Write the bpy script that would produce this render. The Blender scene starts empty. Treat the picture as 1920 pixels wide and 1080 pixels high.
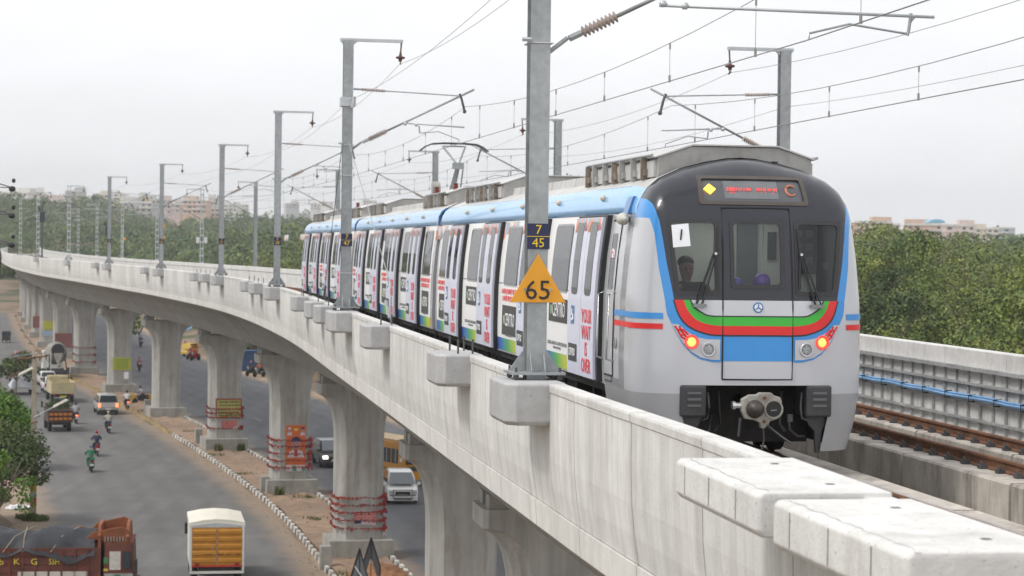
import bpy, bmesh, math, random
import numpy as np
from mathutils import Vector, Matrix
sc = bpy.context.scene
COL = sc.collection
R = math.radians
random.seed(11); rng = np.random.default_rng(7)

# ------------------------------------------------------------------ camera, sky, sun, exposure
CZ = 2.87; FPX = 4000.0
cam = bpy.data.objects.new('camera', bpy.data.cameras.new('camera')); COL.objects.link(cam); sc.camera = cam
cam.data.sensor_width = 36.0; cam.data.lens = 36.0*FPX/1920.0
cam.data.clip_start = 0.3; cam.data.clip_end = 20000
CAMM = Matrix.Translation((0,0,CZ)) @ Matrix.Rotation(R(90)-math.atan(75/FPX),4,'X') @ Matrix.Rotation(R(0.75),4,'Z')
cam.matrix_world = CAMM
cam.data.dof.use_dof = True; cam.data.dof.focus_distance = 31.0; cam.data.dof.aperture_fstop = 3.2
world = bpy.data.worlds.new('World'); sc.world = world; world.use_nodes = True
nt = world.node_tree; nt.nodes.clear()
def N(t, typ, **kw):
    n = t.nodes.new(typ)
    for k, v in kw.items():
        if k == 'inp':
            for a, b in v.items(): n.inputs[a].default_value = b
        else: setattr(n, k, v)
    return n
SUN_EL, SUN_AZ = R(52), R(246)          # azimuth clockwise from +y: sun behind the camera, to its left
sky = N(nt,'ShaderNodeTexSky'); sky.sky_type = 'NISHITA'; sky.sun_disc = False
sky.sun_elevation = SUN_EL; sky.sun_rotation = SUN_AZ; sky.dust_density = 4.0; sky.air_density = 1.0
tc = N(nt,'ShaderNodeTexCoord'); mp = N(nt,'ShaderNodeMapping'); mp.inputs['Scale'].default_value = (5,5,14)
cn = N(nt,'ShaderNodeTexNoise', inp={'Scale':1.3,'Detail':5.0,'Roughness':.55})
cr = N(nt,'ShaderNodeMapRange', inp={'From Min':.40,'From Max':.66,'To Min':1.0,'To Max':.87})
sc1 = N(nt,'ShaderNodeMixRGB', blend_type='MULTIPLY', inp={'Fac':1.0,'Color2':(.15,.15,.15,1)})
mx = N(nt,'ShaderNodeMixRGB', inp={'Color2':(.80,.805,.825,1)})
bg = N(nt,'ShaderNodeBackground', inp={'Strength':1.0}); wo = N(nt,'ShaderNodeOutputWorld')
nt.links.new(tc.outputs['Generated'], mp.inputs['Vector']); nt.links.new(mp.outputs[0], cn.inputs['Vector'])
nt.links.new(cn.outputs['Fac'], cr.inputs['Value']); nt.links.new(sky.outputs[0], sc1.inputs['Color1'])
nt.links.new(cr.outputs[0], mx.inputs['Fac']); nt.links.new(sc1.outputs[0], mx.inputs['Color1'])
nt.links.new(mx.outputs[0], bg.inputs['Color']); nt.links.new(bg.outputs[0], wo.inputs['Surface'])
sun = bpy.data.objects.new('sun', bpy.data.lights.new('sun','SUN')); COL.objects.link(sun)
sun.data.energy = 1.5; sun.data.angle = R(14); sun.data.color = (1,.97,.92)
sd = Vector((math.sin(SUN_AZ)*math.cos(SUN_EL), math.cos(SUN_AZ)*math.cos(SUN_EL), math.sin(SUN_EL)))
sun.rotation_euler = sd.to_track_quat('Z','Y').to_euler(); sun.location = (-40,-40,90)
sc.view_settings.view_transform = 'Standard'; sc.view_settings.look = 'None'
sc.view_settings.exposure = 0.5; sc.view_settings.gamma = 1.0; sc.view_settings.use_curve_mapping = False
sc.render.engine = 'CYCLES'; sc.cycles.max_bounces = 6; sc.cycles.volume_bounces = 0
sc.cycles.transparent_max_bounces = 12

# ------------------------------------------------------------------ materials
MATS = {}
def mat(name, col, rough=.6, metal=0.0, var=.12, scale=4.0, bump=0.0, streak=0.0, dirt=None, emis=None, alpha=None, coat=0.0, obj_var=0.0, bscale=None, form=0.0, spec=None, pits=0.0):
    """one procedural material: base colour broken up by noise in world space, optional vertical streaks, dirt, bump"""
    if name in MATS: return MATS[name]
    m = bpy.data.materials.new(name); m.use_nodes = True; t = m.node_tree; t.nodes.clear()
    out = N(t,'ShaderNodeOutputMaterial'); b = N(t,'ShaderNodeBsdfPrincipled')
    b.inputs['Roughness'].default_value = rough; b.inputs['Metallic'].default_value = metal
    if spec is not None: b.inputs['Specular IOR Level'].default_value = spec
    if coat: b.inputs['Coat Weight'].default_value = coat; b.inputs['Coat Roughness'].default_value = .06
    t.links.new(b.outputs[0], out.inputs[0])
    c4 = (*col, 1) if len(col) == 3 else col
    g = N(t,'ShaderNodeNewGeometry')
    last = None
    def mul(prev, fac_socket, lo, hi):
        mr = N(t,'ShaderNodeMapRange', inp={'From Min':.3,'From Max':.7,'To Min':lo,'To Max':hi}); t.links.new(fac_socket, mr.inputs['Value'])
        mm = N(t,'ShaderNodeVectorMath', operation='SCALE')
        if prev is None: mm.inputs[0].default_value = c4[:3]
        else: t.links.new(prev, mm.inputs[0])
        t.links.new(mr.outputs[0], mm.inputs['Scale']); return mm.outputs[0]
    if var:
        n1 = N(t,'ShaderNodeTexNoise', inp={'Scale':scale,'Detail':6.0,'Roughness':.6}); t.links.new(g.outputs['Position'], n1.inputs['Vector'])
        last = mul(last, n1.outputs['Fac'], 1-var, 1+var)
        n2 = N(t,'ShaderNodeTexNoise', inp={'Scale':scale*.13,'Detail':3.0}); t.links.new(g.outputs['Position'], n2.inputs['Vector'])
        last = mul(last, n2.outputs['Fac'], 1-var*.8, 1+var*.8)
    if streak:
        mpn = N(t,'ShaderNodeMapping'); mpn.inputs['Scale'].default_value = (2.6,2.6,.16); t.links.new(g.outputs['Position'], mpn.inputs['Vector'])
        n3 = N(t,'ShaderNodeTexNoise', inp={'Scale':1.0,'Detail':5.0,'Roughness':.65}); t.links.new(mpn.outputs[0], n3.inputs['Vector'])
        last = mul(last, n3.outputs['Fac'], 1-streak, 1+streak*.5)
    if dirt:
        dc, amount = dirt
        mpn = N(t,'ShaderNodeMapping'); mpn.inputs['Scale'].default_value = (1.1,1.1,.22); mpn.inputs['Location'].default_value=(3,7,1); t.links.new(g.outputs['Position'], mpn.inputs['Vector'])
        n4 = N(t,'ShaderNodeTexNoise', inp={'Scale':1.3,'Detail':7.0,'Roughness':.7}); t.links.new(mpn.outputs[0], n4.inputs['Vector'])
        mr = N(t,'ShaderNodeMapRange', inp={'From Min':.5,'From Max':.72,'To Min':0,'To Max':amount}); t.links.new(n4.outputs['Fac'], mr.inputs['Value'])
        mm = N(t,'ShaderNodeMixRGB', inp={'Color2':(*dc,1)}); t.links.new(mr.outputs[0], mm.inputs['Fac'])
        if last is None: mm.inputs['Color1'].default_value = c4
        else: t.links.new(last, mm.inputs['Color1'])
        last = mm.outputs[0]
    if pits:
        n6 = N(t,'ShaderNodeTexNoise', inp={'Scale':34.0,'Detail':2.0,'Roughness':.5}); t.links.new(g.outputs['Position'], n6.inputs['Vector'])
        mr = N(t,'ShaderNodeMapRange', inp={'From Min':.66,'From Max':.72,'To Min':1.0,'To Max':1-pits}); t.links.new(n6.outputs['Fac'], mr.inputs['Value'])
        mm = N(t,'ShaderNodeVectorMath', operation='SCALE'); t.links.new(last, mm.inputs[0]); t.links.new(mr.outputs[0], mm.inputs['Scale']); last = mm.outputs[0]
    if obj_var:
        oi = N(t,'ShaderNodeObjectInfo'); mr = N(t,'ShaderNodeMapRange', inp={'To Min':1-obj_var,'To Max':1+obj_var}); t.links.new(oi.outputs['Random'], mr.inputs['Value'])
        mm = N(t,'ShaderNodeVectorMath', operation='SCALE')
        if last is None: mm.inputs[0].default_value = c4[:3]
        else: t.links.new(last, mm.inputs[0])
        t.links.new(mr.outputs[0], mm.inputs['Scale']); last = mm.outputs[0]
    if form:                                             # fine board marks across the length of a swept piece
        uv = N(t,'ShaderNodeUVMap'); uv.uv_map = 'UVMap'
        wv = N(t,'ShaderNodeTexWave', bands_direction='X', wave_profile='SAW', inp={'Scale':form,'Distortion':.6,'Detail':2.0}); t.links.new(uv.outputs[0], wv.inputs['Vector'])
        bb = N(t,'ShaderNodeBump', inp={'Strength':.35,'Distance':.012}); t.links.new(wv.outputs['Fac'], bb.inputs['Height']); t.links.new(bb.outputs[0], b.inputs['Normal'])
        mr = N(t,'ShaderNodeMapRange', inp={'From Min':0,'From Max':.12,'To Min':.86,'To Max':1.0}); t.links.new(wv.outputs['Fac'], mr.inputs['Value'])
        mm = N(t,'ShaderNodeVectorMath', operation='SCALE'); t.links.new(last, mm.inputs[0]); t.links.new(mr.outputs[0], mm.inputs['Scale']); last = mm.outputs[0]
    elif bump:
        n5 = N(t,'ShaderNodeTexNoise', inp={'Scale':bscale or scale*4,'Detail':6.0,'Roughness':.65}); t.links.new(g.outputs['Position'], n5.inputs['Vector'])
        bb = N(t,'ShaderNodeBump', inp={'Strength':bump,'Distance':.03}); t.links.new(n5.outputs['Fac'], bb.inputs['Height']); t.links.new(bb.outputs[0], b.inputs['Normal'])
    if last is None: b.inputs['Base Color'].default_value = c4
    else: t.links.new(last, b.inputs['Base Color'])
    if emis: b.inputs['Emission Color'].default_value = (*emis[0],1); b.inputs['Emission Strength'].default_value = emis[1]
    if alpha is not None: b.inputs['Alpha'].default_value = alpha
    MATS[name] = m; return m
def glass(name, tint, opac, rough=.04, ior=1.5):
    """thin tinted pane: lets part of the light straight through and mirrors the sky"""
    if name in MATS: return MATS[name]
    m = bpy.data.materials.new(name); m.use_nodes = True; t = m.node_tree; t.nodes.clear()
    out = N(t,'ShaderNodeOutputMaterial'); tr = N(t,'ShaderNodeBsdfTransparent', inp={'Color':(*tint,1)})
    gl = N(t,'ShaderNodeBsdfPrincipled', inp={'Base Color':(.03,.035,.04,1),'Roughness':rough,'IOR':ior}); mxs = N(t,'ShaderNodeMixShader', inp={'Fac':opac})
    t.links.new(tr.outputs[0], mxs.inputs[1]); t.links.new(gl.outputs[0], mxs.inputs[2]); t.links.new(mxs.outputs[0], out.inputs[0])
    MATS[name] = m; return m
RUST=(.22,.13,.07); SOOT=(.12,.115,.10)
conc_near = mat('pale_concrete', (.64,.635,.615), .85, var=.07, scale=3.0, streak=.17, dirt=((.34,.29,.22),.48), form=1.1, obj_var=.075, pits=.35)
conc_lip  = mat('smooth_concrete', (.66,.65,.62), .8, var=.07, scale=2.5, streak=.07, dirt=((.33,.29,.22),.40), bump=.15, pits=.3)
conc_cap  = mat('cast_concrete', (.63,.62,.60), .85, var=.09, scale=5, streak=.05, dirt=((.27,.255,.22),.50), bump=.3, pits=.45)
conc_blk  = mat('grey_block_concrete', (.42,.42,.42), .85, var=.09, scale=6, streak=.06, bump=.25, pits=.4)
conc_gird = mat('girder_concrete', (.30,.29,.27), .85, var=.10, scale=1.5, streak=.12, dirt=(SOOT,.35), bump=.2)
conc_pier = mat('pier_concrete', (.42,.41,.385), .85, var=.08, scale=1.6, streak=.24, dirt=((.19,.135,.085),.60), bump=.2)
conc_ped  = mat('pedestal_concrete', (.33,.32,.29), .9, var=.15, scale=2, dirt=(SOOT,.5), bump=.4)
conc_deck = mat('deck_concrete', (.34,.33,.31), .9, var=.15, scale=3, dirt=(SOOT,.4), bump=.3)
conc_plin = mat('plinth_concrete', (.46,.42,.37), .9, var=.16, scale=3.0, streak=.12, dirt=((.10,.085,.075),.9), bump=.35)
galv   = mat('galvanised_steel', (.36,.38,.385), .5, .55, var=.16, scale=7, streak=.12, bump=.06)
galv_l = mat('light_galvanised_steel', (.50,.53,.54), .5, .4, var=.10, scale=9)
steel_d= mat('dark_steel', (.10,.10,.105), .6, .4, var=.2, scale=9)
rustm  = mat('rusty_steel', (.16,.075,.04), .85, .1, var=.35, scale=7, bump=.3)
railtop= mat('worn_rail_head', (.35,.30,.27), .35, .8, var=.2, scale=9)
blackm = mat('black_plastic', (.018,.018,.02), .5, var=.15, scale=12)
rubber = mat('tyre_rubber', (.022,.022,.023), .85, var=.2, scale=14)
insul  = mat('brown_porcelain', (.10,.045,.035), .25, var=.1, scale=10)
insul_g= mat('grey_insulator', (.42,.36,.33), .45, var=.12, scale=20)
wirem  = mat('wire_metal', (.30,.29,.28), .5, .5, var=.1)
chrome = mat('polished_steel', (.6,.6,.6), .25, .9, var=.05)

# ------------------------------------------------------------------ mesh helpers
class MB:
    def __init__(s): s.v=[]; s.f=[]; s.m=[]; s.T=Matrix.Identity(4)
    def add(s, vs, fs, mi=0):
        o=len(s.v); s.v += [tuple(s.T @ Vector(v)) for v in vs]; s.f += [tuple(i+o for i in f) for f in fs]; s.m += [mi]*len(fs); return s
    def box(s, x0,x1,y0,y1,z0,z1, mi=0, tx=0, ty=0):      # tx, ty: how much the top is drawn in on each side
        v=[(x0,y0,z0),(x1,y0,z0),(x1,y1,z0),(x0,y1,z0),(x0+tx,y0+ty,z1),(x1-tx,y0+ty,z1),(x1-tx,y1-ty,z1),(x0+tx,y1-ty,z1)]
        return s.add(v,[(3,2,1,0),(4,5,6,7),(0,1,5,4),(1,2,6,5),(2,3,7,6),(3,0,4,7)],mi)
    def tube(s, pts, r, seg=6, mi=0, cap=True):
        pts=[Vector(p) for p in pts]; rings=[]; rr = r if isinstance(r,(list,tuple)) else [r]*len(pts)
        for i,p in enumerate(pts):
            d=(pts[min(i+1,len(pts)-1)]-pts[max(i-1,0)]).normalized()
            a=d.cross(Vector((0,0,1)) if abs(d.z)<.95 else Vector((1,0,0))).normalized(); b=d.cross(a)
            rings += [p+(a*math.cos(2*math.pi*k/seg)+b*math.sin(2*math.pi*k/seg))*rr[i] for k in range(seg)]
        f=[(i*seg+k, i*seg+(k+1)%seg, (i+1)*seg+(k+1)%seg, (i+1)*seg+k) for i in range(len(pts)-1) for k in range(seg)]
        if cap: f += [tuple(range(seg-1,-1,-1)), tuple(range((len(pts)-1)*seg, len(pts)*seg))]
        return s.add(rings,f,mi)
    def lathe(s, prof, a, b, seg=12, mi=0, cap=True):                # prof: (t along a->b in metres, radius)
        a=Vector(a); d=(Vector(b)-a).normalized()
        u=d.cross(Vector((0,0,1)) if abs(d.z)<.95 else Vector((1,0,0))).normalized(); w=d.cross(u); n=len(prof)
        vs=[a+d*t+(u*math.cos(2*math.pi*k/seg)+w*math.sin(2*math.pi*k/seg))*max(r,.0005) for t,r in prof for k in range(seg)]
        f=[(i*seg+k, i*seg+(k+1)%seg, (i+1)*seg+(k+1)%seg, (i+1)*seg+k) for i in range(n-1) for k in range(seg)]
        if cap: f += [tuple(range(seg-1,-1,-1)), tuple(range((n-1)*seg, n*seg))]
        return s.add(vs,f,mi)
    def prism(s, poly, ax, lo, hi, mi=0):                  # poly in the two other axes, extruded along ax
        n=len(poly)
        def P(p,h): 
            return (h,p[0],p[1]) if ax==0 else (p[0],h,p[1]) if ax==1 else (p[0],p[1],h)
        return s.add([P(p,lo) for p in poly]+[P(p,hi) for p in poly],
            [tuple(range(n-1,-1,-1)),tuple(range(n,2*n))]+[(i,(i+1)%n,n+(i+1)%n,n+i) for i in range(n)],mi)
    def build(s, name, m, parent=None, smooth=False, bevel=0, loc=None):
        me=bpy.data.meshes.new(name); me.from_pydata(s.v,[],s.f)
        for mm in (m if isinstance(m,(list,tuple)) else [m]): me.materials.append(mm)
        if any(s.m): me.polygons.foreach_set('material_index', s.m)
        bm=bmesh.new(); bm.from_mesh(me); bmesh.ops.recalc_face_normals(bm, faces=bm.faces); bm.to_mesh(me); bm.free()
        if smooth: me.polygons.foreach_set('use_smooth',[True]*len(me.polygons))
        return mkobj(name, me, parent, bevel, loc)
def mkobj(name, me, parent=None, bevel=0, loc=None):
    o=bpy.data.objects.new(name, me); COL.objects.link(o)
    if parent is not None: o.parent=parent
    if loc is not None: o.location=loc
    if bevel:
        b=o.modifiers.new('bevel','BEVEL'); b.width=bevel; b.segments=2; b.limit_method='ANGLE'
    return o
def empty(name, loc=(0,0,0), rz=0.0):
    o=bpy.data.objects.new(name,None); COL.objects.link(o); o.location=loc; o.rotation_euler=(0,0,rz); o.empty_display_size=.3; return o
def tag(o, label=None, cat=None, group=None, kind=None):
    for k,v in (('label',label),('category',cat),('group',group),('kind',kind)):
        if v: o[k]=v
    return o
def copy_tree(o, parent=None, swap=None):
    c=o.copy(); COL.objects.link(c); c.parent=parent
    for ch in o.children: copy_tree(ch,c)
    return c
TXT={}
def text_mesh(body, m, extrude=.002, key=None):
    k=(body,m.name,extrude)
    if k in TXT: return TXT[k]
    cu=bpy.data.curves.new('lettering','FONT'); cu.body=body; cu.size=1; cu.extrude=extrude; cu.align_x='CENTER'; cu.align_y='CENTER'; cu.resolution_u=2; cu.space_line=.95
    t=bpy.data.objects.new('lettering',cu); COL.objects.link(t); dg=bpy.context.evaluated_depsgraph_get()
    me=bpy.data.meshes.new_from_object(t.evaluated_get(dg)); bpy.data.objects.remove(t); me.materials.clear(); me.materials.append(m); me.name='lettering'
    TXT[k]=me; return me
def text(body, m, M, sx, sz, parent, name='lettering', bold=0):
    me=text_mesh(body,m); o=mkobj(name,me,parent); o.matrix_local = M @ Matrix.Diagonal((sx,sz,1,1)); return o
FRONT = Matrix(((1,0,0,0),(0,0,-1,0),(0,1,0,0),(0,0,0,1)))     # text plane facing -y, x to the right
def facing(x,y,z, rot=0):  # rot about z, rot=0 faces -y
    return Matrix.Translation((x,y,z)) @ Matrix.Rotation(rot,4,'Z') @ FRONT

def ground_px(px,py,z):   # world point seen at a place of the 1920x1080 photograph, at height z
    d = CAMM.to_3x3() @ Vector(((px-960)/FPX,(540-py)/FPX,-1)); t=(z-CZ)/d.z
    return Vector((0,0,CZ))+d*t
def depth_px(px,py,y):
    d = CAMM.to_3x3() @ Vector(((px-960)/FPX,(540-py)/FPX,-1)); t=y/d.y
    return Vector((0,0,CZ))+d*t

# ------------------------------------------------------------------ the alignment of the viaduct
EDGE=[(8.0,-16),(4.58,4),(2.73,14),(1.74,20.2),(.76,25.8),(-4.42,57.2),(-9.65,88),(-16.05,118),(-24.3,148),(-33.6,178),(-43.2,208),(-52.9,238),(-70.5,300),(-96,400),(-120,500),(-145,610),(-170,720)]
def catmull(P,n=40):
    P=[Vector(p).to_3d() for p in P]; out=[]
    for i in range(len(P)-1):
        p0=P[max(i-1,0)]; p1=P[i]; p2=P[i+1]; p3=P[min(i+2,len(P)-1)]
        d1=(p2-p0)/max((p2-p0).length,1e-6)*(p2-p1).length; d2=(p3-p1)/max((p3-p1).length,1e-6)*(p2-p1).length
        for k in range(n):
            t=k/n; out.append(p1*(2*t**3-3*t*t+1)+d1*(t**3-2*t*t+t)+p2*(-2*t**3+3*t*t)+d2*(t**3-t*t))
    out.append(P[-1]); return np.array([[p.x,p.y] for p in out])
E_=catmull(EDGE)
T_=np.gradient(E_,axis=0); T_/=np.linalg.norm(T_,axis=1)[:,None]
k=np.ones(31)/31; T_=np.stack([np.convolve(np.pad(T_[:,i],15,'edge'),k,'valid') for i in (0,1)],1); T_/=np.linalg.norm(T_,axis=1)[:,None]
NN_=np.stack([T_[:,1],-T_[:,0]],1); C_=E_+NN_*5.0
S_=np.concatenate([[0],np.cumsum(np.linalg.norm(np.diff(C_,axis=0),axis=1))])
SMAX=float(S_[-1])
def fr(s):
    cx=np.interp(s,S_,C_[:,0]); cy=np.interp(s,S_,C_[:,1]); tx=np.interp(s,S_,T_[:,0]); ty=np.interp(s,S_,T_[:,1]); l=math.hypot(tx,ty)
    return float(cx),float(cy),float(tx/l),float(ty/l)
def W(s,u,z):
    cx,cy,tx,ty=fr(s); return Vector((cx+ty*u, cy-tx*u, z))
def hd(s):                                   # rotation about z that turns local +y along the track away from the camera
    _,_,tx,ty=fr(s); return math.atan2(-tx,ty)
def s_at(y,u=-5.0):
    return float(np.interp(y, C_[:,1]+NN_[:,1]*u, S_))
def xc(y): return float(np.interp(y,C_[:,1],C_[:,0]))
def sweep(name, prof, s0, s1, step, m, parent=None, closed=True, caps=True, smooth=False, bevel=0):
    n=max(1,int(math.ceil((s1-s0)/step))); ss=[s0+(s1-s0)*i/n for i in range(n+1)]; P=len(prof)
    L=[0]
    for a,b in zip(prof,prof[1:]+prof[:1]): L.append(L[-1]+math.hypot(b[0]-a[0],b[1]-a[1]))
    vs=[]
    for s in ss:
        cx,cy,tx,ty=fr(s)
        vs += [(cx+ty*u, cy-tx*u, z) for u,z in prof]
    fs=[];uv=[]
    for i in range(n):
        for k in range(P if closed else P-1):
            k2=(k+1)%P; fs.append((i*P+k,i*P+k2,(i+1)*P+k2,(i+1)*P+k)); uv += [(ss[i],L[k]),(ss[i],L[k+1]),(ss[i+1],L[k+1]),(ss[i+1],L[k])]
    if caps and closed:
        fs.append(tuple(range(P-1,-1,-1))); uv += [(ss[0]+prof[k][0],prof[k][1]) for k in range(P-1,-1,-1)]
        fs.append(tuple(range(n*P,(n+1)*P))); uv += [(ss[-1]+prof[k][0],prof[k][1]) for k in range(P)]
    me=bpy.data.meshes.new(name); me.from_pydata(vs,[],fs); ul=me.uv_layers.new(name='UVMap'); ul.data.foreach_set('uv',np.array(uv,dtype=np.float32).ravel())
    me.materials.append(m)
    if isinstance(m,(list,tuple)): pass
    bm=bmesh.new(); bm.from_mesh(me); bmesh.ops.recalc_face_normals(bm,faces=bm.faces); bm.to_mesh(me); bm.free()
    if smooth: me.polygons.foreach_set('use_smooth',[True]*len(me.polygons))
    return mkobj(name,me,parent,bevel)
# ------------------------------------------------------------------ ground, roads, median
GZ=-11.93
def sst(a,b,x): t=np.clip((x-a)/(b-a),0,1); return t*t*(3-2*t)
_sl=(C_[-1]-C_[-60]); _sl/=np.linalg.norm(_sl)
def xcv(y):
    y=np.asarray(y,float); x=np.interp(y,C_[:,1],C_[:,0]); return np.where(y>C_[-1,1], C_[-1,0]+(y-C_[-1,1])*(-.10), x)
def terrain(x,y):
    x=np.asarray(x,float); y=np.asarray(y,float); u=(x-xcv(y))*.975
    S=sst(20,58,u); z=S*(5.0+.010*np.maximum(0,y-60)*(1-sst(380,700,y)))
    px=x/np.maximum(y,1)*4000
    hill=sst(430,1150,y)*(33-17*sst(-800,-600,px)-5*sst(-200,900,px))*sst(-190,-60,u)
    z=z+hill
    ridge=sst(2100,3300,y)*(40+16*np.sin(px*.004+1.0)+7*np.sin(px*.013))*(1-.75*sst(-150,700,px))
    ridge*= (1-sst(4000,5000,y))
    bumps=S*(.5*np.sin(x*.11)*np.cos(y*.07)+.35*np.sin(x*.31+y*.23))
    return GZ+z+ridge+bumps
ys=np.concatenate([np.arange(-60,200,8),np.arange(200,700,14),np.arange(700,1500,30),np.arange(1500,4600,80),np.arange(4600,5001,200)])
us=np.concatenate([[-3400,-1800,-900,-450,-250,-150],np.arange(-100,-24,12),np.arange(-24,24,4),np.arange(24,90,5),np.arange(90,240,14),np.arange(240,1200,55),[1200,1700,2600,3400]])
YY,UU=np.meshgrid(ys,us,indexing='ij'); XX=xcv(YY)+UU/.975; ZZ=terrain(XX,YY)
def gridmesh(name,X,Y,Z,m):
    r,c=X.shape; me=bpy.data.meshes.new(name); idx=np.arange(r*c).reshape(r,c)
    f=np.stack([idx[:-1,:-1],idx[:-1,1:],idx[1:,1:],idx[1:,:-1]],-1).reshape(-1,4)
    me.from_pydata(np.stack([X,Y,Z],-1).reshape(-1,3).tolist(),[],f.tolist()); me.materials.append(m)
    me.polygons.foreach_set('use_smooth',[True]*len(me.polygons)); return mkobj(name,me)
def ground_mat():
    m=bpy.data.materials.new('dry_soil_and_scrub'); m.use_nodes=True; t=m.node_tree; b=t.nodes['Principled BSDF']; b.inputs['Roughness'].default_value=.95
    g=N(t,'ShaderNodeNewGeometry'); n1=N(t,'ShaderNodeTexNoise',inp={'Scale':.35,'Detail':8.0,'Roughness':.65}); n2=N(t,'ShaderNodeTexNoise',inp={'Scale':.05,'Detail':5.0})
    t.links.new(g.outputs['Position'],n1.inputs['Vector']); t.links.new(g.outputs['Position'],n2.inputs['Vector'])
    r1=N(t,'ShaderNodeValToRGB'); r1.color_ramp.elements[0].color=(.17,.115,.075,1); r1.color_ramp.elements[0].position=.35; r1.color_ramp.elements[1].color=(.29,.215,.15,1); r1.color_ramp.elements[1].position=.68
    t.links.new(n1.outputs['Fac'],r1.inputs['Fac'])
    mr=N(t,'ShaderNodeMapRange',inp={'From Min':.50,'From Max':.62}); t.links.new(n2.outputs['Fac'],mr.inputs['Value'])
    mm=N(t,'ShaderNodeMixRGB',inp={'Color2':(.055,.075,.03,1)}); t.links.new(r1.outputs[0],mm.inputs['Color1']); t.links.new(mr.outputs[0],mm.inputs['Fac'])
    t.links.new(mm.outputs[0],b.inputs['Base Color'])
    bb=N(t,'ShaderNodeBump',inp={'Strength':.5,'Distance':.1}); t.links.new(n1.outputs['Fac'],bb.inputs['Height']); t.links.new(bb.outputs[0],b.inputs['Normal']); return m
soil=ground_mat()
tag(gridmesh('ground',XX,YY,ZZ,soil),kind='structure')
def road_mat(name,col,sand,e0,e1):
    m=bpy.data.materials.new(name); m.use_nodes=True; t=m.node_tree; b=t.nodes['Principled BSDF']; b.inputs['Roughness'].default_value=.9
    g=N(t,'ShaderNodeNewGeometry'); uv=N(t,'ShaderNodeUVMap'); uv.uv_map='UVMap'; sx=N(t,'ShaderNodeSeparateXYZ'); t.links.new(uv.outputs[0],sx.inputs[0])
    n1=N(t,'ShaderNodeTexNoise',inp={'Scale':.55,'Detail':7.0,'Roughness':.6}); n2=N(t,'ShaderNodeTexNoise',inp={'Scale':26.0,'Detail':3.0}); mpn=N(t,'ShaderNodeMapping'); mpn.inputs['Rotation'].default_value=(0,0,-.28); mpn.inputs['Scale'].default_value=(.9,.05,1); n3=N(t,'ShaderNodeTexNoise',inp={'Scale':1.0,'Detail':4.0})
    t.links.new(g.outputs['Position'],n1.inputs['Vector']); t.links.new(g.outputs['Position'],n2.inputs['Vector']); t.links.new(g.outputs['Position'],mpn.inputs['Vector']); t.links.new(mpn.outputs[0],n3.inputs['Vector'])
    def add(a,b2,k): n=N(t,'ShaderNodeMath',operation='MULTIPLY_ADD',inp={1:k}); t.links.new(a,n.inputs[0]); t.links.new(b2,n.inputs[2]); return n.outputs[0]
    # distance in metres from the nearer edge, made ragged by noise
    ed=add(n1.outputs['Fac'],sx.outputs['Y'],-1.5)
    mr=N(t,'ShaderNodeMapRange',inp={'From Min':e0-.75,'From Max':e1-.75,'To Min':1.0,'To Max':0.0}); mr.interpolation_type='SMOOTHSTEP'; t.links.new(ed,mr.inputs['Value'])
    v1=N(t,'ShaderNodeMapRange',inp={'From Min':.3,'From Max':.7,'To Min':.86,'To Max':1.12}); t.links.new(n3.outputs['Fac'],v1.inputs['Value'])
    v2=N(t,'ShaderNodeMapRange',inp={'From Min':.3,'From Max':.7,'To Min':.9,'To Max':1.1}); t.links.new(n1.outputs['Fac'],v2.inputs['Value'])
    s1=N(t,'ShaderNodeVectorMath',operation='SCALE'); s1.inputs[0].default_value=col; t.links.new(v1.outputs[0],s1.inputs['Scale']); s2=N(t,'ShaderNodeVectorMath',operation='SCALE'); t.links.new(s1.outputs[0],s2.inputs[0]); t.links.new(v2.outputs[0],s2.inputs['Scale'])
    wv=N(t,'ShaderNodeMath',operation='MULTIPLY',inp={1:3.6}); t.links.new(sx.outputs['Y'],wv.inputs[0]); sn=N(t,'ShaderNodeMath',operation='SINE'); t.links.new(wv.outputs[0],sn.inputs[0])
    tk=N(t,'ShaderNodeMapRange',inp={'From Min':-1,'From Max':1,'To Min':.94,'To Max':1.05}); t.links.new(sn.outputs[0],tk.inputs['Value']); s3=N(t,'ShaderNodeVectorMath',operation='SCALE'); t.links.new(s2.outputs[0],s3.inputs[0]); t.links.new(tk.outputs[0],s3.inputs['Scale'])
    vo=N(t,'ShaderNodeTexVoronoi',inp={'Scale':.11}); t.links.new(g.outputs['Position'],vo.inputs['Vector']); vs_=N(t,'ShaderNodeSeparateColor'); t.links.new(vo.outputs['Color'],vs_.inputs[0]); pm_=N(t,'ShaderNodeMapRange',inp={'To Min':.93,'To Max':1.07}); t.links.new(vs_.outputs[0],pm_.inputs['Value'])
    n4=N(t,'ShaderNodeTexNoise',inp={'Scale':3.2,'Detail':2.0}); t.links.new(g.outputs['Position'],n4.inputs['Vector']); oil=N(t,'ShaderNodeMapRange',inp={'From Min':.66,'From Max':.74,'To Min':1.0,'To Max':.72}); t.links.new(n4.outputs['Fac'],oil.inputs['Value'])
    s4=N(t,'ShaderNodeVectorMath',operation='SCALE'); t.links.new(s3.outputs[0],s4.inputs[0]); t.links.new(pm_.outputs[0],s4.inputs['Scale']); s2=N(t,'ShaderNodeVectorMath',operation='SCALE'); t.links.new(s4.outputs[0],s2.inputs[0]); t.links.new(oil.outputs[0],s2.inputs['Scale'])
    mm=N(t,'ShaderNodeMixRGB',inp={'Color2':(*sand,1)}); t.links.new(mr.outputs[0],mm.inputs['Fac']); t.links.new(s2.outputs[0],mm.inputs['Color1']); t.links.new(mm.outputs[0],b.inputs['Base Color'])
    bb=N(t,'ShaderNodeBump',inp={'Strength':.25,'Distance':.02}); t.links.new(n2.outputs['Fac'],bb.inputs['Height']); t.links.new(bb.outputs[0],b.inputs['Normal']); return m
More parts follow.
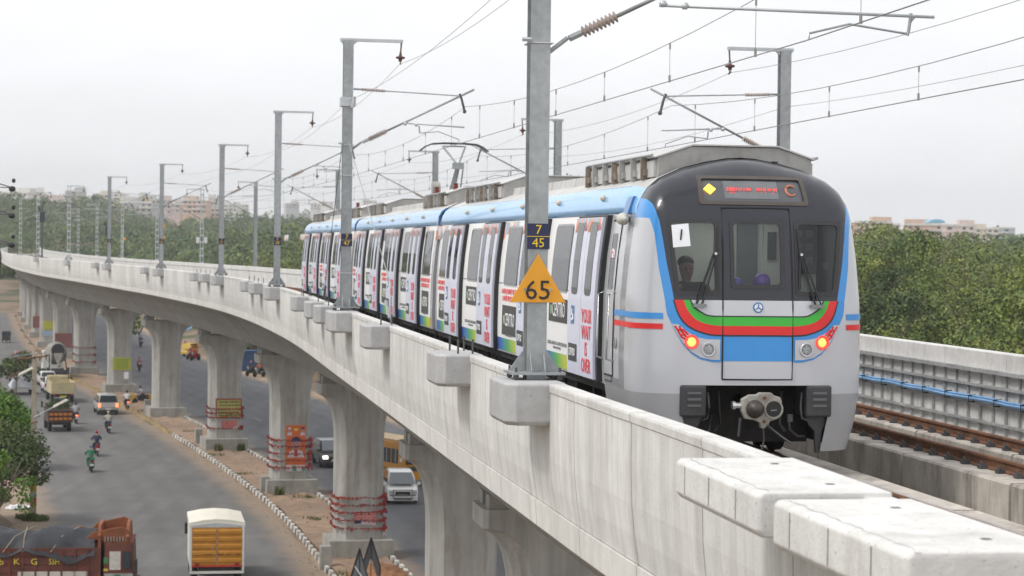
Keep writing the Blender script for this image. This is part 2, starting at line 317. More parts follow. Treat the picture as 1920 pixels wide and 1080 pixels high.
asph=mat('worn_asphalt',(.105,.104,.106),.9,var=.13,scale=.9,dirt=((.20,.155,.115),.35),bump=.2,bscale=30)
asph2=mat('dark_asphalt',(.085,.087,.094),.9,var=.12,scale=.8,dirt=((.17,.14,.11),.25),bump=.2,bscale=30)
sandm=mat('dusty_shoulder',(.30,.225,.16),.95,var=.18,scale=1.4,bump=.3)
road_l=road_mat('worn_grey_asphalt',(.135,.131,.128),(.27,.205,.15),.1,1.9); road_r=road_mat('dark_worn_asphalt',(.105,.107,.115),(.22,.17,.13),.0,1.2)
medm=mat('median_soil',(.28,.19,.13),.95,var=.25,scale=1.1,dirt=((.10,.11,.05),.25),bump=.6,bscale=6)
s_a,s_b=s_at(40),s_at(700)
def strip(name,u0,u1,z,m,jit=0.0,s0=s_a,s1=s_b,step=3.0):
    n=int((s1-s0)/step); vs=[]
    for i in range(n+1):
        s=s0+(s1-s0)*i/n; a=u0+ (jit*(math.sin(s*.21)+.6*math.sin(s*.57+1)+.4*math.sin(s*1.3)) if jit else 0)
        b=u1+ (jit*(math.sin(s*.27+2)+.6*math.sin(s*.63+1)) if jit else 0)
        for q in range(5): vs.append(W(s,a+(b-a)*q/4,z))
    fc=[(i*5+q,i*5+q+1,(i+1)*5+q+1,(i+1)*5+q) for i in range(n) for q in range(4)]; wd=abs(u1-u0)
    me=bpy.data.meshes.new(name); me.from_pydata(vs,[],fc); me.materials.append(m); ul=me.uv_layers.new(name='UVMap'); ul.data.foreach_set('uv',np.array([(v//5,min(v%5,4-v%5)*wd/4) for f_ in fc for v in f_],dtype=np.float32).ravel())
    return mkobj(name,me)
MU0,MU1=-1.95,1.45
tag(strip('dusty_shoulder',-16.6,-1.9,GZ+.012,sandm,.35),kind='structure')
tag(strip('road',-15.2,-2.25,GZ+.020,road_l,0),kind='structure')
tag(strip('dusty_shoulder',1.5,19.5,GZ+.012,sandm,.3),kind='structure')
tag(strip('road',1.7,18.0,GZ+.020,road_r,0),kind='structure')
paint=mat('faded_road_paint',(.27,.27,.265),.8,var=.35,scale=3)
for i in range(14):        # broken lane line on the far carriageway
    s=s_at(80)+i*9.0; tag(strip('lane_marking',7.3,7.42,GZ+.026,paint,0,s,s+3,1.5),kind='structure')
# raised earth median with a row of painted kerb stones on each side
n=int((s_b-s_a)/2.5); vs=[]; 
for i in range(n+1):
    s=s_a+(s_b-s_a)*i/n
    for q in range(9):
        u=MU0+.24+(MU1-MU0-.48)*q/8; h=.17+.07*math.sin(s*.4+q)*math.sin(q/8*math.pi)+.05*math.sin(s*1.7+q*2); vs.append(W(s,u,GZ+h))
me=bpy.data.meshes.new('median'); me.from_pydata(vs,[],[(i*9+q,i*9+q+1,(i+1)*9+q+1,(i+1)*9+q) for i in range(n) for q in range(8)]); me.materials.append(medm); me.polygons.foreach_set('use_smooth',[True]*len(me.polygons))
median=tag(mkobj('median',me),kind='structure')
kw=mat('white_kerb_paint',(.58,.56,.52),.8,var=.2,scale=5,dirt=((.25,.2,.15),.5)); kb=mat('black_kerb_paint',(.12,.105,.09),.8,var=.3,scale=5,dirt=((.25,.2,.15),.5)); kd=mat('brown_kerb_stone',(.24,.18,.11),.8,var=.2,scale=5); ky=mat('yellow_kerb_paint',(.42,.31,.14),.8,var=.2,scale=5,dirt=((.25,.2,.15),.4))
for side,(ue,lab) in enumerate(((MU0,'low painted kerb of black and white stones along the near edge of the median'),(MU1,'low painted kerb of stones along the far edge of the median, behind the piers'))):
    kerb=tag(empty('kerb',W(s_at(84),ue,GZ)),lab,'kerb')
    pm={}
    for key,mm in (('w',kw),('b',kb),('y',ky),('d',kd)):
        b=MB(); hh_=.27 if key in 'wy' else .19; ww_=.11 if key in 'wy' else .085; b.box(-ww_,ww_,-.325,.325,0,hh_,0,.025,.03); o=b.build('kerb_stone',mm); pm[key]=o.data; bpy.data.objects.remove(o)
    s=s_at(84); i=0
    while i<(230 if side==0 else 150):
        key='w' if i%2==0 else 'b'
        if side==0 and s>s_at(163): key='y' if i%2==0 else 'd'
        o=mkobj('kerb_stone',pm[key]); p=W(s,ue+random.uniform(-.02,.02),GZ+random.uniform(-.02,.01)); o.parent=kerb; o.location=p-kerb.location; o.rotation_euler=(random.uniform(-.03,.03),random.uniform(-.04,.04),hd(s)+random.uniform(-.05,.05))
        s+=.68; i+=1

# loose stones on the shoulders and the median
rsg=np.random.default_rng(77); b=MB()
for i in range(1500):
    s=rsg.uniform(s_at(84),s_at(210)); c_=rsg.random(); u=rsg.uniform(-2.9,-2.05) if c_<.35 else (rsg.uniform(-1.6,1.1) if c_<.7 else rsg.uniform(-17.5,-14.2)); zz=GZ+(.17 if -1.8<u<1.3 else .02); r_=rsg.uniform(.025,.085)*(1 if rsg.random()<.95 else 2)
    p=W(s,u,zz); a=rsg.uniform(0,6.28); ca,sa=math.cos(a)*r_,math.sin(a)*r_
    b.add([(p.x-ca,p.y-sa,p.z-.01),(p.x+sa,p.y-ca,p.z-.01),(p.x+ca*.8,p.y+sa*.8,p.z-.01),(p.x-sa,p.y+ca,p.z-.01),(p.x+r_*.1,p.y,p.z+r_*.8)],[(0,1,4),(1,2,4),(2,3,4),(3,0,4)])
tag(b.build('loose_stones',mat('loose_stone',(.26,.21,.16),.95,var=.35,scale=3)),'loose stones scattered on the shoulder and the median',None,None,'stuff')
# ------------------------------------------------------------------ viaduct: spans, parapets, ledge blocks, track slabs
via=tag(empty('viaduct',(0,0,0)),'long pale concrete metro viaduct curving away to the left above the road','viaduct')
PIER_Y=[22,54.0,71.0,101.5,127,153,181,210,238,268,298,328,358,390,422,455,490]
PS=[s_at(y,0.0) for y in PIER_Y]
girder=[(-4.66,-.75),(4.66,-.75),(4.62,-.97),(4.0,-1.12),(3.2,-1.62),(2.45,-2.4),(1.95,-3.15),(-1.95,-3.15),(-2.45,-2.4),(-3.2,-1.62),(-4.0,-1.12),(-4.62,-.97)]
bounds=[s_at(3,0)]+PS+[SMAX-5]
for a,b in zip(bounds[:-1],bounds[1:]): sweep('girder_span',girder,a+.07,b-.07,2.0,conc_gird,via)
for s in bounds[1:-1]: sweep('expansion_joint',[(u*.992,z if z>-.8 else z+.015) for u,z in girder],s-.075,s+.075,1,mat('joint_filler',(.015,.015,.015),.9,var=.1),via)
near=[(-4.97,1.12),(-5.0,1.08),(-5.0,.6),(-4.985,.15),(-4.95,-.2),(-4.90,-.50),(-4.90,-.505),(-4.925,-.52),(-4.90,-.86),(-4.86,-.90),(-4.70,-.90),(-4.70,-.6),(-4.78,1.08),(-4.80,1.12)]
upper=[(-4.97,1.12),(-5.0,1.08),(-5.0,.6),(-4.985,.15),(-4.95,-.2),(-4.90,-.50),(-4.70,-.50),(-4.78,1.08),(-4.80,1.12)]
lip=[(-4.925,-.515),(-4.90,-.86),(-4.86,-.90),(-4.70,-.90),(-4.70,-.515)]
coping=[(-5.012,1.13),(-5.02,1.105),(-5.015,1.03),(-5.0,1.015),(-5.002,1.0),(-4.80,1.0),(-4.775,1.02),(-4.775,1.11),(-4.80,1.13)]
S0=s_at(5,-5); i=0; s=S0; NPAN=100
while s<SMAX-8:
    L=3.0 if i<NPAN else 40.0
    e=min(s+L,SMAX-5); g=.016
    o=sweep('parapet_panel',upper,s+g,e-g,1.5 if i<NPAN else 5,conc_near,via)
    l=sweep('smooth_lip',lip,s+g,e-g,1.5 if i<NPAN else 5,conc_lip,o)
    if s<s_at(120): sweep('coping',[(u,z) for u,z in coping],s+g,e-g,1.5,conc_cap,o)
    s=e; i+=1
# far parapet: top beam, recessed inner face
far=[(4.80,1.12),(4.78,1.10),(4.78,.80),(4.84,.76),(4.86,-.50),(4.66,-.52),(4.66,-.74),(4.80,-.90),(5.0,-.6),(5.0,1.10),(4.98,1.12)]
s=s_at(14,5); i=0
far_panels=[]
while s<SMAX-8:
    L=3.0 if i<80 else 40.0
    e=min(s+L,SMAX-5)
    far_panels.append((sweep('parapet_panel',far,s+.008,e-.008,1.5 if i<80 else 5,conc_cap,via),s,e)); s=e; i+=1
# cable hangers on the inner face of the far parapet (three trays), blue cables
s=s_at(27,4.7); brk=None
hangm=mat('grey_hanger_steel',(.44,.45,.45),.55,.5,var=.2,scale=8)
for i in range(120):
    if brk is None:
        b=MB(); b.box(-.03,0,-.022,.022,-1.28,-.02); 
        for z in (-.30,-.62,-.95): b.box(-.07,0,-.025,.025,z,z+.03)
        b.box(-.055,.01,-.05,.05,-.06,-.02)
        brk=b.build('cable_hanger',hangm,via); o=brk
    else: o=brk.copy(); COL.objects.link(o); o.parent=via
    o.location=W(s,4.83,.78); o.rotation_euler=(0,0,hd(s)); s+=.60
sA,sB=s_at(20,4.7),s_at(110,4.7)
for z in (.46,.14,-.19,-.47):
    sweep('tray_rail',[(4.825,z),(4.755,z),(4.755,z+.045),(4.825,z+.045)] if z>-.4 else [(4.845,z),(4.79,z),(4.79,z+.045),(4.845,z+.045)],sA,sB,3,hangm,via)
sweep('top_rail',[(4.775,.73),(4.70,.73),(4.70,.80),(4.775,.80)],sA,sB,3,hangm,via)
blue=mat('blue_cable_sheath',(.17,.33,.55),.5,var=.15,scale=6)
cab=tag(empty('cable_bundle',W(s_at(45,4.7),4.6,.2)),'bundle of blue cables tied along the inner face of the far parapet','cables')
for u,z in ((4.735,.215),(4.725,.275),(4.69,.235)):
    b=MB(); pts=[]
    for q in range(90):
        s=sA+(sB-sA)*q/89; pts.append(W(s,u,z+.012*math.sin(s*2.6)+.006*math.sin(s*5+u*9))-cab.location)
    b.tube(pts,.026,7); b.build('cable',blue,cab,smooth=True)
s=sA
b=MB(); b.tube([(.06,-.02,.05),(-.075,-.02,.04),(-.07,-.02,-.07),(.05,-.02,-.07)],.016,5); o=b.build('cable_tie',blackm,cab); td=o.data
for i in range(46):
    if i: o=mkobj('cable_tie',td,cab)
    o.location=W(s,4.715,.245)-cab.location; o.rotation_euler=(0,0,hd(s)); s+=1.2
# ledge blocks that carry the masts and equipment: (near-end depth, length, overhang, height)
BL=[(8.7,2.2,.8,.34),(12.25,2.5,.8,.34),(15.15,2.45,.8,.32),(27.3,1.5,.58,.55),(34.3,1.5,.55,.52),(46.5,1.4,.55,.53),(55.6,2.0,.56,.55),(61.0,1.4,.55,.52),(65.0,1.4,.55,.52),(72.0,1.4,.55,.52),(87.0,2.0,.56,.55),(96,1.5,.55,.52),(101,1.5,.55,.52),(117,2,.56,.55),(124,1.5,.55,.52),(128.5,1.5,.55,.52),(147,2,.56,.55),(155,1.5,.5,.5),(177,2,.56,.55),(185,2,.5,.5),(207,2,.5,.55),(237,2,.5,.5)]
for i,(y,L,ov,h) in enumerate(BL):
    s=s_at(y,-5); flat=y<20; mm=conc_cap if flat else conc_blk
    c=.03 if flat else .14
    n=4; vs=[]
    # plan outline: chamfered outer corners
    pr=[(-4.80,0),(-5-ov+c,0),(-5-ov,c),(-5-ov,L-c),(-5-ov+c,L),(-4.80,L)]
    top=1.165 if flat else 1.145; r=.032 if flat else .03
    for zz,ins in ((top,r),(top-r,0),(top-h+.05,0),(top-h,.04)):
        for u,q in pr:
            uu=u+ins if u<-4.9 else u; qq=q+ (ins if q<L/2 else -ins)*(.12 if flat else 1); vs.append(W(s+qq,uu,zz))
    m_=len(pr); fs=[tuple(range(m_)),tuple(range(4*m_-1,3*m_-1,-1))]
    for k_ in range(3):
        for q in range(m_): fs.append((k_*m_+q,k_*m_+(q+1)%m_,(k_+1)*m_+(q+1)%m_,(k_+1)*m_+q))
    b=MB(); b.add(vs,fs); o=b.build('ledge_block',mm,via,bevel=.012)
    if flat:
        for q in np.arange(.55,L-.2,.78):
            b=MB(); b.box(-.0018,.0018,-.003,.003,-h+.06,-.04); x=b.build('board_seam',mat('seam_dark',(.16,.15,.13),.9,var=.2),o); x.location=W(s+q,-5-ov-.001,top); x.rotation_euler=(0,0,hd(s))
        rd_=random.Random(i); P_=[]; 
        for q in np.linspace(.08,L-.08,26): P_.append(W(s+q,-5-ov+.10+rd_.uniform(-.018,.018),top+.0005))
        b=MB(); b.tube(P_,[rd_.uniform(.0008,.0035) for _ in P_],4); b.build('hairline_crack',mat('seam_dark',(.16,.15,.13)),o)
        for q in (.5,L-.5):
            b=MB(); b.box(-.028,.028,-.03,.03,0,.004); x=b.build('bolt_pocket',steel_d,o); x.location=W(s+q,-5.1,top); x.rotation_euler=(0,0,hd(s))
# small threaded anchor bolts standing on ledges without mast
for y in (34.6,35.6,46.8,61.3,65.4,72.3,73.1,96.5,101.5,124.5,129):
    s=s_at(y,-5)
    for du in (-.12,.12):
        b=MB(); b.tube([(0,0,0),(0,0,.24)],.018,6); o=b.build('anchor_bolt',steel_d,via); o.location=W(s,-5.05+du,1.14); o.rotation_euler=(0,0,hd(s))
# track slabs: broken plinths under every rail, rails, fastenings
track_u=(-1.95,2.45)
def plinths(uc,w,z0,z1,ya,yb,m,seg=4.2,gap=.10):
    s=s_at(ya,uc)
    while s<s_at(yb,uc):
        sweep('track_plinth',[(uc-w,z0),(uc-w,z1-.03),(uc-w+.03,z1),(uc+w-.03,z1),(uc+w,z1-.03),(uc+w,z0)],s,s+seg-gap,1.4,m,via); s+=seg
for ti,tu in enumerate(track_u):
    for sg in (-1,1):
        uc=tu+sg*.7175
        plinths(uc+(0 if ti==0 else (-.10 if sg<0 else .05)),.33 if ti==0 else (.40 if sg<0 else .33),-.75,-.175-(.12 if ti==0 else 0),9 if ti==0 else 16,95 if ti==0 else 130,conc_plin)
sweep('side_upstand',[(-3.95,-.75),(-3.95,-.30),(-3.70,-.30),(-3.70,-.75)],s_at(8,0),s_at(60,0),2,conc_plin,via)
s=s_at(9,-.4)
while s<s_at(75,-.4): sweep('guard_upstand',[(-.62,-.75),(-.62,-.23),(-.59,-.20),(-.28,-.20),(-.25,-.23),(-.25,-.75)],s,s+4.1,1.4,conc_plin,via); s+=4.2
railp=[(-.075,-.17),(.075,-.17),(.075,-.155),(.012,-.135),(.012,-.045),(.036,-.035),(.036,-.004),(.03,0),(-.03,0),(-.036,-.004),(-.036,-.035),(-.012,-.045),(-.012,-.135),(-.075,-.155)]
trk=[tag(empty('railway_track',W(s_at(30,0),track_u[0],-.17)),'pair of rails on concrete plinths under the metro train','track'),
     tag(empty('railway_track',W(s_at(30,0),track_u[1],-.17)),'empty pair of rusty rails between the train and the far parapet','track')]
for ti,tu in enumerate(track_u):
    for sg in (-1,1):
        uc=tu+sg*.7175; o=sweep('rail',[(uc+a*1.15,z*1.0) for a,z in railp],s_at(6,0),SMAX-10,2.5,rustm,None); o.parent=trk[ti]; o.matrix_parent_inverse=Matrix.Translation(-trk[ti].location)
        o2=sweep('rail_head',[(uc+.028,.0),(uc+.028,.003),(uc-.028,.003),(uc-.028,.0)],s_at(6,0),s_at(140,0),2.5,rustm if ti else railtop,None); o2.parent=o
fas=MB(); fas.box(-.20,.20,-.085,.085,-.03,-.005); 
for sx in (-1,1):
    fas.box(sx*.14-.045,sx*.14+.045,-.06,.06,-.005,.05); fas.tube([(sx*.15,0,.05),(sx*.15,0,.10)],.022,6); fas.tube([(sx*.08,-.05,.03),(sx*.15,-.05,.07),(sx*.15,.05,.07),(sx*.08,.05,.03)],.014,5)
fo=fas.build('rail_fastening',steel_d,trk[1]); fdat=fo.data; bpy.data.objects.remove(fo)
for ti,tu,ya,yb in ((0,track_u[0],14,36),(1,track_u[1],24,72)):
    for sg in (-1,1):
        s=s_at(ya,tu)
        while s<s_at(yb,tu):
            o=mkobj('rail_fastening',fdat,trk[ti]); o.location=W(s,tu+sg*.7175,-.17)-trk[ti].location; o.rotation_euler=(0,0,hd(s)+random.uniform(-.03,.03)); s+=.65

# ------------------------------------------------------------------ piers
def make_pier(s,idx):
    base=W(s,.02,GZ); pr=empty('concrete_pier',base,hd(s)); H=-3.62-GZ
    lv=[(0,1.12),(H-3.0,1.12),(H-2.3,1.14),(H-1.8,1.19),(H-1.35,1.28),(H-1.05,1.39),(H-.85,1.52),(H-.70,1.67),(H-.60,1.82),(H-.53,1.98),(H-.47,2.02),(H,2.02)]
    dp=1.05; c=.42; vs=[]
    for z,w in lv:
        cc=c if z<H-.5 else .12
        vs += [(-w+cc,-dp,z),(w-cc,-dp,z),(w,-dp+cc,z),(w,dp-cc,z),(w-cc,dp,z),(-w+cc,dp,z),(-w,dp-cc,z),(-w,-dp+cc,z)]
    fs=[(k*8+q,k*8+(q+1)%8,(k+1)*8+(q+1)%8,(k+1)*8+q) for k in range(len(lv)-1) for q in range(8)]+[tuple(range(7,-1,-1)),tuple(range((len(lv)-1)*8,len(lv)*8))]
    b=MB(); b.add(vs,fs); b.build('shaft',conc_pier,pr)
    b=MB(); b.box(-1.55,1.55,-1.5,1.5,-.1,.95,0,.03,.03); b.build('pedestal',conc_ped,pr,bevel=.03)
    for sx in (-1,1):
        for sy in (-1,1):
            b=MB(); b.box(sx*1.5-.36,sx*1.5+.36,sy*.55-.3,sy*.55+.3,H,H+.34); b.box(sx*1.5-.25,sx*1.5+.25,sy*.55-.22,sy*.55+.22,H+.34,H+.465); b.build('bearing',conc_ped,pr)
    return pr
piers=[]
PL={1:'concrete pier nearest the camera at the bottom edge, below the signed mast',
2:'concrete pier hiding the front of the orange bus, its foot below the photo',3:'concrete pier wound with red garlands, standing behind the two black arrow frames',
4:'concrete pier that carries the tall orange portrait poster',5:'concrete pier with a yellow notice boxed in red bands above a weedy pedestal',6:'concrete pier beside the small white road sign on a post',
7:'concrete pier with a small yellow notice on its front face',8:'concrete pier with faint red banner behind the one with the yellow notice',9:'concrete pier left of the one with the faint red banner, behind the mixer lorry',
10:'narrow looking far pier, fourth from the left edge of the photo',11:'narrow looking far pier, third from the left edge of the photo',12:'far pier standing second from the left edge of the photo'}
for i,s in enumerate(PS):
    if i==0 or i>14: continue
    p=make_pier(s,i); piers.append(p); tag(p,PL.get(i,'last but one pier at the left edge of the photo' if i==13 else 'farthest pier at the left edge of the photo'),'pier','viaduct piers')
# ------------------------------------------------------------------ metro train
OUT=[(1.45,.15),(1.56,.5),(1.62,.92),(1.635,1.3),(1.62,2.2),(1.57,2.8),(1.49,3.38),(1.44,3.56),(1.34,3.73),(1.18,3.87),(.88,4.01),(.5,4.11),(.2,4.165),(0,4.175)]
_z=[o[1] for o in OUT]; _w=[o[0] for o in OUT]
def Wz(z): return float(np.interp(z,_z,_w))
KC,RN,NN=1.05,.85,3.4
_arc=[(Wz(KC),KC)]+[o for o in OUT if o[1]>KC]
def kk(u,z):
    u=abs(u)
    if z<=KC: return u/Wz(z)
    dx,dz=u,z-KC
    if dx*dx+dz*dz<1e-10: return 0.
    for (ax,az),(bx,bz) in zip(_arc[:-1],_arc[1:]):
        az-=KC; bz-=KC
        c0=ax*dz-az*dx; c1=bx*dz-bz*dx
        if c0*c1<=0 and abs(c1-c0)>1e-12:
            w=c0/(c0-c1); px_,pz_=ax+(bx-ax)*w, az+(bz-az)*w
            return math.sqrt((dx*dx+dz*dz)/(px_*px_+pz_*pz_))
    return 1.
def slp(z): return max(0,z-2.0)*.06+max(0,z-3.3)**2*.35
def Fd(u,z):
    k=min(1,kk(u,z)); return slp(z)+RN*(1-(1-k**NN)**(1/NN))
silver=mat('silver_train_paint',(.55,.56,.585),.30,.2,var=.03,scale=1.2,coat=.5)
silver2=mat('lower_grey_train_paint',(.40,.41,.43),.36,.2,var=.04,scale=1.5,coat=.3)
tblack=mat('gloss_black_train_paint',(.028,.029,.034),.20,var=.05,coat=.6)
tblue=mat('sky_blue_train_paint',(.045,.29,.70),.35,var=.03,coat=.2)
tblue_sheen=mat('roof_edge_blue_with_sky_sheen',(.21,.49,.84),.24,var=.04,coat=.6)  # same blue paint as the cab, paler: sky reflection put into the colour
tdark=mat('deep_blue_paint',(.03,.17,.42),.3,coat=.4,var=.03)
tred=mat('train_red_paint',(.74,.016,.016),.38,var=.03,coat=.15)
tgreen=mat('train_green_paint',(.045,.47,.04),.38,var=.03,coat=.15)
under=mat('underframe_grime',(.030,.028,.027),.8,.2,var=.35,scale=5,bump=.2)
roofg=mat('roof_grey_paint',(.50,.495,.48),.6,var=.12,scale=3,dirt=((.2,.17,.14),.5))
roofd=mat('dusty_equipment_grey',(.36,.355,.34),.65,var=.15,scale=5,dirt=((.14,.10,.07),.5))
wrapw=mat('white_advert_wrap',(.84,.835,.83),.35,var=.03,scale=2)
lav=mat('pale_lilac_door_wrap',(.64,.66,.77),.35,var=.04,scale=2)
trim0=mat('window_rim_grey',(.35,.35,.36),.4,var=.05); txred=mat('red_lettering',(.75,.07,.08),.5,var=.03); txwh=mat('white_lettering',(.85,.85,.85),.5,var=.02); txgr=mat('grey_lettering',(.22,.22,.22),.5,var=.02); darkpan=mat('dark_grey_print',(.045,.048,.045),.45,var=.05)
gcab=glass('windscreen_glass',(.90,.95,.93),.32,.04,1.8); gside=glass('side_window_glass',(.10,.11,.12),.85,.03,2.3)
# livery of the cab shell: black mask, blue surround and silver, each bounded by height against distance from the centreline
def shell_mat():
    m=bpy.data.materials.new('cab_shell_livery'); m.use_nodes=True; t=m.node_tree; b=t.nodes['Principled BSDF']
    tcn=N(t,'ShaderNodeTexCoord'); sx=N(t,'ShaderNodeSeparateXYZ'); t.links.new(tcn.outputs['Object'],sx.inputs[0])
    ab=N(t,'ShaderNodeMath',operation='ABSOLUTE'); t.links.new(sx.outputs['X'],ab.inputs[0])
    zn=N(t,'ShaderNodeMapRange',inp={'From Min':1.0,'From Max':4.2}); t.links.new(sx.outputs['Z'],zn.inputs['Value'])
    def prof(pts):
        r=N(t,'ShaderNodeValToRGB'); e=r.color_ramp.elements
        for i,(z,v) in enumerate(pts):
            p=(z-1.0)/3.2; el=e[i] if i<2 else e.new(p)
            el.position=p; el.color=(v/2,)*3+(1,)
        t.links.new(zn.outputs[0],r.inputs['Fac']); s=N(t,'ShaderNodeMath',operation='MULTIPLY',inp={1:2.0}); t.links.new(r.outputs[0],s.inputs[0]); return s.outputs[0]
    def less(a,bsock,val=None):
        n=N(t,'ShaderNodeMath',operation='LESS_THAN'); t.links.new(a,n.inputs[0])
        if val is None: t.links.new(bsock,n.inputs[1])
        else: n.inputs[1].default_value=val
        return n.outputs[0]
    def mulm(a,b_): n=N(t,'ShaderNodeMath',operation='MULTIPLY'); t.links.new(a,n.inputs[0]); t.links.new(b_,n.inputs[1]); return n.outputs[0]
    def maxm(a,b_): n=N(t,'ShaderNodeMath',operation='MAXIMUM'); t.links.new(a,n.inputs[0]); t.links.new(b_,n.inputs[1]); return n.outputs[0]
    black=mulm(less(ab.outputs[0],prof([(2.19,0.0),(2.2,1.145),(2.7,1.235),(3.26,1.31),(3.5,1.37),(3.62,1.45),(3.7,1.9)])),maxm(less(sx.outputs['Y'],None,1.02),less(ab.outputs[0],None,1.2)))
    blue=less(ab.outputs[0],prof([(1.88,0.0),(1.89,1.19),(2.2,1.265),(2.63,1.335),(3.1,1.375),(3.3,1.42),(3.38,1.9)]))
    low=less(sx.outputs['Z'],None,.93)
    def mixc(fac,c1,c2):
        n=N(t,'ShaderNodeMixRGB'); t.links.new(fac,n.inputs['Fac'])
        if hasattr(c1,'links'): t.links.new(c1,n.inputs['Color1'])
        else: n.inputs['Color1'].default_value=(*c1,1)
        n.inputs['Color2'].default_value=(*c2,1); return n.outputs[0]
    c=mixc(low,(.55,.56,.59),(.37,.375,.39)); c=mixc(blue,c,(.045,.29,.70)); c=mixc(black,c,(.020,.022,.031)); t.links.new(c,b.inputs['Base Color'])
    b.inputs['Roughness'].default_value=.26; b.inputs['Metallic'].default_value=.10; b.inputs['Coat Weight'].default_value=.35; b.inputs['Coat Roughness'].default_value=.08
    return m
shellm=shell_mat()
def clip2d(poly,du=.10,dv=.10):
    bm=bmesh.new(); vs=[bm.verts.new((p[0],p[1],0)) for p in poly]; f=bm.faces.new(vs)
    x0,x1=min(p[0] for p in poly),max(p[0] for p in poly); y0,y1=min(p[1] for p in poly),max(p[1] for p in poly)
    bmesh.ops.triangulate(bm,faces=bm.faces[:])
    for ax,a,b_,d in ((0,x0,x1,du),(1,y0,y1,dv)):
        if not d: continue
        q=math.ceil(a/d+1e-6)*d
        while q<b_-1e-6:
            co=Vector((q,0,0)) if ax==0 else Vector((0,q,0)); no=Vector((1,0,0)) if ax==0 else Vector((0,1,0))
            bmesh.ops.bisect_plane(bm,geom=bm.verts[:]+bm.edges[:]+bm.faces[:],plane_co=co,plane_no=no,dist=1e-6); q+=d
    return bm
def front_patch(name,poly,off,m,parent,thick=0.0,du=.12,dv=.12):
    bm=clip2d(poly,du,dv)
    for v in bm.verts:
        u,z=v.co.x,v.co.y; v.co=Vector((u,Fd(u,z)-off,z))
    if thick:
        r=bmesh.ops.extrude_face_region(bm,geom=bm.faces[:])
        for v in [g for g in r['geom'] if isinstance(g,bmesh.types.BMVert)]: v.co.y+=thick
    bmesh.ops.recalc_face_normals(bm,faces=bm.faces[:])
    me=bpy.data.meshes.new(name); bm.to_mesh(me); bm.free(); me.materials.append(m); 
    if not thick: me.polygons.foreach_set('use_smooth',[True]*len(me.polygons))
    return mkobj(name,me,parent)
def side_slab(name,poly,sg,off,m,parent,inset=None,dv=.3,du=0):
    """poly in (y along the car, z); a shell piece that follows the body side, thick when inset is given"""
    bm=clip2d(poly,du,dv)
    y_mid=sum(p[0] for p in poly)/len(poly)
    def P(y,z,o): return Vector((sg*(Wz(z)+o),y,z))
    base=[(v,v.co.x,v.co.y) for v in bm.verts]
    for v,y,z in base: v.co=P(y,z,off)
    if inset is not None:
        r=bmesh.ops.extrude_face_region(bm,geom=bm.faces[:])
        for v in [g for g in r['geom'] if isinstance(g,bmesh.types.BMVert)]: v.co.x=sg*(Wz(v.co.z)+inset)
    bmesh.ops.recalc_face_normals(bm,faces=bm.faces[:])
    if inset is None:
        for f in bm.faces:
            if f.normal.x*sg<0: f.normal_flip()
    for v in bm.verts: v.co.y-=y_mid
    me=bpy.data.meshes.new(name); bm.to_mesh(me); bm.free(); me.materials.append(m)
    o=mkobj(name,me,parent); o.location=(0,y_mid,0); return o
def rrect(x0,x1,z0,z1,r,n=3):
    P=[]
    for cx,cz,a0 in ((x1-r,z1-r,0),(x0+r,z1-r,90),(x0+r,z0+r,180),(x1-r,z0+r,270)):
        for i in range(n+1):
            a=R(a0+90*i/n); P.append((cx+r*math.cos(a),cz+r*math.sin(a)))
    return P
def mir(P): return P+[(-x,z) for x,z in reversed(P) if abs(x)>1e-6]
def grad_mat():
    m=bpy.data.materials.new('blue_green_yellow_print'); m.use_nodes=True; t=m.node_tree; b=t.nodes['Principled BSDF']; b.inputs['Roughness'].default_value=.35
    tcn=N(t,'ShaderNodeTexCoord'); sx=N(t,'ShaderNodeSeparateXYZ'); t.links.new(tcn.outputs['Generated'],sx.inputs[0]); r=N(t,'ShaderNodeValToRGB'); e=r.color_ramp.elements
    for i,(p,c) in enumerate(((0,(.72,.55,.03)),(.25,(.55,.60,.05)),(.55,(.10,.42,.12)),(.8,(.04,.20,.45)),(1,(.05,.08,.38)))):
        el=e[i] if i<2 else e.new(p); el.position=p; el.color=(*c,1)
    t.links.new(sx.outputs['Y'],r.inputs['Fac']); t.links.new(r.outputs[0],b.inputs['Base Color']); return m
def fringe_mat():
    m=bpy.data.materials.new('multicolour_fringe_print'); m.use_nodes=True; t=m.node_tree; b=t.nodes['Principled BSDF']; b.inputs['Roughness'].default_value=.35
    tcn=N(t,'ShaderNodeTexCoord'); mpn=N(t,'ShaderNodeMapping'); mpn.inputs['Scale'].default_value=(1,4.5,1.6); v=N(t,'ShaderNodeTexVoronoi',inp={'Scale':1.7}); t.links.new(tcn.outputs['Object'],mpn.inputs['Vector']); t.links.new(mpn.outputs[0],v.inputs['Vector'])
    r=N(t,'ShaderNodeValToRGB'); e=r.color_ramp.elements; r.color_ramp.interpolation='CONSTANT'; sx=N(t,'ShaderNodeSeparateColor'); t.links.new(v.outputs['Color'],sx.inputs[0])
    for i,(p,c) in enumerate(((0,(.75,.30,.22)),(.2,(.32,.50,.66)),(.38,(.72,.62,.58)),(.52,(.70,.42,.12)),(.66,(.55,.30,.40)),(.8,(.72,.72,.70)))):
        el=e[i] if i<2 else e.new(p); el.position=p; el.color=(*c,1)
    t.links.new(sx.outputs[0],r.inputs['Fac']); t.links.new(r.outputs[0],b.inputs['Base Color']); return m
gradm=grad_mat(); fringem=fringe_mat()
CARL=21.7
def zlist(): return [o for o in OUT if o[1]>=.92]
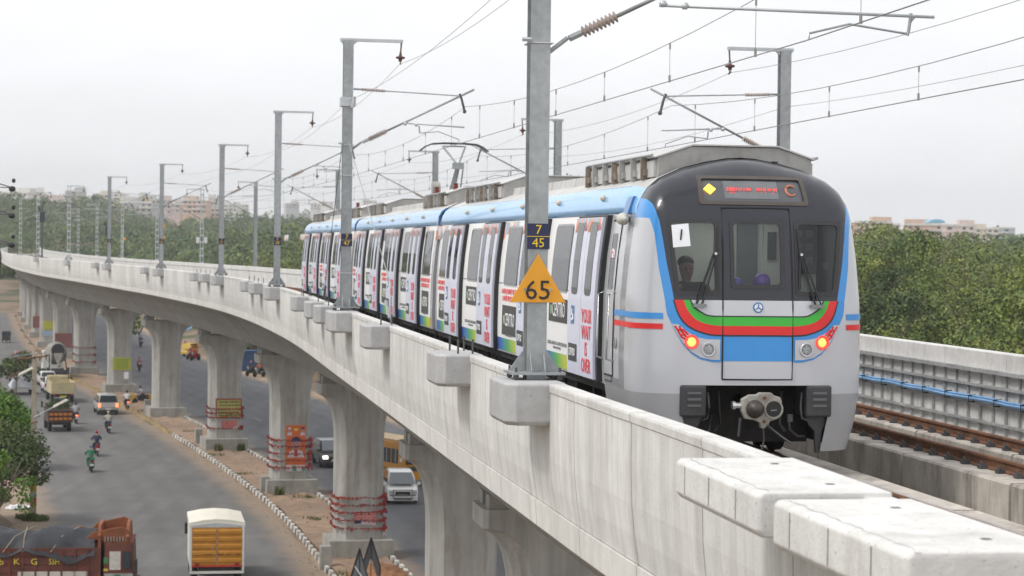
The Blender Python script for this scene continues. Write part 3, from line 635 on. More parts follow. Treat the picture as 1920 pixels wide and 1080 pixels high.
def body_shell(name,y0,y1,parent):
    """walls up to the gutter, blue rounded edge, grey roof: three parts"""
    side=[o for o in OUT if .92<=o[1]<=3.38]
    def shell(nm,prof,m,smooth=True):
        b=MB(); ysl=[y0 if nm=='side_wall' or y0<.5 else 1.9,y1]; full=[(w,z) for w,z in prof]+[(-w,z) for w,z in reversed(prof)]
        n=len(full); vs=[(w,y,z) for y in ysl for w,z in full]; b.add(vs,[(i,i+1,n+i+1,n+i) for i in range(n-1) if not (i==len(prof)-1 and nm!='roof')]); return b.build(nm,m,parent,smooth=smooth)
    shell('side_wall',side,silver); shell('roof_edge',[(1.49,3.38),(1.505,3.385),(1.51,3.48),(1.485,3.60),(1.42,3.71),(1.33,3.785)],tblue_sheen)
    shell('roof',[(1.33,3.785),(1.18,3.86),(.90,3.96),(.60,4.03),(0,4.07)],roofg)
    if y0>.5:        # the leading car: the roof edge grows out of the rounder cab shell
        for nm,A,B,mm in (('roof_edge',[(1.49,3.38),(1.488,3.385),(1.47,3.47),(1.44,3.56),(1.39,3.65),(1.34,3.73)],[(1.49,3.38),(1.505,3.385),(1.51,3.48),(1.485,3.60),(1.42,3.71),(1.33,3.785)],tblue_sheen),('roof',[(1.34,3.73),(1.18,3.87),(.88,4.01),(.5,4.11),(0,4.175)],[(1.33,3.785),(1.18,3.86),(.90,3.96),(.60,4.03),(0,4.07)],roofg)):
            n=len(A); sec=[]
            for y,t_ in ((1.0,0),(1.15,.05),(1.35,.3),(1.6,.7),(1.9,1)): sec.append([(A[i][0]*(1-t_)+B[i][0]*t_,y,A[i][1]*(1-t_)+B[i][1]*t_+.003) for i in range(n)])
            for sg in (-1,1):
                b=MB(); b.add([(sg*p[0],p[1],p[2]) for r_ in sec for p in r_],[(k_*n+i,k_*n+i+1,(k_+1)*n+i+1,(k_+1)*n+i) for k_ in range(4) for i in range(n-1)])
                b.build(nm,mm,parent,smooth=True)
    b=MB(); b.prism([(w,z) for w,z in zlist() if w>0]+[(-w,z) for w,z in reversed(zlist())],1,y1-.02,y1); b.build('end_wall',silver2,parent)
    b=MB(); b.box(-1.56,1.56,y0,y1,.80,.93); b.build('floor_frame',under,parent)
def window_frame(y0,y1,z0,z1,sg,parent,fr=wrapw):
    g=side_slab('window',rrect(y0,y1,z0,z1,.09),sg,.008,gside,parent); 
    return g
DOORS={0:[2.62,7.5,12.4,17.3],1:[2.6,7.5,12.4,17.3],2:[2.6,7.5,12.4,17.3]}
def dress_side(car,ci,sg):
    ends=(2.45 if ci==0 else .35, 21.4 if ci<2 else 20.0)
    ds=DOORS[ci]
    gaps=[]; p=ends[0]
    for d in ds: gaps.append((p,d-.12)); p=d+2.06
    gaps.append((p,ends[1]))
    for gi,(a,b_) in enumerate(gaps):
        if b_-a<.4: continue
        pan=side_slab('wrap_panel',[(a,1.18),(b_,1.18),(b_,3.37),(a,3.37)],sg,.004,wrapw,car)
        side_slab('colour_band',[(a,.95),(b_,.95),(b_,1.18),(a,1.18)],sg,.004,gradm,car)
        # ragged multicolour fringe under the gutter
        rr=random.Random(gi*7+ci); P=[(a,3.36)]; q=a
        while q<b_: P.append((q,3.36-rr.uniform(.06,.34))); q+=rr.uniform(.10,.22)
        P+= [(b_,3.36-.3),(b_,3.36)]
        side_slab('fringe_print',P,sg,.007,fringem,pan).location=(0,sum(x[0] for x in P)/len(P),0)
        if b_-a>2:
            mid=(a+b_)/2; wide=1.45; side_slab('window_seal',rrect(mid-wide/2-.03,mid+wide/2+.03,2.17,3.27,.12),sg,.012,trim0,car)
            side_slab('window',rrect(mid-wide/2,mid+wide/2,2.20,3.24,.09),sg,.018,gside,car)
        else:
            mid=(a+b_)/2; wide=min(.7,(b_-a)*.5); side_slab('window',rrect(mid-wide/2,mid+wide/2,2.20,3.24,.07),sg,.012,gside,car)
        if sg<0:
            wd=min(1.6,(b_-a)*.62); third=(gi%2==1)
            box=(1.55,2.0) if not third else (1.72,1.98)
            z0,z1=(1.25,1.80)
            if third: z0,z1=1.68,2.06
            side_slab('advert_box',[(mid-wd/2,z0),(mid+wd/2,z0),(mid+wd/2,z1),(mid-wd/2,z1)],sg,.012,darkpan,car)
            xo=-(Wz((z0+z1)/2)+.018); rot=R(-90)
            text('CENTRO',txwh,facing(xo,mid-.10,(z0+z1)/2,rot),wd*.17,.34,car)
            b=MB(); b.lathe([(0,.0),(0,.085),(.004,.085),(.004,0)],(xo+.004,mid+wd*.37,(z0+z1)/2),(xo-1,mid+wd*.37,(z0+z1)/2),12); b.build('advert_emblem',gradm,car)
            if not third: text('A NEW JOURNEY BEGINS\n& WE\'RE PROUD OF IT',txred,facing(-(Wz(2.0)+.014),mid,1.99,rot),.155 if b_-a>2 else .07,.14,car)
            else: text('LOOKING AHEAD TO A NEW DESTINATION',txgr,facing(-(Wz(1.33)+.012),mid,1.33,rot),.085,.085,car)
            text('ENTERTAINMENT & LIFESTYLE',txgr,facing(-(Wz(1.24)+.012),mid,1.245 if not third else 1.26,rot),.05,.05,car)
    for d in ds:
        side_slab('door_pocket',[(d-.12,.93),(d+2.06,.93),(d+2.06,3.37),(d-.12,3.37)],sg,.075,blackm,car,inset=-.02)
        for q,(a,b_) in enumerate(((d-.0,d+.99),(d+1.01,d+2.0))):
            lf=side_slab('door_leaf',[(a,.96),(b_,.96),(b_,3.34),(a,3.34)],sg,.115,lav,car,inset=.06)
            side_slab('window',rrect(a+.30,b_-.22,2.18,3.26,.1),sg,.121,gside,lf).location=(0,(a+.30+b_-.22)/2-lf.location.y,0)
            side_slab('fringe_print',[(a+.02,3.33),(a+.02,3.15),(a+.2,3.28),(a+.5,3.27),(a+.8,3.29),(b_-.02,3.12),(b_-.02,3.33)],sg,.118,fringem,lf).location=(0,0,0)
            if sg<0:
                rot=R(-90)
                if q==0:
                    for k_,wd in enumerate(('YOUR','WAIT','IS','OVER')): text(wd,txred,facing(-(Wz(1.8)+.125),a+.5,1.86-k_*.245,rot),.27,.30,car)
                else:
                    side_slab('advert_box',[(a+.2,1.15),(b_-.12,1.15),(b_-.12,1.42),(a+.2,1.42)],sg,.119,darkpan,car); text('CENTRO',txwh,facing(-(Wz(1.3)+.123),a+.55,1.285,rot),.12,.17,car)
                    side_slab('accessibility_sign',[(a+.45,1.72),(a+.72,1.72),(a+.72,2.0),(a+.45,2.0)],sg,.119,tdark,car); b=MB()
                    x=-(Wz(1.86)+.124); cy_=a+.585; b.tube([(x,cy_+.02,1.95),(x,cy_+.02,1.86),(x,cy_-.05,1.86),(x,cy_-.07,1.79)],.012,5); b.tube([(x,cy_+.05*math.cos(t_)+.01,1.82+.05*math.sin(t_)) for t_ in np.linspace(1.9,6.0,9)],.008,4); b.build('accessibility_symbol',txwh,car)
    # gutter lamps along the blue edge
    for y in np.arange(3.2,21,3.6):
        b=MB(); b.lathe([(0,.045),(.03,.05),(.06,.03),(.07,0)],(sg*1.475,y,3.62),(sg*2.3,y,3.85),8); b.build('side_lamp',mat('cream_lamp_cover',(.6,.5,.35),.5,var=.1),car)
def wheelset(b,y):
    for sx in (-1,1): b.lathe([(0,.0),(0,.43),(.02,.46),(.035,.43),(.13,.42),(.13,.2),(.10,.1),(.10,0)],(sx*.70,y,.43),(sx*2,y,.43),20)
    b.tube([(-.7,y,.43),(.7,y,.43)],.08,8)
def running_gear(car,ends):
    for yc in ends:
        b=MB()
        for dy in (-1.1,1.1): wheelset(b,yc+dy)
        for sx in (-1,1): 
            b.box(sx*1.0-.08,sx*1.0+.08,yc-1.5,yc+1.5,.45,.66); 
            for dy in (-1.1,1.1): b.box(sx*1.02-.12,sx*1.02+.12,yc+dy-.18,yc+dy+.18,.30,.58); b.tube([(sx*1.05,yc+dy*.55,.5),(sx*1.05,yc+dy*.55,.78)],.09,8)
        b.box(-.9,.9,yc-.3,yc+.3,.45,.7); b.build('bogie',under,car)
    b=MB(); rr=random.Random(3)
    y=ends[0]+2.0
    while y<ends[1]-2.6:
        L=rr.uniform(.7,1.5); dz=rr.uniform(.28,.42)
        b.box(-1.38,1.38,y,y+L,dz,.80); y+=L+rr.uniform(.12,.3)
    b.build('equipment_case',under,car)
    b=MB()
    for k_ in range(14):
        y=ends[0]-1+k_*1.35; b.tube([(-1.45,y,.82),(-1.45,y+.02,.55),(-1.42,y+.25,.5)],.02,5)
    b.tube([(-1.43,ends[0]+1.5,.62),(-1.43,ends[1]-1.5,.62)],.025,5); b.build('cable_conduit',steel_d,car)
def roof_unit(car,y0,y1,name='roof_air_conditioner'):
    b=MB(); P=[(-1.12,3.86),(-1.12,4.17),(-1.05,4.21),(-.62,4.34),(.62,4.34),(1.05,4.21),(1.12,4.17),(1.12,3.86)]
    b.prism(P,1,y0,y1); u=b.build(name,roofd,car,bevel=.015)
    b=MB(); b.prism([(-1.16,4.185),(-.63,4.365),(.63,4.365),(1.16,4.185),(1.16,4.165),(.62,4.345),(-.62,4.345),(-1.16,4.165)],1,y0-.04,y1+.04); b.build('lid',mat('pale_lid_grey',(.50,.50,.49),.5,var=.1,scale=4),u)
    for sg in (-1,1):
        y=y0+.08; q=0
        while y<y1-.25:
            L=.42+.12*((q*7)%3)
            b=MB(); b.box(min(sg*1.12,sg*1.16),max(sg*1.12,sg*1.16),y,y+L,3.90,4.13); b.build('access_panel',roofg if q%2 else mat('pale_lid_grey',(.5,.5,.49)),u)
            b=MB(); b.box(min(sg*1.12,sg*1.24),max(sg*1.12,sg*1.24),y+L+.02,y+L+.07,3.86,4.19); b.box(min(sg*1.12,sg*1.21),max(sg*1.12,sg*1.21),y+L-.06,y+L+.15,3.93,4.02); b.build('bracket',mat('brownish_bracket',(.24,.20,.16),.8,var=.3,scale=8) if q%3==0 else roofd,u); y+=L+.13; q+=1
        b=MB(); b.tube([(sg*1.2,y0,4.20),(sg*1.2,y1,4.20)],.022,6); b.build('hand_rail',galv,u)
    for r_ in range(3):
        for c_ in range(3):
            b=MB(); b.box(.25+c_*.14,.34+c_*.14,y0-.012,y0-.002,4.0+r_*.06,4.025+r_*.06); b.build('vent_slot',blackm,u)
def roof_mid(car,y0,y1):
    b=MB()
    y=y0
    while y<y1-.3:
        L=min(2.2,y1-y); b.prism([(-.98,3.92),(-.94,4.08),(0,4.15),(.94,4.08),(.98,3.92)],1,y,y+L-.04); y+=L
    b.build('walkway_panel',roofg,car)

train=[]
s_n=s_at(28.9,track_u[0]); sc0=s_n
for ci in range(3):
    sa=sc0+ci*(CARL+.55); sb=sa+CARL
    pa=W(sa,track_u[0],0); pb=W(sb,track_u[0],0); rz=math.atan2(-(pb-pa).x,(pb-pa).y)
    if ci==0: pa.x=3.34+0*pa.x
    car=empty('metro_car',pa,rz); train.append(car)
    tag(car,['leading metro car with black cab mask, paper number 1 and lit tail lamps','middle metro car in white advert wrap with raised pantograph on its roof','rear metro car farthest from the camera, partly behind the second mast'][ci],'train car','cars of the metro train')
    ylo=1.0 if ci==0 else .0; yhi=CARL if ci<2 else CARL-.9
    body_shell('body',ylo,yhi,car)
    if ci:
        b=MB(); b.prism([(w,z) for w,z in zlist() if w>0]+[(-w,z) for w,z in reversed(zlist())],1,-.0,.02); b.build('end_wall',silver2,car)
        b=MB(); b.box(-.75,.75,-.52,.0,1.0,3.3); b.build('gangway_bellows',rubber,car)
        for sg in (-1,1):
            side_slab('corner_strip',[(.0,3.4),(.28,3.4),(.28,3.54),(.0,3.54)],sg,.035,tdark,car,inset=.01)
            b=MB(); b.prism([(sg*w,z) for w,z in [(1.52,3.40),(1.50,3.60),(1.43,3.72),(1.32,3.80),(1.30,3.77),(1.40,3.69),(1.46,3.58),(1.48,3.40)]],1,-.01,.10); b.build('roof_trim',tdark,car)
    for sg in (-1,1): dress_side(car,ci,sg)
    running_gear(car,(3.6,18.2))
    roof_unit(car,1.3,5.9) if ci==0 else roof_unit(car,1.2,5.0)
    roof_unit(car,15.0,19.6) if ci!=1 else roof_unit(car,15.6,19.6)
    roof_mid(car,5.95 if ci==0 else 5.05,14.95 if ci!=1 else 15.5)
    if ci==2:
        b=MB(); n=len(zlist()); P=[(w,z) for w,z in zlist() if w>0]+[(-w,z) for w,z in reversed(zlist())]
        vs=[(w,yhi,z) for w,z in P]+[(w*.97,yhi+.5,.92+(z-.92)*.98) for w,z in P]+[(w*.72,yhi+.9,.92+(z-.92)*.93) for w,z in P]; m_=len(P)
        b.add(vs,[(k_*m_+i,k_*m_+i+1,(k_+1)*m_+i+1,(k_+1)*m_+i) for k_ in (0,1) for i in range(m_-1)]+[tuple(range(2*m_,3*m_))]); b.build('rear_cab_shell',shellm,car,smooth=True)
lead=train[0]
# ---- cab shell with real window openings
def make_cab():
    bm=bmesh.new(); ks=[0,.15,.3,.45,.58,.68,.76,.82,.87,.91,.94,.965,.983,.995,1.0]
    out=[]
    for (w0,z0),(w1,z1) in zip(_arc[:-1],_arc[1:]):
        n=max(1,int(math.hypot(w1-w0,z1-z0)/.09)); out+=[(w0+(w1-w0)*i/n,z0+(z1-z0)*i/n) for i in range(n)]
    out.append(_arc[-1]); out=out+[(-w,z) for w,z in reversed(out[:-1])]
    rings=[]
    c=bm.verts.new((0,Fd(0,KC),KC))
    for k_ in ks[1:]:
        rings.append([bm.verts.new((w*k_, slp(KC+(z-KC)*k_)+RN*(1-(1-min(1,k_)**NN)**(1/NN)), KC+(z-KC)*k_)) for w,z in out])
    rings.append([bm.verts.new((w,1.02+.0*z if True else 0,z)) for w,z in out])
    rings.append([bm.verts.new((w,1.35,z)) for w,z in out])
    for i in range(len(out)-1): bm.faces.new((c,rings[0][i],rings[0][i+1]))
    for a,b_ in zip(rings[:-1],rings[1:]):
        for i in range(len(out)-1): bm.faces.new((a[i],b_[i],b_[i+1],a[i+1]))
    # lower skirts either side of the coupler opening
    zs=[.15,.28,.45,.6,.75,.92,KC]
    for sg in (-1,1):
        grid=[]
        for z in zs:
            Wd=Wz(z); e=1.02 if z>.62 else 1.02-(.62-z)*.22; row=[]
            for t_ in (0,.2,.4,.55,.68,.78,.86,.92,.96,.985,1):
                u=e+(Wd-e)*t_; row.append(bm.verts.new((sg*u,Fd(u,z) ,z)))
            row.append(bm.verts.new((sg*Wd,1.02,z))); row.append(bm.verts.new((sg*Wd,2.35 if z>.3 else 2.1,z)))
            grid.append(row)
        for a,b_ in zip(grid[:-1],grid[1:]):
            for i in range(len(a)-1): bm.faces.new((a[i],b_[i],b_[i+1],a[i+1]))
    bmesh.ops.remove_doubles(bm,verts=bm.verts[:],dist=1e-4)
    holes=[[(-.335,2.405),(.335,2.405),(.335,3.255),(-.335,3.255)],[(.575,2.315),(1.085,2.31),(1.185,3.25),(.575,3.255)],[(-1.085,2.31),(-.575,2.315),(-.575,3.255),(-1.185,3.25)],[(-.72,3.545),(.72,3.545),(.70,3.865),(-.70,3.865)]]
    for H in holes:
        for (x0,z0),(x1,z1) in zip(H,H[1:]+H[:1]):
            no=Vector((z1-z0,0,-(x1-x0))).normalized()
            gf=[f for f in bm.faces if f.calc_center_median().y<1.0 and min(x for x,_ in H)-.4<f.calc_center_median().x<max(x for x,_ in H)+.4 and 2.0<f.calc_center_median().z<4.1]
            ge=set(e for f in gf for e in f.edges); gv=set(v for f in gf for v in f.verts)
            bmesh.ops.bisect_plane(bm,geom=list(gv)+list(ge)+gf,plane_co=Vector((x0,0,z0)),plane_no=no,dist=1e-5)
        def inside(x,z):
            return all((x1-x0)*(z-z0)-(z1-z0)*(x-x0)>-1e-6 for (x0,z0),(x1,z1) in zip(H,H[1:]+H[:1]))
        kill=[f for f in bm.faces if f.calc_center_median().y<1.0 and inside(f.calc_center_median().x,f.calc_center_median().z)]
        bmesh.ops.delete(bm,geom=kill,context='FACES')
    bmesh.ops.recalc_face_normals(bm,faces=bm.faces[:])
    me=bpy.data.meshes.new('cab_shell'); bm.to_mesh(me); bm.free(); me.materials.append(shellm); me.polygons.foreach_set('use_smooth',[True]*len(me.polygons))
    o=mkobj('cab_shell',me,lead)
    return o
shell=make_cab()
def ring_patch(name,outer,inner,off,m,parent,thick=.02):
    """frame between two outlines with the same number of points"""
    b=MB(); n=len(outer)
    vs=[(u,Fd(u,z)-off,z) for u,z in outer]+[(u,Fd(u,z)-off,z) for u,z in inner]+[(u,Fd(u,z)+thick,z) for u,z in inner]+[(u,Fd(u,z)+.002,z) for u,z in outer]
    fs=[]
    for i in range(n):
        j=(i+1)%n; fs += [(i,j,n+j,n+i),(n+i,n+j,2*n+j,2*n+i),(i,3*n+i,3*n+j,j)]
    b.add(vs,fs); return b.build(name,m,parent)
def quad_round(c4,r,n=3,sub=3):
    """rounded four-corner outline"""
    P=[]
    for i in range(4):
        p=Vector(c4[i]); a=(Vector(c4[i-1])-p).normalized(); b_=(Vector(c4[(i+1)%4])-p).normalized(); s_=p+a*r; e_=p+b_*r
        for k_ in range(n+1):
            t_=k_/n; P.append(tuple(s_*(1-t_)**2+p*2*t_*(1-t_)+e_*t_**2))
        nx=Vector(c4[(i+1)%4])-b_*0; q=Vector(c4[(i+1)%4]); nb=(p-q).normalized(); q2=q+nb*r
        for k_ in range(1,sub): P.append(tuple(e_+(q2-e_)*k_/sub))
    return P
WIN={'centre_window':[(-.335,2.405),(.335,2.405),(.335,3.255),(-.335,3.255)],'right_window':[(.575,2.315),(1.085,2.31),(1.185,3.25),(.575,3.255)],'left_window':[(-1.085,2.31),(-.575,2.315),(-.575,3.255),(-1.185,3.25)]}
maskm=mat('matt_black_seal',(.03,.03,.033),.45,var=.05)
for nm,c4 in WIN.items():
    cx_=sum(p[0] for p in c4)/4; cz_=sum(p[1] for p in c4)/4
    big=[(cx_+(x-cx_)*1+math.copysign(.045,x-cx_),cz_+(z-cz_)+math.copysign(.045,z-cz_)) for x,z in c4]; sm=[(x-math.copysign(.012,x-cx_),z-math.copysign(.012,z-cz_)) for x,z in c4]
    fo_=ring_patch('window_seal',quad_round(big,.06),quad_round(sm,.055),.012,maskm,lead)
    front_patch('windscreen',quad_round(sm,.055),-.010,gcab,lead,du=.15,dv=.15)
# smile stripes
def arcp(P,m=6):   # smooth open outline
    pts=catmull([(p[0],p[1]) for p in P],m); return [tuple(p) for p in pts]
ro=arcp([(1.145,2.2),(1.065,1.98),(.94,1.845),(.70,1.752),(.49,1.735),(.25,1.735)])
ri=arcp([(1.025,2.2),(.965,2.06),(.85,1.935),(.69,1.875),(.49,1.855),(.25,1.855)])
gi_=arcp([(.945,2.2),(.89,2.10),(.79,2.025),(.69,1.982),(.49,1.975),(.25,1.975)])
bo=arcp([(1.165,2.2),(1.085,1.97),(.95,1.825),(.70,1.73),(.49,1.713),(.25,1.713)])
def band(name,outer,inner,off,m):
    O=outer+[(-u,z) for u,z in reversed(outer)]; I=inner+[(-u,z) for u,z in reversed(inner)]
    # resample as strips
    b=MB(); n=len(O)
    rows=[]
    for t_ in (0,.5,1):
        rows.append([(O[i][0]*(1-t_)+I[i][0]*t_, O[i][1]*(1-t_)+I[i][1]*t_) for i in range(n)])
    vs=[(u,Fd(u,z)-off,z) for r_ in rows for u,z in r_]
    b.add(vs,[(k_*n+i,k_*n+i+1,(k_+1)*n+i+1,(k_+1)*n+i) for k_ in (0,1) for i in range(n-1)])
    return b.build(name,m,lead,smooth=True)
bl=[(1.235,1.99),(1.185,1.89),(1.135,1.78),(1.03,1.60),(.91,1.47),(.78,1.395),(.62,1.362),(.52,1.358)]
front_patch('blue_apron',mir([(0,1.378),(.50,1.378)]+[(.52,1.358)]+list(reversed(bl[:-1]))+[(1.255,2.1),(1.26,2.19),(0,2.19)]),.003,tblue,lead,du=.1,dv=.1)
cen=list(reversed(gi_)); 
front_patch('silver_panel',mir([(0,1.975)]+cen[0:]+[(0,2.2)]) if False else [(u,z) for u,z in gi_]+[(-u,z) for u,z in reversed(gi_)],.006,silver,lead,du=.1,dv=.06)
band('black_outline',bo,ro,.008,maskm); band('red_stripe',ro,ri,.007,tred); band('green_stripe',ri,gi_,.0075,tgreen)
gl_=[(u*.985,z+.018) for u,z in gi_]; band('black_pinstripe',gi_,gl_,.0085,maskm)
def loop_tube(name,P,r,m,parent,off=.004,seg=4):
    b=MB(); b.tube([(u,Fd(u,z)-off,z) for u,z in P],r,seg); return b.build(name,m,parent)
# door: dark gap all round
dpts=[(-.49,1.13),(-.49,1.6),(-.49,2.1),(-.485,2.6),(-.48,3.0),(-.475,3.455),(0,3.46),(.475,3.455),(.48,3.0),(.485,2.6),(.49,2.1),(.49,1.6),(.49,1.13),(0,1.127),(-.49,1.13)]
loop_tube('emergency_door_gap',dpts,.011,rubber,lead,.006)
dr=[(-.49,3.42),(-.455,3.42),(-.455,2.2),(-.49,2.2)]
# headlamp housings
hs=[(1.178,1.875),(1.09,1.87),(1.00,1.79),(.86,1.70),(.70,1.672),(.525,1.668),(.525,1.395),(.64,1.395),(.79,1.425),(.92,1.505),(1.03,1.625),(1.12,1.765)]
whitelens=mat('clear_lamp_lens',(.55,.57,.55),.15,var=.2,scale=40,coat=.5)
tail=mat('lit_tail_lamp',(.9,.4,.1),.4,var=0,emis=((1.0,.50,.12),1.0)); tailr=mat('red_lamp_rim',(.7,.05,.04),.3,var=0,emis=((1,.08,.05),.45)); trim=mat('lamp_housing_silver',(.55,.55,.58),.3,.2,var=.03)
for sg in (-1,1):
    P=[(sg*u,z) for u,z in hs]; 
    if sg<0: P=P[::-1]
    hsg=front_patch('lamp_housing',P,.012,trim,lead,du=.1,dv=.1)
    for P2 in ([(1.14,1.85),(1.105,1.80),(1.05,1.70),(.965,1.655)],[(1.08,1.85),(1.05,1.78),(.985,1.70)],[(1.105,1.80),(1.03,1.80),(.96,1.735)],[(1.05,1.725),(1.00,1.745)]):
        b=MB(); pts=[Vector((sg*u,Fd(u,z)-.016,z)) for u,z in P2]; b.tube(pts,.013,4); b.build('red_ornament',tred,hsg)
    for u,z,kind in ((.915,1.635,'t'),(.685,1.535,'w')):
        y=Fd(u,z)-.012; x=sg*u; a=(x,y,z); bb=(x+sg*.12,y-1,z)
        b=MB(); b.lathe([(.0,.098),(.02,.098),(.028,.092),(.026,.074),(.0,.066)],a,bb,20,0,False); b.build('lamp_rim',tailr if kind=='t' else trim,lead)
        b=MB(); b.lathe([(-.0,.062),(.012,.058),(.02,.04),(.022,0)],a,bb,20); lamp=b.build('tail_lamp' if kind=='t' else 'headlamp',tail if kind=='t' else whitelens,lead)
        if kind=='w':
            b=MB()
            for q in range(7):
                an=q*math.pi*2/6; rr_=.045 if q<6 else 0; cx_,cz_=x+rr_*math.cos(an),z+rr_*math.sin(an); b.lathe([(.0,.019),(.008,.016),(.008,0)],(cx_,y-.02,cz_),(cx_+sg*.12,y-1.02,cz_),8)
            b.build('lens_cell',mat('lamp_reflector',(.30,.33,.33),.2,.5,var=.1),lamp)
    # side pinstripes on the cab flank
    for z0,z1,mm in ((1.94,2.02,tblue),(1.80,1.875,tred)):
        b=MB(); vs=[]
        pts=[(1-.21*(1-q/27)**2.4,None) for q in range(28)]
        for z in (z0,z1):
            for k_,_ in pts: vs.append((sg*Wz(z)*(1+.0*k_)*k_+sg*.007, slp(z)+RN*(1-(1-min(1,kk(k_*Wz(z),z))**NN)**(1/NN))-.004, z))
            for y in (1.3,1.8,2.32): vs.append((sg*(Wz(z)+.006),y,z))
        m_=len(vs)//2; b.add(vs,[(i,i+1,m_+i+1,m_+i) for i in range(m_-1)]); b.build('side_stripe',mm,lead,smooth=True)
    # marker box and round sensor horn at the roof corner
    side_slab('corner_marker',[(1.28,3.38),(1.6,3.38),(1.6,3.62),(1.28,3.62)],sg,.06,tdark,lead,inset=.0)
    b=MB(); b.lathe([(0,.05),(.02,.085),(.12,.09),(.18,.07),(.22,.045),(.30,.04),(.31,0)],(sg*1.59,1.45,3.30),(sg*1.66,.45,3.28),14); b.tube([(sg*1.45,1.55,3.3),(sg*1.55,1.42,3.3)],.04,6); b.build('rear_view_camera',mat('pale_grey_casting',(.5,.5,.45),.5,var=.1),lead,smooth=True)
    # cab door with hand rails
    side_slab('cab_door_gap',rrect(1.72,2.36,1.05,3.30,.04),sg,.006,rubber,lead); cd=side_slab('cab_door',rrect(1.75,2.33,1.08,3.27,.03),sg,.012,silver,lead,du=0)
    side_slab('cab_door_window',rrect(1.88,2.2,2.3,3.1,.05),sg,.016,gside,lead)
    for y in (1.68,2.40):
        b=MB(); b.tube([(sg*(Wz(1.3)+.0),y,1.28),(sg*(Wz(1.3)+.10),y,1.31),(sg*(Wz(1.6)+.10),y,1.6),(sg*(Wz(2.2)+.10),y,2.22),(sg*Wz(2.3),y,2.27)],.019,8); b.build('hand_rail',chrome,lead,smooth=True)
    b=MB(); b.box(sg*1.60-.05,sg*1.60+.08,1.8,2.3,1.0,1.045); b.build('foot_step',galv,lead)
    b=MB(); b.lathe([(0,.08),(.012,.08),(.012,.0)],(sg*(Wz(1.62)+.01),1.55,1.55),(sg*3,1.55,1.55),12); b.build('socket_cover',chrome,lead)
    b=MB(); b.lathe([(0,.13),(.012,.13),(.012,.0)],(sg*(Wz(2.9)+.02),2.05,2.75),(sg*3,2.05,2.75),16); b.build('round_door_sticker',txwh,lead)
    b=MB(); b.lathe([(0,.10),(.004,.10),(.004,.085),(0,.085)],(sg*(Wz(2.9)+.034),2.05,2.75),(sg*3,2.05,2.75),16,0,False); b.build('sticker_ring',txred,lead)
    b=MB(); b.lathe([(0,.11),(.015,.12),(.015,.09),(-.05,.07),(-.05,0)],(sg*1.57,1.25,.72),(sg*3,1.25,.72),16); b.build('jack_socket',silver2,lead)
# destination display
amber=mat('amber_led',(.9,.6,.05),.5,var=0,emis=((1.0,.55,.05),2.2)); ledr=mat('red_led_text',(.8,.1,.1),.5,var=0,emis=((1.0,.14,.12),.32)); dull=mat('dull_orange_led',(.5,.18,.10),.5,var=0,emis=((.8,.22,.08),.12))
disp=mat('display_panel',(.085,.09,.10),.25,var=.08,coat=.4); disp2=mat('display_panel_centre',(.16,.17,.18),.25,var=.08,coat=.4)
ring_patch('display_frame',quad_round([(-.775,3.50),(.775,3.50),(.75,3.905),(-.75,3.905)],.05),quad_round([(-.715,3.55),(.715,3.55),(.695,3.86),(-.695,3.86)],.03),.012,mat('brownish_display_frame',(.085,.07,.06),.5,var=.1),lead)
def yd(u,z): return Fd(u,z)+.03
dp=front_patch('destination_display',[(-.74,3.53),(.74,3.53),(.715,3.88),(-.715,3.88)],-.03,disp,lead,du=.15,dv=.1)
front_patch('display_text_field',[(-.40,3.585),(.36,3.585),(.36,3.83),(-.40,3.83)],-.025,disp2,lead,du=.15,dv=.1)
yy=Fd(.2,3.7)+.012
sl=math.atan2(Fd(0,3.8)-Fd(0,3.6),.2)
tilt=Matrix.Rotation(sl,4,'X')
b=MB(); rr=random.Random(5)
for row,(zc,h_) in enumerate(((3.715,.030),(3.668,.014))):
    x=-.37
    while x<.33:
        if not (-.02<x<.03):
            hh=h_*rr.uniform(.6,1); w_=rr.uniform(.010,.03) if row==0 else rr.uniform(.008,.02)
            b.box(x,x+w_,yy-.006+(zc-3.715)*-math.tan(sl)*0,yy,zc-hh,zc+hh) if (row==0 or rr.random()<.55) else None
            if row==0 and rr.random()<.6: b.box(x-.008,x+w_+.008,yy-.006,yy,zc-.004,zc+.004)
        x+=rr.uniform(.026,.040)
o=b.build('led_characters',ledr,lead)
b=MB(); b.prism([(-.085,0),(0,-.085),(.085,0),(0,.085)],1,-.01,0); o=b.build('amber_diamond',amber,lead); o.location=(-.60,Fd(.6,3.71)+.015,3.71); o.rotation_euler=(-sl,0,0)
b=MB(); ps=[]; 
for q in range(15):
    a=R(40+q*280/14); ps.append((.075*math.cos(a),0,.085*math.sin(a)))
b.tube(ps,[.006+.012*math.sin(i/14*math.pi) for i in range(15)],5); o=b.build('operator_emblem',dull,lead); o.location=(.555,Fd(.55,3.71)+.018,3.71); o.rotation_euler=(-sl,0,0)
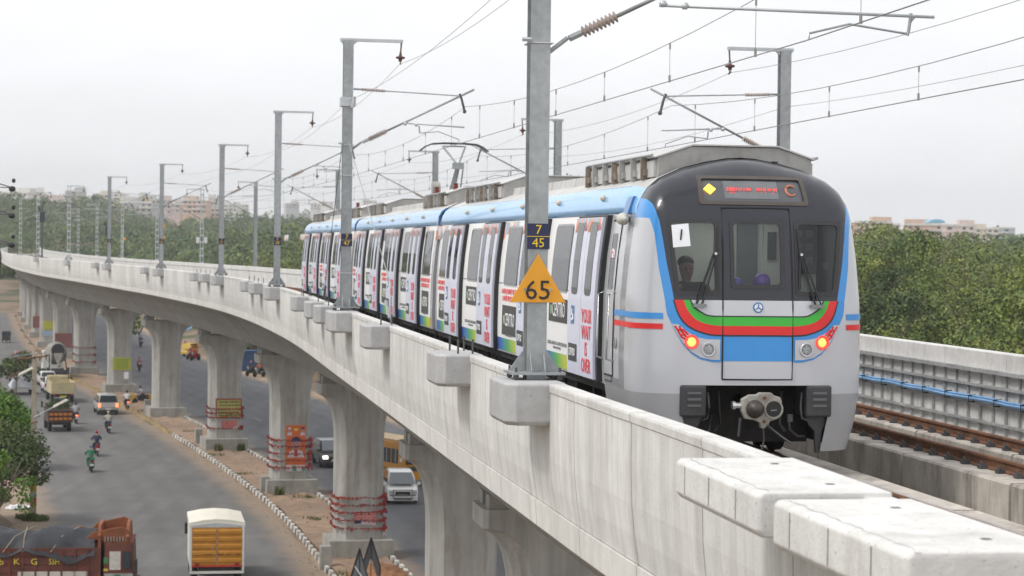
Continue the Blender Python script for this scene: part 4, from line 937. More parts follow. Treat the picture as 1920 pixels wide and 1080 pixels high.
# front emblem, number sheet
b=MB(); b.lathe([(0,.072),(.010,.072),(.012,0)],(0,Fd(0,2.1)-.006,2.105),(0,-1,2.105),20); b.build('front_emblem',tdark,lead)
b=MB(); b.lathe([(0,.054),(.004,.054),(.004,0)],(0,Fd(0,2.1)-.018,2.105),(0,-1,2.105),20); b.build('emblem_field',txwh,lead)
b=MB(); 
for a in (90,210,330): b.tube([(0,Fd(0,2.1)-.024,2.105),(.05*math.cos(R(a)),Fd(0,2.1)-.024,2.105+.05*math.sin(R(a)))],.008,4)
b.build('emblem_arms',tdark,lead)
pp=[(-1.155,2.905),(-.925,2.93),(-.945,3.235),(-1.17,3.21)]
paper=mat('white_paper',(.86,.88,.90),.7,var=.04)
o=front_patch('paper_sheet',pp,.022,paper,lead,du=.1,dv=.1)
text('1',blackm,Matrix.Translation((-1.05,Fd(-1.05,3.07)-.032,3.07))@Matrix.Rotation(R(12),4,'Z').inverted()@Matrix.Rotation(R(5),4,'Y')@FRONT,.22,.22,lead)
# wipers
for sg in (-1,1):
    b=MB(); pv=Vector((sg*.835,Fd(.835,2.14)-.05,2.14))
    tp=Vector((sg*.60,Fd(.60,2.83)-.05,2.83)); b.tube([pv+Vector((-.03,0,0)),tp+Vector((-.015,0,0))],.017,6); b.tube([pv+Vector((.05,0,0)),tp+Vector((.02,0,0))],.014,6)
    b.tube([Vector((sg*.575,Fd(.57,3.22)-.03,3.18)),tp+Vector((0,.01,0)),Vector((sg*.585,Fd(.585,2.38)-.03,2.36))],.018,6); b.build('wiper_arm',blackm,lead)
    b=MB(); b.box(sg*.82-.09,sg*.82+.09,pv.y-.04,pv.y+.05,2.105,2.15); b.tube([pv+Vector((-.05,-.03,-.01)),pv+Vector((-.05,.04,-.01))],.028,8); b.tube([pv+Vector((.06,-.03,-.01)),pv+Vector((.06,.04,-.01))],.028,8); b.build('wiper_pivot',mat('dark_chrome',(.25,.25,.25),.3,.8,var=.1),lead)
    b=MB(); b.lathe([(0,.02),(.03,.02),(.03,0)],(sg*.60,Fd(.6,2.83)-.07,2.83),(sg*.6,-1,2.83),8); b.build('wiper_joint',chrome,lead)
# cab interior
intw=mat('cab_lining',(.75,.76,.72),.7,var=.06,scale=3); intd=mat('cab_console',(.10,.11,.12),.6,var=.1)
b=MB(); b.box(-1.42,1.42,1.95,1.99,1.1,3.4); b.build('cab_bulkhead',intw,lead)
b=MB(); b.box(-1.36,1.36,.5,1.95,2.05,2.12); b.box(-1.2,-.55,.45,.9,2.12,2.30,0,.03,.08); b.build('driver_console',intd,lead)
b=MB(); b.box(-1.10,1.10,.75,1.95,3.42,3.46); b.build('cab_ceiling',intw,lead)
b=MB(); b.box(-.8,.8,.95,1.5,3.395,3.415); b.build('cab_fill_panel',mat('cab_fill_glow',(.8,.8,.75),.5,var=0,emis=((1,1,.93),1.3)),lead)  # unseen glowing panel added to brighten the cab interior
b=MB(); b.box(.22,.52,1.90,1.948,2.1,3.3); b.build('bulkhead_door',mat('cab_door_grey',(.20,.21,.22),.5,var=.08),lead)
for x in (-.26,.27): b=MB(); b.tube([(x,.75,2.35),(x,.75,3.22)],.012,6); b.tube([(x,.75,2.42),(x+(.1 if x<0 else -.1),.75,2.42)],.012,6); b.build('grab_pole',txwh,lead)
pan=MB(); pan.box(1.05,1.40,1.90,1.94,2.55,3.25); po=pan.build('control_cabinet',mat('cabinet_grey',(.14,.15,.165),.5,var=.1),lead)
for i_ in range(3):
    for j_ in range(2):
        b=MB(); b.box(1.09+j_*.15,1.19+j_*.15,1.885,1.90,3.08-i_*.19,3.18-i_*.19); b.build('instrument',mat('instrument_face',(.25,.27,.28),.4,var=.2,scale=30),po)
b=MB(); b.box(.68,.80,1.90,1.95,2.75,3.15); b.build('switch_strip',intd,lead)
# coupler bay
b=MB(); b.box(-1.30,1.30,.12,.16,2.0-.001,2.0) if False else None
b.box(-1.0,1.0,.95,1.0,.2,1.06); b.box(-1.04,1.04,.10,1.0,1.035,1.06); b.box(-1.05,-1.0,.12,1.0,.25,1.05); b.box(1.0,1.05,.12,1.0,.25,1.05); b.build('coupler_bay',under,lead)
b=MB(); b.box(-.95,.95,1.0,2.6,.35,.92); b.box(-1.0,1.0,1.1,1.35,.26,.40); b.build('front_underframe',under,lead)
pod=mat('black_buffer_plastic',(.045,.046,.05),.42,var=.12,scale=8)
for sg in (-1,1):
    b=MB(); x0,x1=sorted((sg*.70,sg*1.06)); b.box(x0,x1,.0,.55,.62,1.05); o=b.build('anticlimber_box',pod,lead,bevel=.03)
    for q in range(3): b=MB(); b.box(x0+.09,x1-.08,-.02,0,.76+q*.085,.79+q*.085); b.build('ridge',mat('ridge_grey',(.12,.12,.125),.4,var=.1),o)
    b=MB(); b.prism([(sg*1.05,.62),(sg*.72,.62),(sg*.78,.5),(sg*.86,.42),(sg*.88,.12),(sg*.93,.12),(sg*.96,.42)],1,.12,.20); b.build('skirt_bracket',pod,lead)
    b=MB(); b.tube([(sg*.66,.1,.95),(sg*.64,.08,.75),(sg*.66,.08,.60),(sg*.74,.08,.57)],.015,6); b.tube([(sg*.55,.35,.62),(sg*.57,.33,.42),(sg*.68,.33,.33),(sg*.78,.33,.33)],.018,6); b.tube([(sg*.45,.35,.95),(sg*.42,.33,.5),(sg*.5,.33,.40)],.02,6); b.build('air_hose',steel_d,lead,smooth=True)
    b=MB(); b.box(sg*.72-.07,sg*.72+.07,1.9,2.0,.06,.5); b.build('rail_guard',under,lead)
for sg in (-1,1):
    b=MB(); b.lathe([(0,0),(0,.43),(.02,.46),(.035,.43),(.13,.42),(.13,.2),(.10,0)],(sg*.70,1.75,.43),(sg*2,1.75,.43),20); b.build('front_wheel',under,lead)
cm=mat('coupler_casting',(.38,.37,.33),.55,.3,var=.2,scale=14,dirt=((.12,.08,.05),.5),bump=.2)
P=[(-.27,.60),(-.33,.72),(-.32,.90),(-.2,.965),(-.08,.97),(-.04,1.0),(.14,1.0),(.18,.96),(.28,.93),(.31,.86),(.31,.70),(.25,.60),(.12,.56),(.10,.50),(.03,.45),(-.02,.46),(-.03,.54),(-.12,.58)]
b=MB(); b.prism(P,1,-.28,-.18); cp_=b.build('coupler_head',cm,lead,bevel=.012); cp_.scale=(.88,1,.88); cp_.location=(.0,0,.09)
b=MB(); b.lathe([(0,.14),(.02,.14),(.10,.10),(.15,.03),(.15,0)],(-.12,-.28,.75),(-.12,-2,.75),20); b.build('coupler_cone',mat('coupler_dark_iron',(.07,.06,.055),.5,.5,var=.3,scale=12),cp_,smooth=True)
b=MB(); b.lathe([(0,.15),(.02,.15),(.02,.125),(.0,.12)],(.175,-.28,.75),(.175,-2,.75),20,0,False); b.build('socket_ring',cm,cp_); b=MB(); b.lathe([(0,.125),(.006,.125),(.006,.0)],(.175,-.28,.75),(.175,-2,.75),20); b.build('coupler_socket',blackm,cp_); b=MB(); b.tube([(.12,-.29,.72),(.22,-.29,.73)],.02,5); b.build('socket_latch',steel_d,cp_)
for z in (.92,.56): b=MB(); b.lathe([(0,.03),(.01,.03),(.01,0)],(.03,-.28,z),(.03,-2,z),8); b.build('locating_hole',rustm,cp_)
b=MB(); b.tube([(-.30,-.22,.80),(-.46,-.24,.80)],.045,8); b.tube([(-.42,-.24,.80),(-.47,-.24,.80)],.065,8); b.build('air_coupling',chrome,cp_)
b=MB(); b.tube([(0,-.18,.75),(0,1.2,.78)],.11,8); b.build('coupler_shank',under,cp_)
b=MB(); b.tube([(.06,-.26,.52),(.28,-.34,.34),(.42,-.38,.24)],.018,6); b.build('release_handle',steel_d,cp_)
b=MB(); b.tube([(.12,.1,.5),(.14,.1,.3),(.10,.1,.15)],.012,5); b.tube([(-.2,.1,.6),(-.22,.1,.35)],.02,5); b.tube([(.5,.1,.65),(.5,.1,.55)],.04,6); b.build('hanging_chain',steel_d,lead)
# pantograph on the middle car
pan=MB(); mid=train[1]; pg=tag(empty('pantograph'),None); pg.parent=mid; pg.location=(0,8.2,4.15)
def pt(nm,fn,m=galv,smooth=False):
    b=MB(); fn(b); return b.build(nm,m,pg,smooth=smooth)
pt('base_frame',lambda b:(b.box(-.6,-.5,-1.0,1.0,.12,.2),b.box(.5,.6,-1.0,1.0,.12,.2),b.box(-.6,.6,-.95,-.85,.12,.2),b.box(-.6,.6,.85,.95,.12,.2)))
for x,y in ((-.55,-.9),(.55,-.9),(-.55,.9),(.55,.9)): pt('insulator',lambda b:b.lathe([(0,.05)]+[(t_*.02,(.09 if t_%2 else .05)) for t_ in range(1,7)],(x,y,-.02),(x,y,1),8),insul)
pt('lower_arm',lambda b:b.tube([(0,.7,.25),(0,-.55,.95)],[.09,.06],8)); pt('control_rod',lambda b:b.tube([(.2,.5,.2),(.15,-.45,.85)],.02,6))
pt('upper_arm',lambda b:(b.tube([(0,-.55,.95),(-.32,.35,1.52)],.03,6),b.tube([(0,-.55,.95),(.32,.35,1.52)],.03,6),b.tube([(-.32,.35,1.52),(.32,.35,1.52)],.025,6)))
pt('knuckle',lambda b:b.box(-.15,.15,-.65,-.45,.86,1.03))
for y in (.18,.52):
    pt('contact_strip',lambda b:b.tube([(-.95,y,1.38),(-.80,y,1.50),(-.62,y,1.575),(-.3,y,1.60),(.3,y,1.60),(.62,y,1.575),(.80,y,1.50),(.95,y,1.38)],.022,6),steel_d)
pt('spring_drum',lambda b:b.lathe([(0,0),(0,.2),(.22,.2),(.22,0)],(-.55,.75,.35),(-.2,.75,.35),14),roofd)
pt('drum',lambda b:b.lathe([(0,0),(0,.15),(.12,.15),(.12,0)],(.35,.75,.30),(.7,.75,.30),14),roofd)
for cr_,y in ((mid,2.6+.0),(mid,6.3),(train[2],6.2)):
    b=MB(); b.lathe([(t_*.035,(.085 if t_%2 else .045)) for t_ in range(0,12)],(-.75,y,4.08),(-.75,y,5.2),9); b.build('roof_insulator',mat('red_brown_insulator',(.20,.05,.04),.35,var=.1),cr_)
# ------------------------------------------------------------------ overhead line masts
plate=mat('navy_number_plate',(.015,.02,.07),.4,var=.05); yel=mat('yellow_lettering',(.80,.55,.03),.5,var=.03); orangep=mat('orange_sign_paint',(.78,.35,.02),.5,var=.05,scale=6); yplate=mat('yellow_number_plate',(.62,.40,.03),.5,var=.06)
def ribbed(b,a,c,r0,r1,n):
    L=(Vector(c)-Vector(a)).length; b.lathe([(0,r0*.7)]+[(L*(i+.5)/(2*n),(r1 if i%2 else r0)) for i in range(2*n)]+[(L,r0*.7)],a,c,10)
def make_mast(loc,rz,H=7.2,kind='I',sign=None,sign_style=0,full=True,reg=(1.5,3.1,5.0),first=False,lean=0):
    r=empty('overhead_line_mast',loc,rz)
    w,d=(.13,.15)
    b=MB()
    if kind=='I':
        b.box(-w,w,-d,-d+.018,.0,H); b.box(-w,w,d-.018,d,.0,H); b.box(-.008,.008,-d+.018,d-.018,0,H)
    else:
        for sx in (-1,1): b.box(min(sx*.15,sx*.105),max(sx*.15,sx*.105),-.10,.10,0,H)
        z=.25
        while z<H-.3: b.box(-.17,.17,-.125,-.12,z,z+.16); b.box(-.17,.17,.12,.125,z,z+.16); z+=.62
    b.build('mast_post',galv if kind=='I' else galv_l,r)
    b=MB(); b.box(-.36,.36,-.32,.32,.075,.11); b.build('base_plate',galv,r)
    b=MB()
    for sx in (-1,1):
        b.prism([(sx*.13,.11),(sx*.33,.11),(sx*.33,.14),(sx*.17,.37),(sx*.13,.37)],1,-.012,.012)
        for sy in (-1,1): b.prism([(sy*.15,.11),(sy*.30,.11),(sy*.30,.14),(sy*.17,.34),(sy*.15,.34)],0,sx*.09-.008,sx*.09+.008)
    b.build('gusset_plate',galv,r)
    b=MB(); b.tube([(0,0,0),(0,0,.015),(0,0,.016),(0,0,.07),(0,0,.071),(0,0,.17)],[.018,.018,.04,.04,.018,.018],6); o=b.build('anchor_bolt',steel_d,r); bd_=o.data; o.location=(.29,.26,0)
    for sx,sy in ((-1,-1),(1,-1),(-1,1)): mkobj('anchor_bolt',bd_,r).location=(sx*.29,sy*.26,0)
    if H>6.9:
        b=MB(); b.box(-.22,1.46,-.05,.05,H-.02,H+.06); b.prism([(.13,H-.02),(.13,H-.12),(.24,H-.02)],1,-.03,.03); b.prism([(-.13,H-.02),(-.13,H-.12),(-.2,H-.02)],1,-.03,.03); b.build('top_bracket',galv_l,r)
        b=MB(); b.tube([(1.42,0,H),(1.40,0,H-.28)],.022,5); b.lathe([(0,.03),(.05,.035),(.09,.05),(.12,.125),(.16,.12),(.18,.05),(.24,.045)],(1.40,0,H-.28),(1.38,0,H-1),12); b.tube([(1.395,0,H-.50),(1.39,-.12,H-.60),(1.40,.10,H-.56)],.022,5); b.build('suspension_insulator',insul,r)
    if not full: return r
    x1,x2,zr=reg
    # bracket tube with its ribbed insulator, stay tube, registration tube, steady arm
    e0=Vector((.16,0,4.38)); e3=Vector((3.40,0,5.98)); dv=(e3-e0).normalized()
    b=MB(); b.tube([e0+Vector((-.03,0,-.07)),e0+dv*.25+Vector((0,0,.02))],.035,6); b.tube([e0+dv*.28,e0+dv*.45],.05,6); b.build('bracket_pivot',galv,r)
    b=MB(); ribbed(b,e0+dv*.45,e0+dv*.98,.032,.085,9); b.build('bracket_insulator',insul_g,r)
    b=MB(); b.tube([e0+dv*.98,e3],.028,8); b.build('bracket_tube',galv,r,smooth=True)
    s0=Vector((.15,0,5.92)); s1=Vector((3.05,0,5.80)); dv2=(s1-s0).normalized()
    b=MB(); b.tube([s0,s0+dv2*.2],.03,6); b.tube([s0+dv2*.85,s1],.018,6); b.build('stay_tube',galv,r)
    b=MB(); ribbed(b,s0+dv2*.2,s0+dv2*.85,.026,.05,9); b.build('stay_insulator',insul_g,r)
    b=MB(); b.tube([s1+Vector((-.04,0,.06)),s1+Vector((.02,0,-.1)),s1+Vector((.10,0,-.42))],.035,6); b.tube([s1+Vector((.10,.05,-.42)),s1+Vector((.10,-.05,-.42))],.05,6); b.build('messenger_clamp',steel_d,r)
    xa=x1; za=e0.z+(xa-e0.x)*(e3.z-e0.z)/(e3.x-e0.x)
    b=MB(); b.tube([(xa,0,za if not first else zr),(x2,0,zr-.04)],.022,8); b.tube([(xa+.35,-.03,zr),(xa+.35,.03,zr)],.05,6); b.tube([(xa+.05,-.03,zr+.02),(xa+.05,.03,zr+.02)],.05,6); b.build('registration_tube',galv_l,r,smooth=True)
    if first:
        b=MB(); b.tube([(x2-.33,0,zr),(x2-.36,0,zr-.22),(x2-.38,0,zr-.30)],.025,5); b.tube([(x2-.25,0,zr-.02),(x2-.36,0,zr-.15)],.014,5); b.tube([(x2-.36,0,zr-.28),(x2-1.2,0,zr-.17),(x2-1.75,0,zr-.31),(x2-1.76,0,zr-.40)],.017,6); b.build('steady_arm',galv,r)
    else:
        b=MB(); b.tube([(x1+.42,0,zr-.03),(x1+.44,0,zr-.22)],.02,5); b.tube([(x1+.44,0,zr-.22),(x1+.95,0,zr-.17),(x1+1.5,0,zr-.37),(x1+1.51,0,zr-.44)],.014,6); b.build('steady_arm',galv,r)
    b=MB(); b.tube([(-.16,-.17,4.42),(.16,-.17,4.42),(.16,.17,4.42),(-.16,.17,4.42),(-.16,-.17,4.42)],.010,4); b.tube([(-.25,-.17,4.46),(-.13,-.17,4.46)],.03,6); b.build('clamp_band',galv_l,r)
    if sign:
        n1,n2=sign; y=-.165; z0=1.72
        if sign_style==0:
            b=MB(); b.box(-.15,.15,y-.006,y,z0+.17,z0+.335); p1=b.build('number_plate',plate,r); b=MB(); b.box(-.15,.15,y-.006,y,z0,z0+.162); p2=b.build('number_plate',plate,r)
        else:
            b=MB(); b.box(-.16,.16,y-.006,y,z0+.17,z0+.335); p1=b.build('number_plate',plate,r); b=MB(); b.box(-.16,.16,y-.006,y,z0,z0+.162); p2=b.build('number_plate',plate,r)
        text(n1,yel,facing(0,y-.011,z0+.25),.17,.17,p1); text(n2,yel,facing(0,y-.011,z0+.078),.17,.17,p2)
        b=MB(); b.box(-.15,.15,y-.01,y-.006,z0+.162,z0+.17); b.build('plate_rule',yel,r)
    return r
ML=['tall near steel mast carrying the orange triangle 65 and the 7 over 45 plates','second steel mast on the near parapet with guy wires and plates 7 over 47','third steel mast along the near parapet, with plates 7 over 49','fourth steel mast along the near parapet, with plates 7 over 51','fifth steel mast along the near parapet, slim, with plates 7 over 53','sixth steel mast along the near parapet, with a small dark and orange plate','seventh mast along the near parapet, a pale twin-channel post with white boxes','far mast on the near parapet, eighth from the front','farthest mast on the near parapet at the left edge of the photo']
near_y=[28.15,57.0,88,118,148,178,208,238,270]
nms=[]
for i,y in enumerate(near_y):
    s=s_at(y,-5); m=make_mast(W(s,-5.06,1.14),hd(s),9.0 if i==0 else 7.2,'I' if i<6 else 'B',('7',str(45+2*i)) if i<6 else None,0 if i<3 else 1,True,(1.62,5.45,4.98) if i==0 else (1.5,3.15,5.0),i==0)
    tag(m,ML[i],'mast','overhead line masts on the near parapet'); nms.append(m)
m0=nms[0]
b=MB(); b.prism([(-.375,1.02-.0),(.375,1.02),(0,1.66)],1,-.182,-.174); tri=b.build('speed_triangle',orangep,m0,bevel=.004); text('65',blackm,facing(0,-.188,1.17),.36,.36,tri); 
b=MB(); b.tube([(-.2,-.17,1.19),(.2,-.17,1.19)],.012,5); b.tube([(-.17,-.19,1.19),(-.17,-.17,1.19)],.02,6); b.tube([(.17,-.19,1.19),(.17,-.17,1.19)],.02,6); b.build('sign_strap',galv,m0)
# second mast: collar, clamps and two guys down to ledge blocks
m1=nms[1]
b=MB(); b.box(-.2,.2,-.2,.2,5.45,5.68); b.tube([(.1,-.25,5.4),(.15,-.28,5.7)],.05,6); b.build('anchor_collar',galv_l,m1)
b=MB(); b.tube([(-.18,-.19,1.0),(.18,-.19,1.0),(.18,.19,1.0),(-.18,.19,1.0),(-.18,-.19,1.0)],.012,4); b.tube([(-.18,-.19,3.6),(.18,-.19,3.6),(.18,.19,3.6),(-.18,.19,3.6),(-.18,-.19,3.6)],.012,4); b.build('clamp_band',galv_l,m1)
inv=m1.matrix_basis.inverted() if False else (Matrix.Translation(m1.location)@Matrix.Rotation(m1.rotation_euler.z,4,'Z')).inverted()
for yy_,u in ((47.3,-4.9),(66.2,-4.95)):
    e=inv@W(s_at(yy_,-5),u,1.18)
    b=MB(); b.tube([(0,(-.2 if e.y<0 else .2),4.55 if e.y<0 else 5.5),e+Vector((0,0,.8 if e.y<0 else .1)),e],.011 if e.y<0 else .009,6); b.tube([e+(Vector((0,0,4.5))-e)*.02,e+(Vector((0,0,4.5))-e)*.10],.035,6); b.build('guy_rod',galv if e.y<0 else steel_d,m1)
FLab=['steel mast beyond the far track, standing above the leading car with its bracket pointing left','steel mast beyond the far track, just right of the tall near mast','steel mast beyond the far track, rising behind the pantograph car roof','steel mast beyond the far track, small, above the rear car','slim steel mast on the far parapet between the third and fourth near masts','pale twin-channel mast on the far parapet with two white boxes','pale lattice mast on the far parapet, left of the one with white boxes','pale lattice mast on the far parapet in front of the town','far lattice mast on the far parapet near the signal posts','lattice mast on the far parapet at the far left']
far_y=[53,83,112,141,171,196,222,250,282,320]
fms=[]
for i,y in enumerate(far_y):
    s=s_at(y,5); m=make_mast(W(s,5.28,.85),hd(s)+math.pi,7.0,'I' if i<5 else 'B',None)
    tag(m,FLab[i],'mast','overhead line masts on the far parapet'); fms.append(m)
for x in (-1,1):   # switch boxes
    b=MB(); b.box(x*.35-.13,x*.35+.13,-.12,.12,2.1,2.65); b.build('switch_box',mat('white_box_paint',(.7,.7,.7),.5,var=.05),fms[5])
# brackets carrying the far masts
for m,y in zip(fms,far_y):
    b=MB(); b.box(-.35,.32,-.4,.4,-.55,.075); b.build('mast_footing',conc_blk,m)
# far posts on the straight beyond: signals and plain lattice masts
def signal_post(y,u,H,lab):
    s=s_at(y,u); r=empty('signal_post',W(s,u,1.1),hd(s)); b=MB(); b.tube([(0,0,0),(0,0,H)],.10,8); b.build('post',steel_d,r)
    b=MB(); b.box(-.28,.28,-.12,.12,H-2.0,H-.9); b.box(-.45,-.2,-.1,.1,H-.8,H-.3); b.box(.05,.3,-.25,.0,H+.0,H+.3); b.build('signal_head',mat('dark_signal_box',(.03,.05,.06),.5,var=.1),r); tag(r,lab,'signal'); return r
signal_post(238,-4.6,6.0,'dark signal post with boxes beside the parapet at the far left'); signal_post(262,4.8,4.6,'dark signal post behind a lattice mast at the far left')
for i,(y,u,zs,lab) in enumerate(((225,6.2,(3.1,4.3),'thin grey post with two small amber discs beyond the viaduct'),(262,6.6,(3.0,),'thin grey post with one small amber disc beyond the viaduct'))):
    s=s_at(y,u); r=empty('marker_post',W(s,u,.4),hd(s)); b=MB(); b.tube([(0,0,0),(0,0,4.6)],.07,6); b.build('post',galv_l,r)
    for z in zs: b=MB(); b.lathe([(0,.2),(.03,.2),(.03,0)],(.18,-.1,z),(.18,-2,z),12); b.build('amber_disc',mat('amber_disc_paint',(.75,.38,.06),.5,var=.05),r)
    tag(r,lab,'marker post')
# ------------------------------------------------------------------ wires
def span_wire(name,pts,r,sag,m,parent=None,seg=10):
    b=MB(); P=[]
    for a,c in zip(pts[:-1],pts[1:]):
        for q in range(seg): t_=q/seg; P.append(a.lerp(c,t_)-Vector((0,0,sag*4*t_*(1-t_))))
    P.append(pts[-1]); b.tube(P,r,4); return b.build(name,m,parent),P
def line_pts(ys,u_mast,off,z,first=None):
    return [W(s_at(y,-5 if u_mast<0 else 5),u_mast+off,z) for y in ys]
def ext(p,q): return p+(p-q)
allw=[]
for side,ys,um,sg,zb,lab in ((0,near_y,-5.06,1,1.14,'near'),(1,far_y,5.28,-1,.85,'far')):
    cps=[]; mps=[]
    for i,y in enumerate(ys):
        s=s_at(y,um); off=3.65 if (side==0 and i==0) else (3.0+(.18 if i%2 else -.12))
        cps.append(W(s,um+sg*off,zb+4.57)); mps.append(W(s,um+sg*off,zb+5.42+(.1 if side==0 else .15)))
    y0=ys[0]-29.5
    s=s_at(max(y0,-14),um); cps.insert(0,W(s,um+sg*2.9,zb+4.57)); mps.insert(0,W(s,um+sg*2.9,zb+5.5))
    w,cp=span_wire('contact_wire',cps,.0095,.0,wirem)
    tag(w,f'contact wire above the {"train" if side==0 else "empty far track"}','overhead wire')
    w,mp=span_wire('messenger_wire',mps,.0075,.42,wirem)
    tag(w,f'sagging messenger wire with droppers above the {"train" if side==0 else "empty far track"}','overhead wire')
    n=10
    for i in range(min(7,len(mps)-1)):
        for t_ in (.08,.25,.42,.58,.75,.92):
            a=mps[i].lerp(mps[i+1],t_)-Vector((0,0,.42*4*t_*(1-t_))); c=cps[i].lerp(cps[i+1],t_)
            b=MB(); b.tube([a,Vector((c.x,c.y,c.z))],.0045,4); 
            if i<4: b.tube([c+Vector((0,0,-.02)),c+Vector((0,0,.10))],.02,4); b.tube([a+Vector((0,0,-.10)),a],.016,4)
            b.build('dropper',wirem,w)
    eps=[W(s_at(max(ys[0]-29,-14),um),um+sg*1.39,zb+6.6)]+[W(s_at(y,um),um+sg*1.39,zb+(6.62 if side==0 else 6.42)) for y in ys]
    w,_=span_wire('feeder_wire',eps,.0065,.35,wirem); tag(w,f'return wire hung from the mast-top insulators on the {lab} parapet','overhead wire')
    eps=[W(s_at(max(ys[0]-29,-14),um),um-sg*.05,zb+5.75)]+[W(s_at(y,um),um-sg*.0,zb+5.60) for y in ys]
    w,_=span_wire('earth_wire',eps,.0055,.25,wirem); tag(w,f'thin earth wire clipped to the faces of the masts on the {lab} parapet','overhead wire')
# ------------------------------------------------------------------ trees and scrub
def leaf_mat(name,c1,c2,c3):
    m=bpy.data.materials.new(name); m.use_nodes=True; t=m.node_tree; b=t.nodes['Principled BSDF']; b.inputs['Roughness'].default_value=.65; b.inputs['Specular IOR Level'].default_value=.25
    g=N(t,'ShaderNodeNewGeometry'); oi=N(t,'ShaderNodeObjectInfo'); ri=N(t,'ShaderNodeNewGeometry')
    n1=N(t,'ShaderNodeTexNoise',inp={'Scale':.35,'Detail':4.0,'Roughness':.7}); t.links.new(g.outputs['Position'],n1.inputs['Vector'])
    r=N(t,'ShaderNodeValToRGB'); e=r.color_ramp.elements; e[0].position=.32; e[0].color=(*c1,1); e[1].position=.5; e[1].color=(*c2,1); x=e.new(.70); x.color=(*c3,1)
    t.links.new(n1.outputs['Fac'],r.inputs['Fac'])
    at=N(t,'ShaderNodeAttribute'); at.attribute_name='tint'; rt=N(t,'ShaderNodeValToRGB'); e2=rt.color_ramp.elements; e2[0].color=(.55,.66,.62,1); e2[1].color=(1.45,1.30,.95,1); xx=e2.new(.5); xx.color=(.95,1.0,.85,1); t.links.new(at.outputs['Fac'],rt.inputs['Fac'])
    mt=N(t,'ShaderNodeMixRGB',blend_type='MULTIPLY',inp={'Fac':1.0}); t.links.new(r.outputs[0],mt.inputs['Color1']); t.links.new(rt.outputs[0],mt.inputs['Color2']); r=mt
    mr=N(t,'ShaderNodeMapRange',inp={'To Min':.78,'To Max':1.25}); t.links.new(g.outputs['Random Per Island'],mr.inputs['Value'])
    mr2=N(t,'ShaderNodeMapRange',inp={'To Min':.75,'To Max':1.25}); t.links.new(oi.outputs['Random'],mr2.inputs['Value'])
    a=N(t,'ShaderNodeVectorMath',operation='SCALE'); t.links.new(r.outputs[0],a.inputs[0]); t.links.new(mr.outputs[0],a.inputs['Scale'])
    c=N(t,'ShaderNodeVectorMath',operation='SCALE'); t.links.new(a.outputs[0],c.inputs[0]); t.links.new(mr2.outputs[0],c.inputs['Scale']); t.links.new(c.outputs[0],b.inputs['Base Color'])
    return m
leafm=leaf_mat('olive_foliage',(.070,.098,.028),(.125,.165,.046),(.18,.20,.08))
leafb=leaf_mat('bright_foliage',(.055,.11,.018),(.10,.19,.028),(.15,.24,.05))
leafd=leaf_mat('dusty_dark_foliage',(.045,.074,.028),(.078,.115,.042),(.12,.15,.065))
barkm=mat('grey_bark',(.16,.13,.10),.9,var=.3,scale=6,bump=.4)
def leaf_cloud(n_clump,per,centers,rad,size,rs,shell=False):
    """numpy: leaf quads scattered on clumps; returns verts, faces"""
    C=[];
    cs=np.repeat(centers,per,axis=0); n=len(cs); d=rs.normal(size=(n,3)); d/=np.linalg.norm(d,axis=1)[:,None]; rr=np.repeat(rad,per)*rs.uniform(.45,1.05,n)**.6
    if shell: d[:,2]=np.abs(d[:,2])*1.0-.25; rr=np.repeat(rad,per)*(rs.uniform(.80,1.04,n)); d[:,2]*=.85
    else: d[:,2]*=.75
    p=cs+d*rr[:,None]
    a=rs.normal(size=(n,3)); a/=np.linalg.norm(a,axis=1)[:,None]; nrm=(d*1.5+a*.55) if shell else (d*.7+a*.6); nrm[:,2]+=.25; nrm/=np.linalg.norm(nrm,axis=1)[:,None]
    t=np.cross(nrm,rs.normal(size=(n,3))); t/=np.linalg.norm(t,axis=1)[:,None]; bt=np.cross(nrm,t); s=(size*rs.uniform(.5,1.3,n))[:,None]
    q=np.stack([p-t*s*.5,p-bt*s*.32,p+t*s*.6,p+bt*s*.32],1); global LAST_TINT; LAST_TINT=np.repeat(np.repeat(rs.uniform(0,1,len(centers)),per),4); return q.reshape(-1,3)
def quads_obj(name,V,m,parent=None):
    n=len(V)//4; me=bpy.data.meshes.new(name); me.vertices.add(len(V)); me.vertices.foreach_set('co',V.astype(np.float32).ravel())
    me.loops.add(n*4); me.loops.foreach_set('vertex_index',np.arange(n*4,dtype=np.int32)); me.polygons.add(n); me.polygons.foreach_set('loop_start',np.arange(0,n*4,4,dtype=np.int32)); me.polygons.foreach_set('loop_total',np.full(n,4,dtype=np.int32)); me.update(calc_edges=True); me.materials.append(m)
    if len(LAST_TINT)==len(V): at=me.attributes.new('tint','FLOAT','POINT'); at.data.foreach_set('value',LAST_TINT.astype(np.float32))
    else: at=me.attributes.new('tint','FLOAT','POINT'); at.data.foreach_set('value',np.full(len(V),.5,dtype=np.float32))
    return mkobj(name,me,parent)
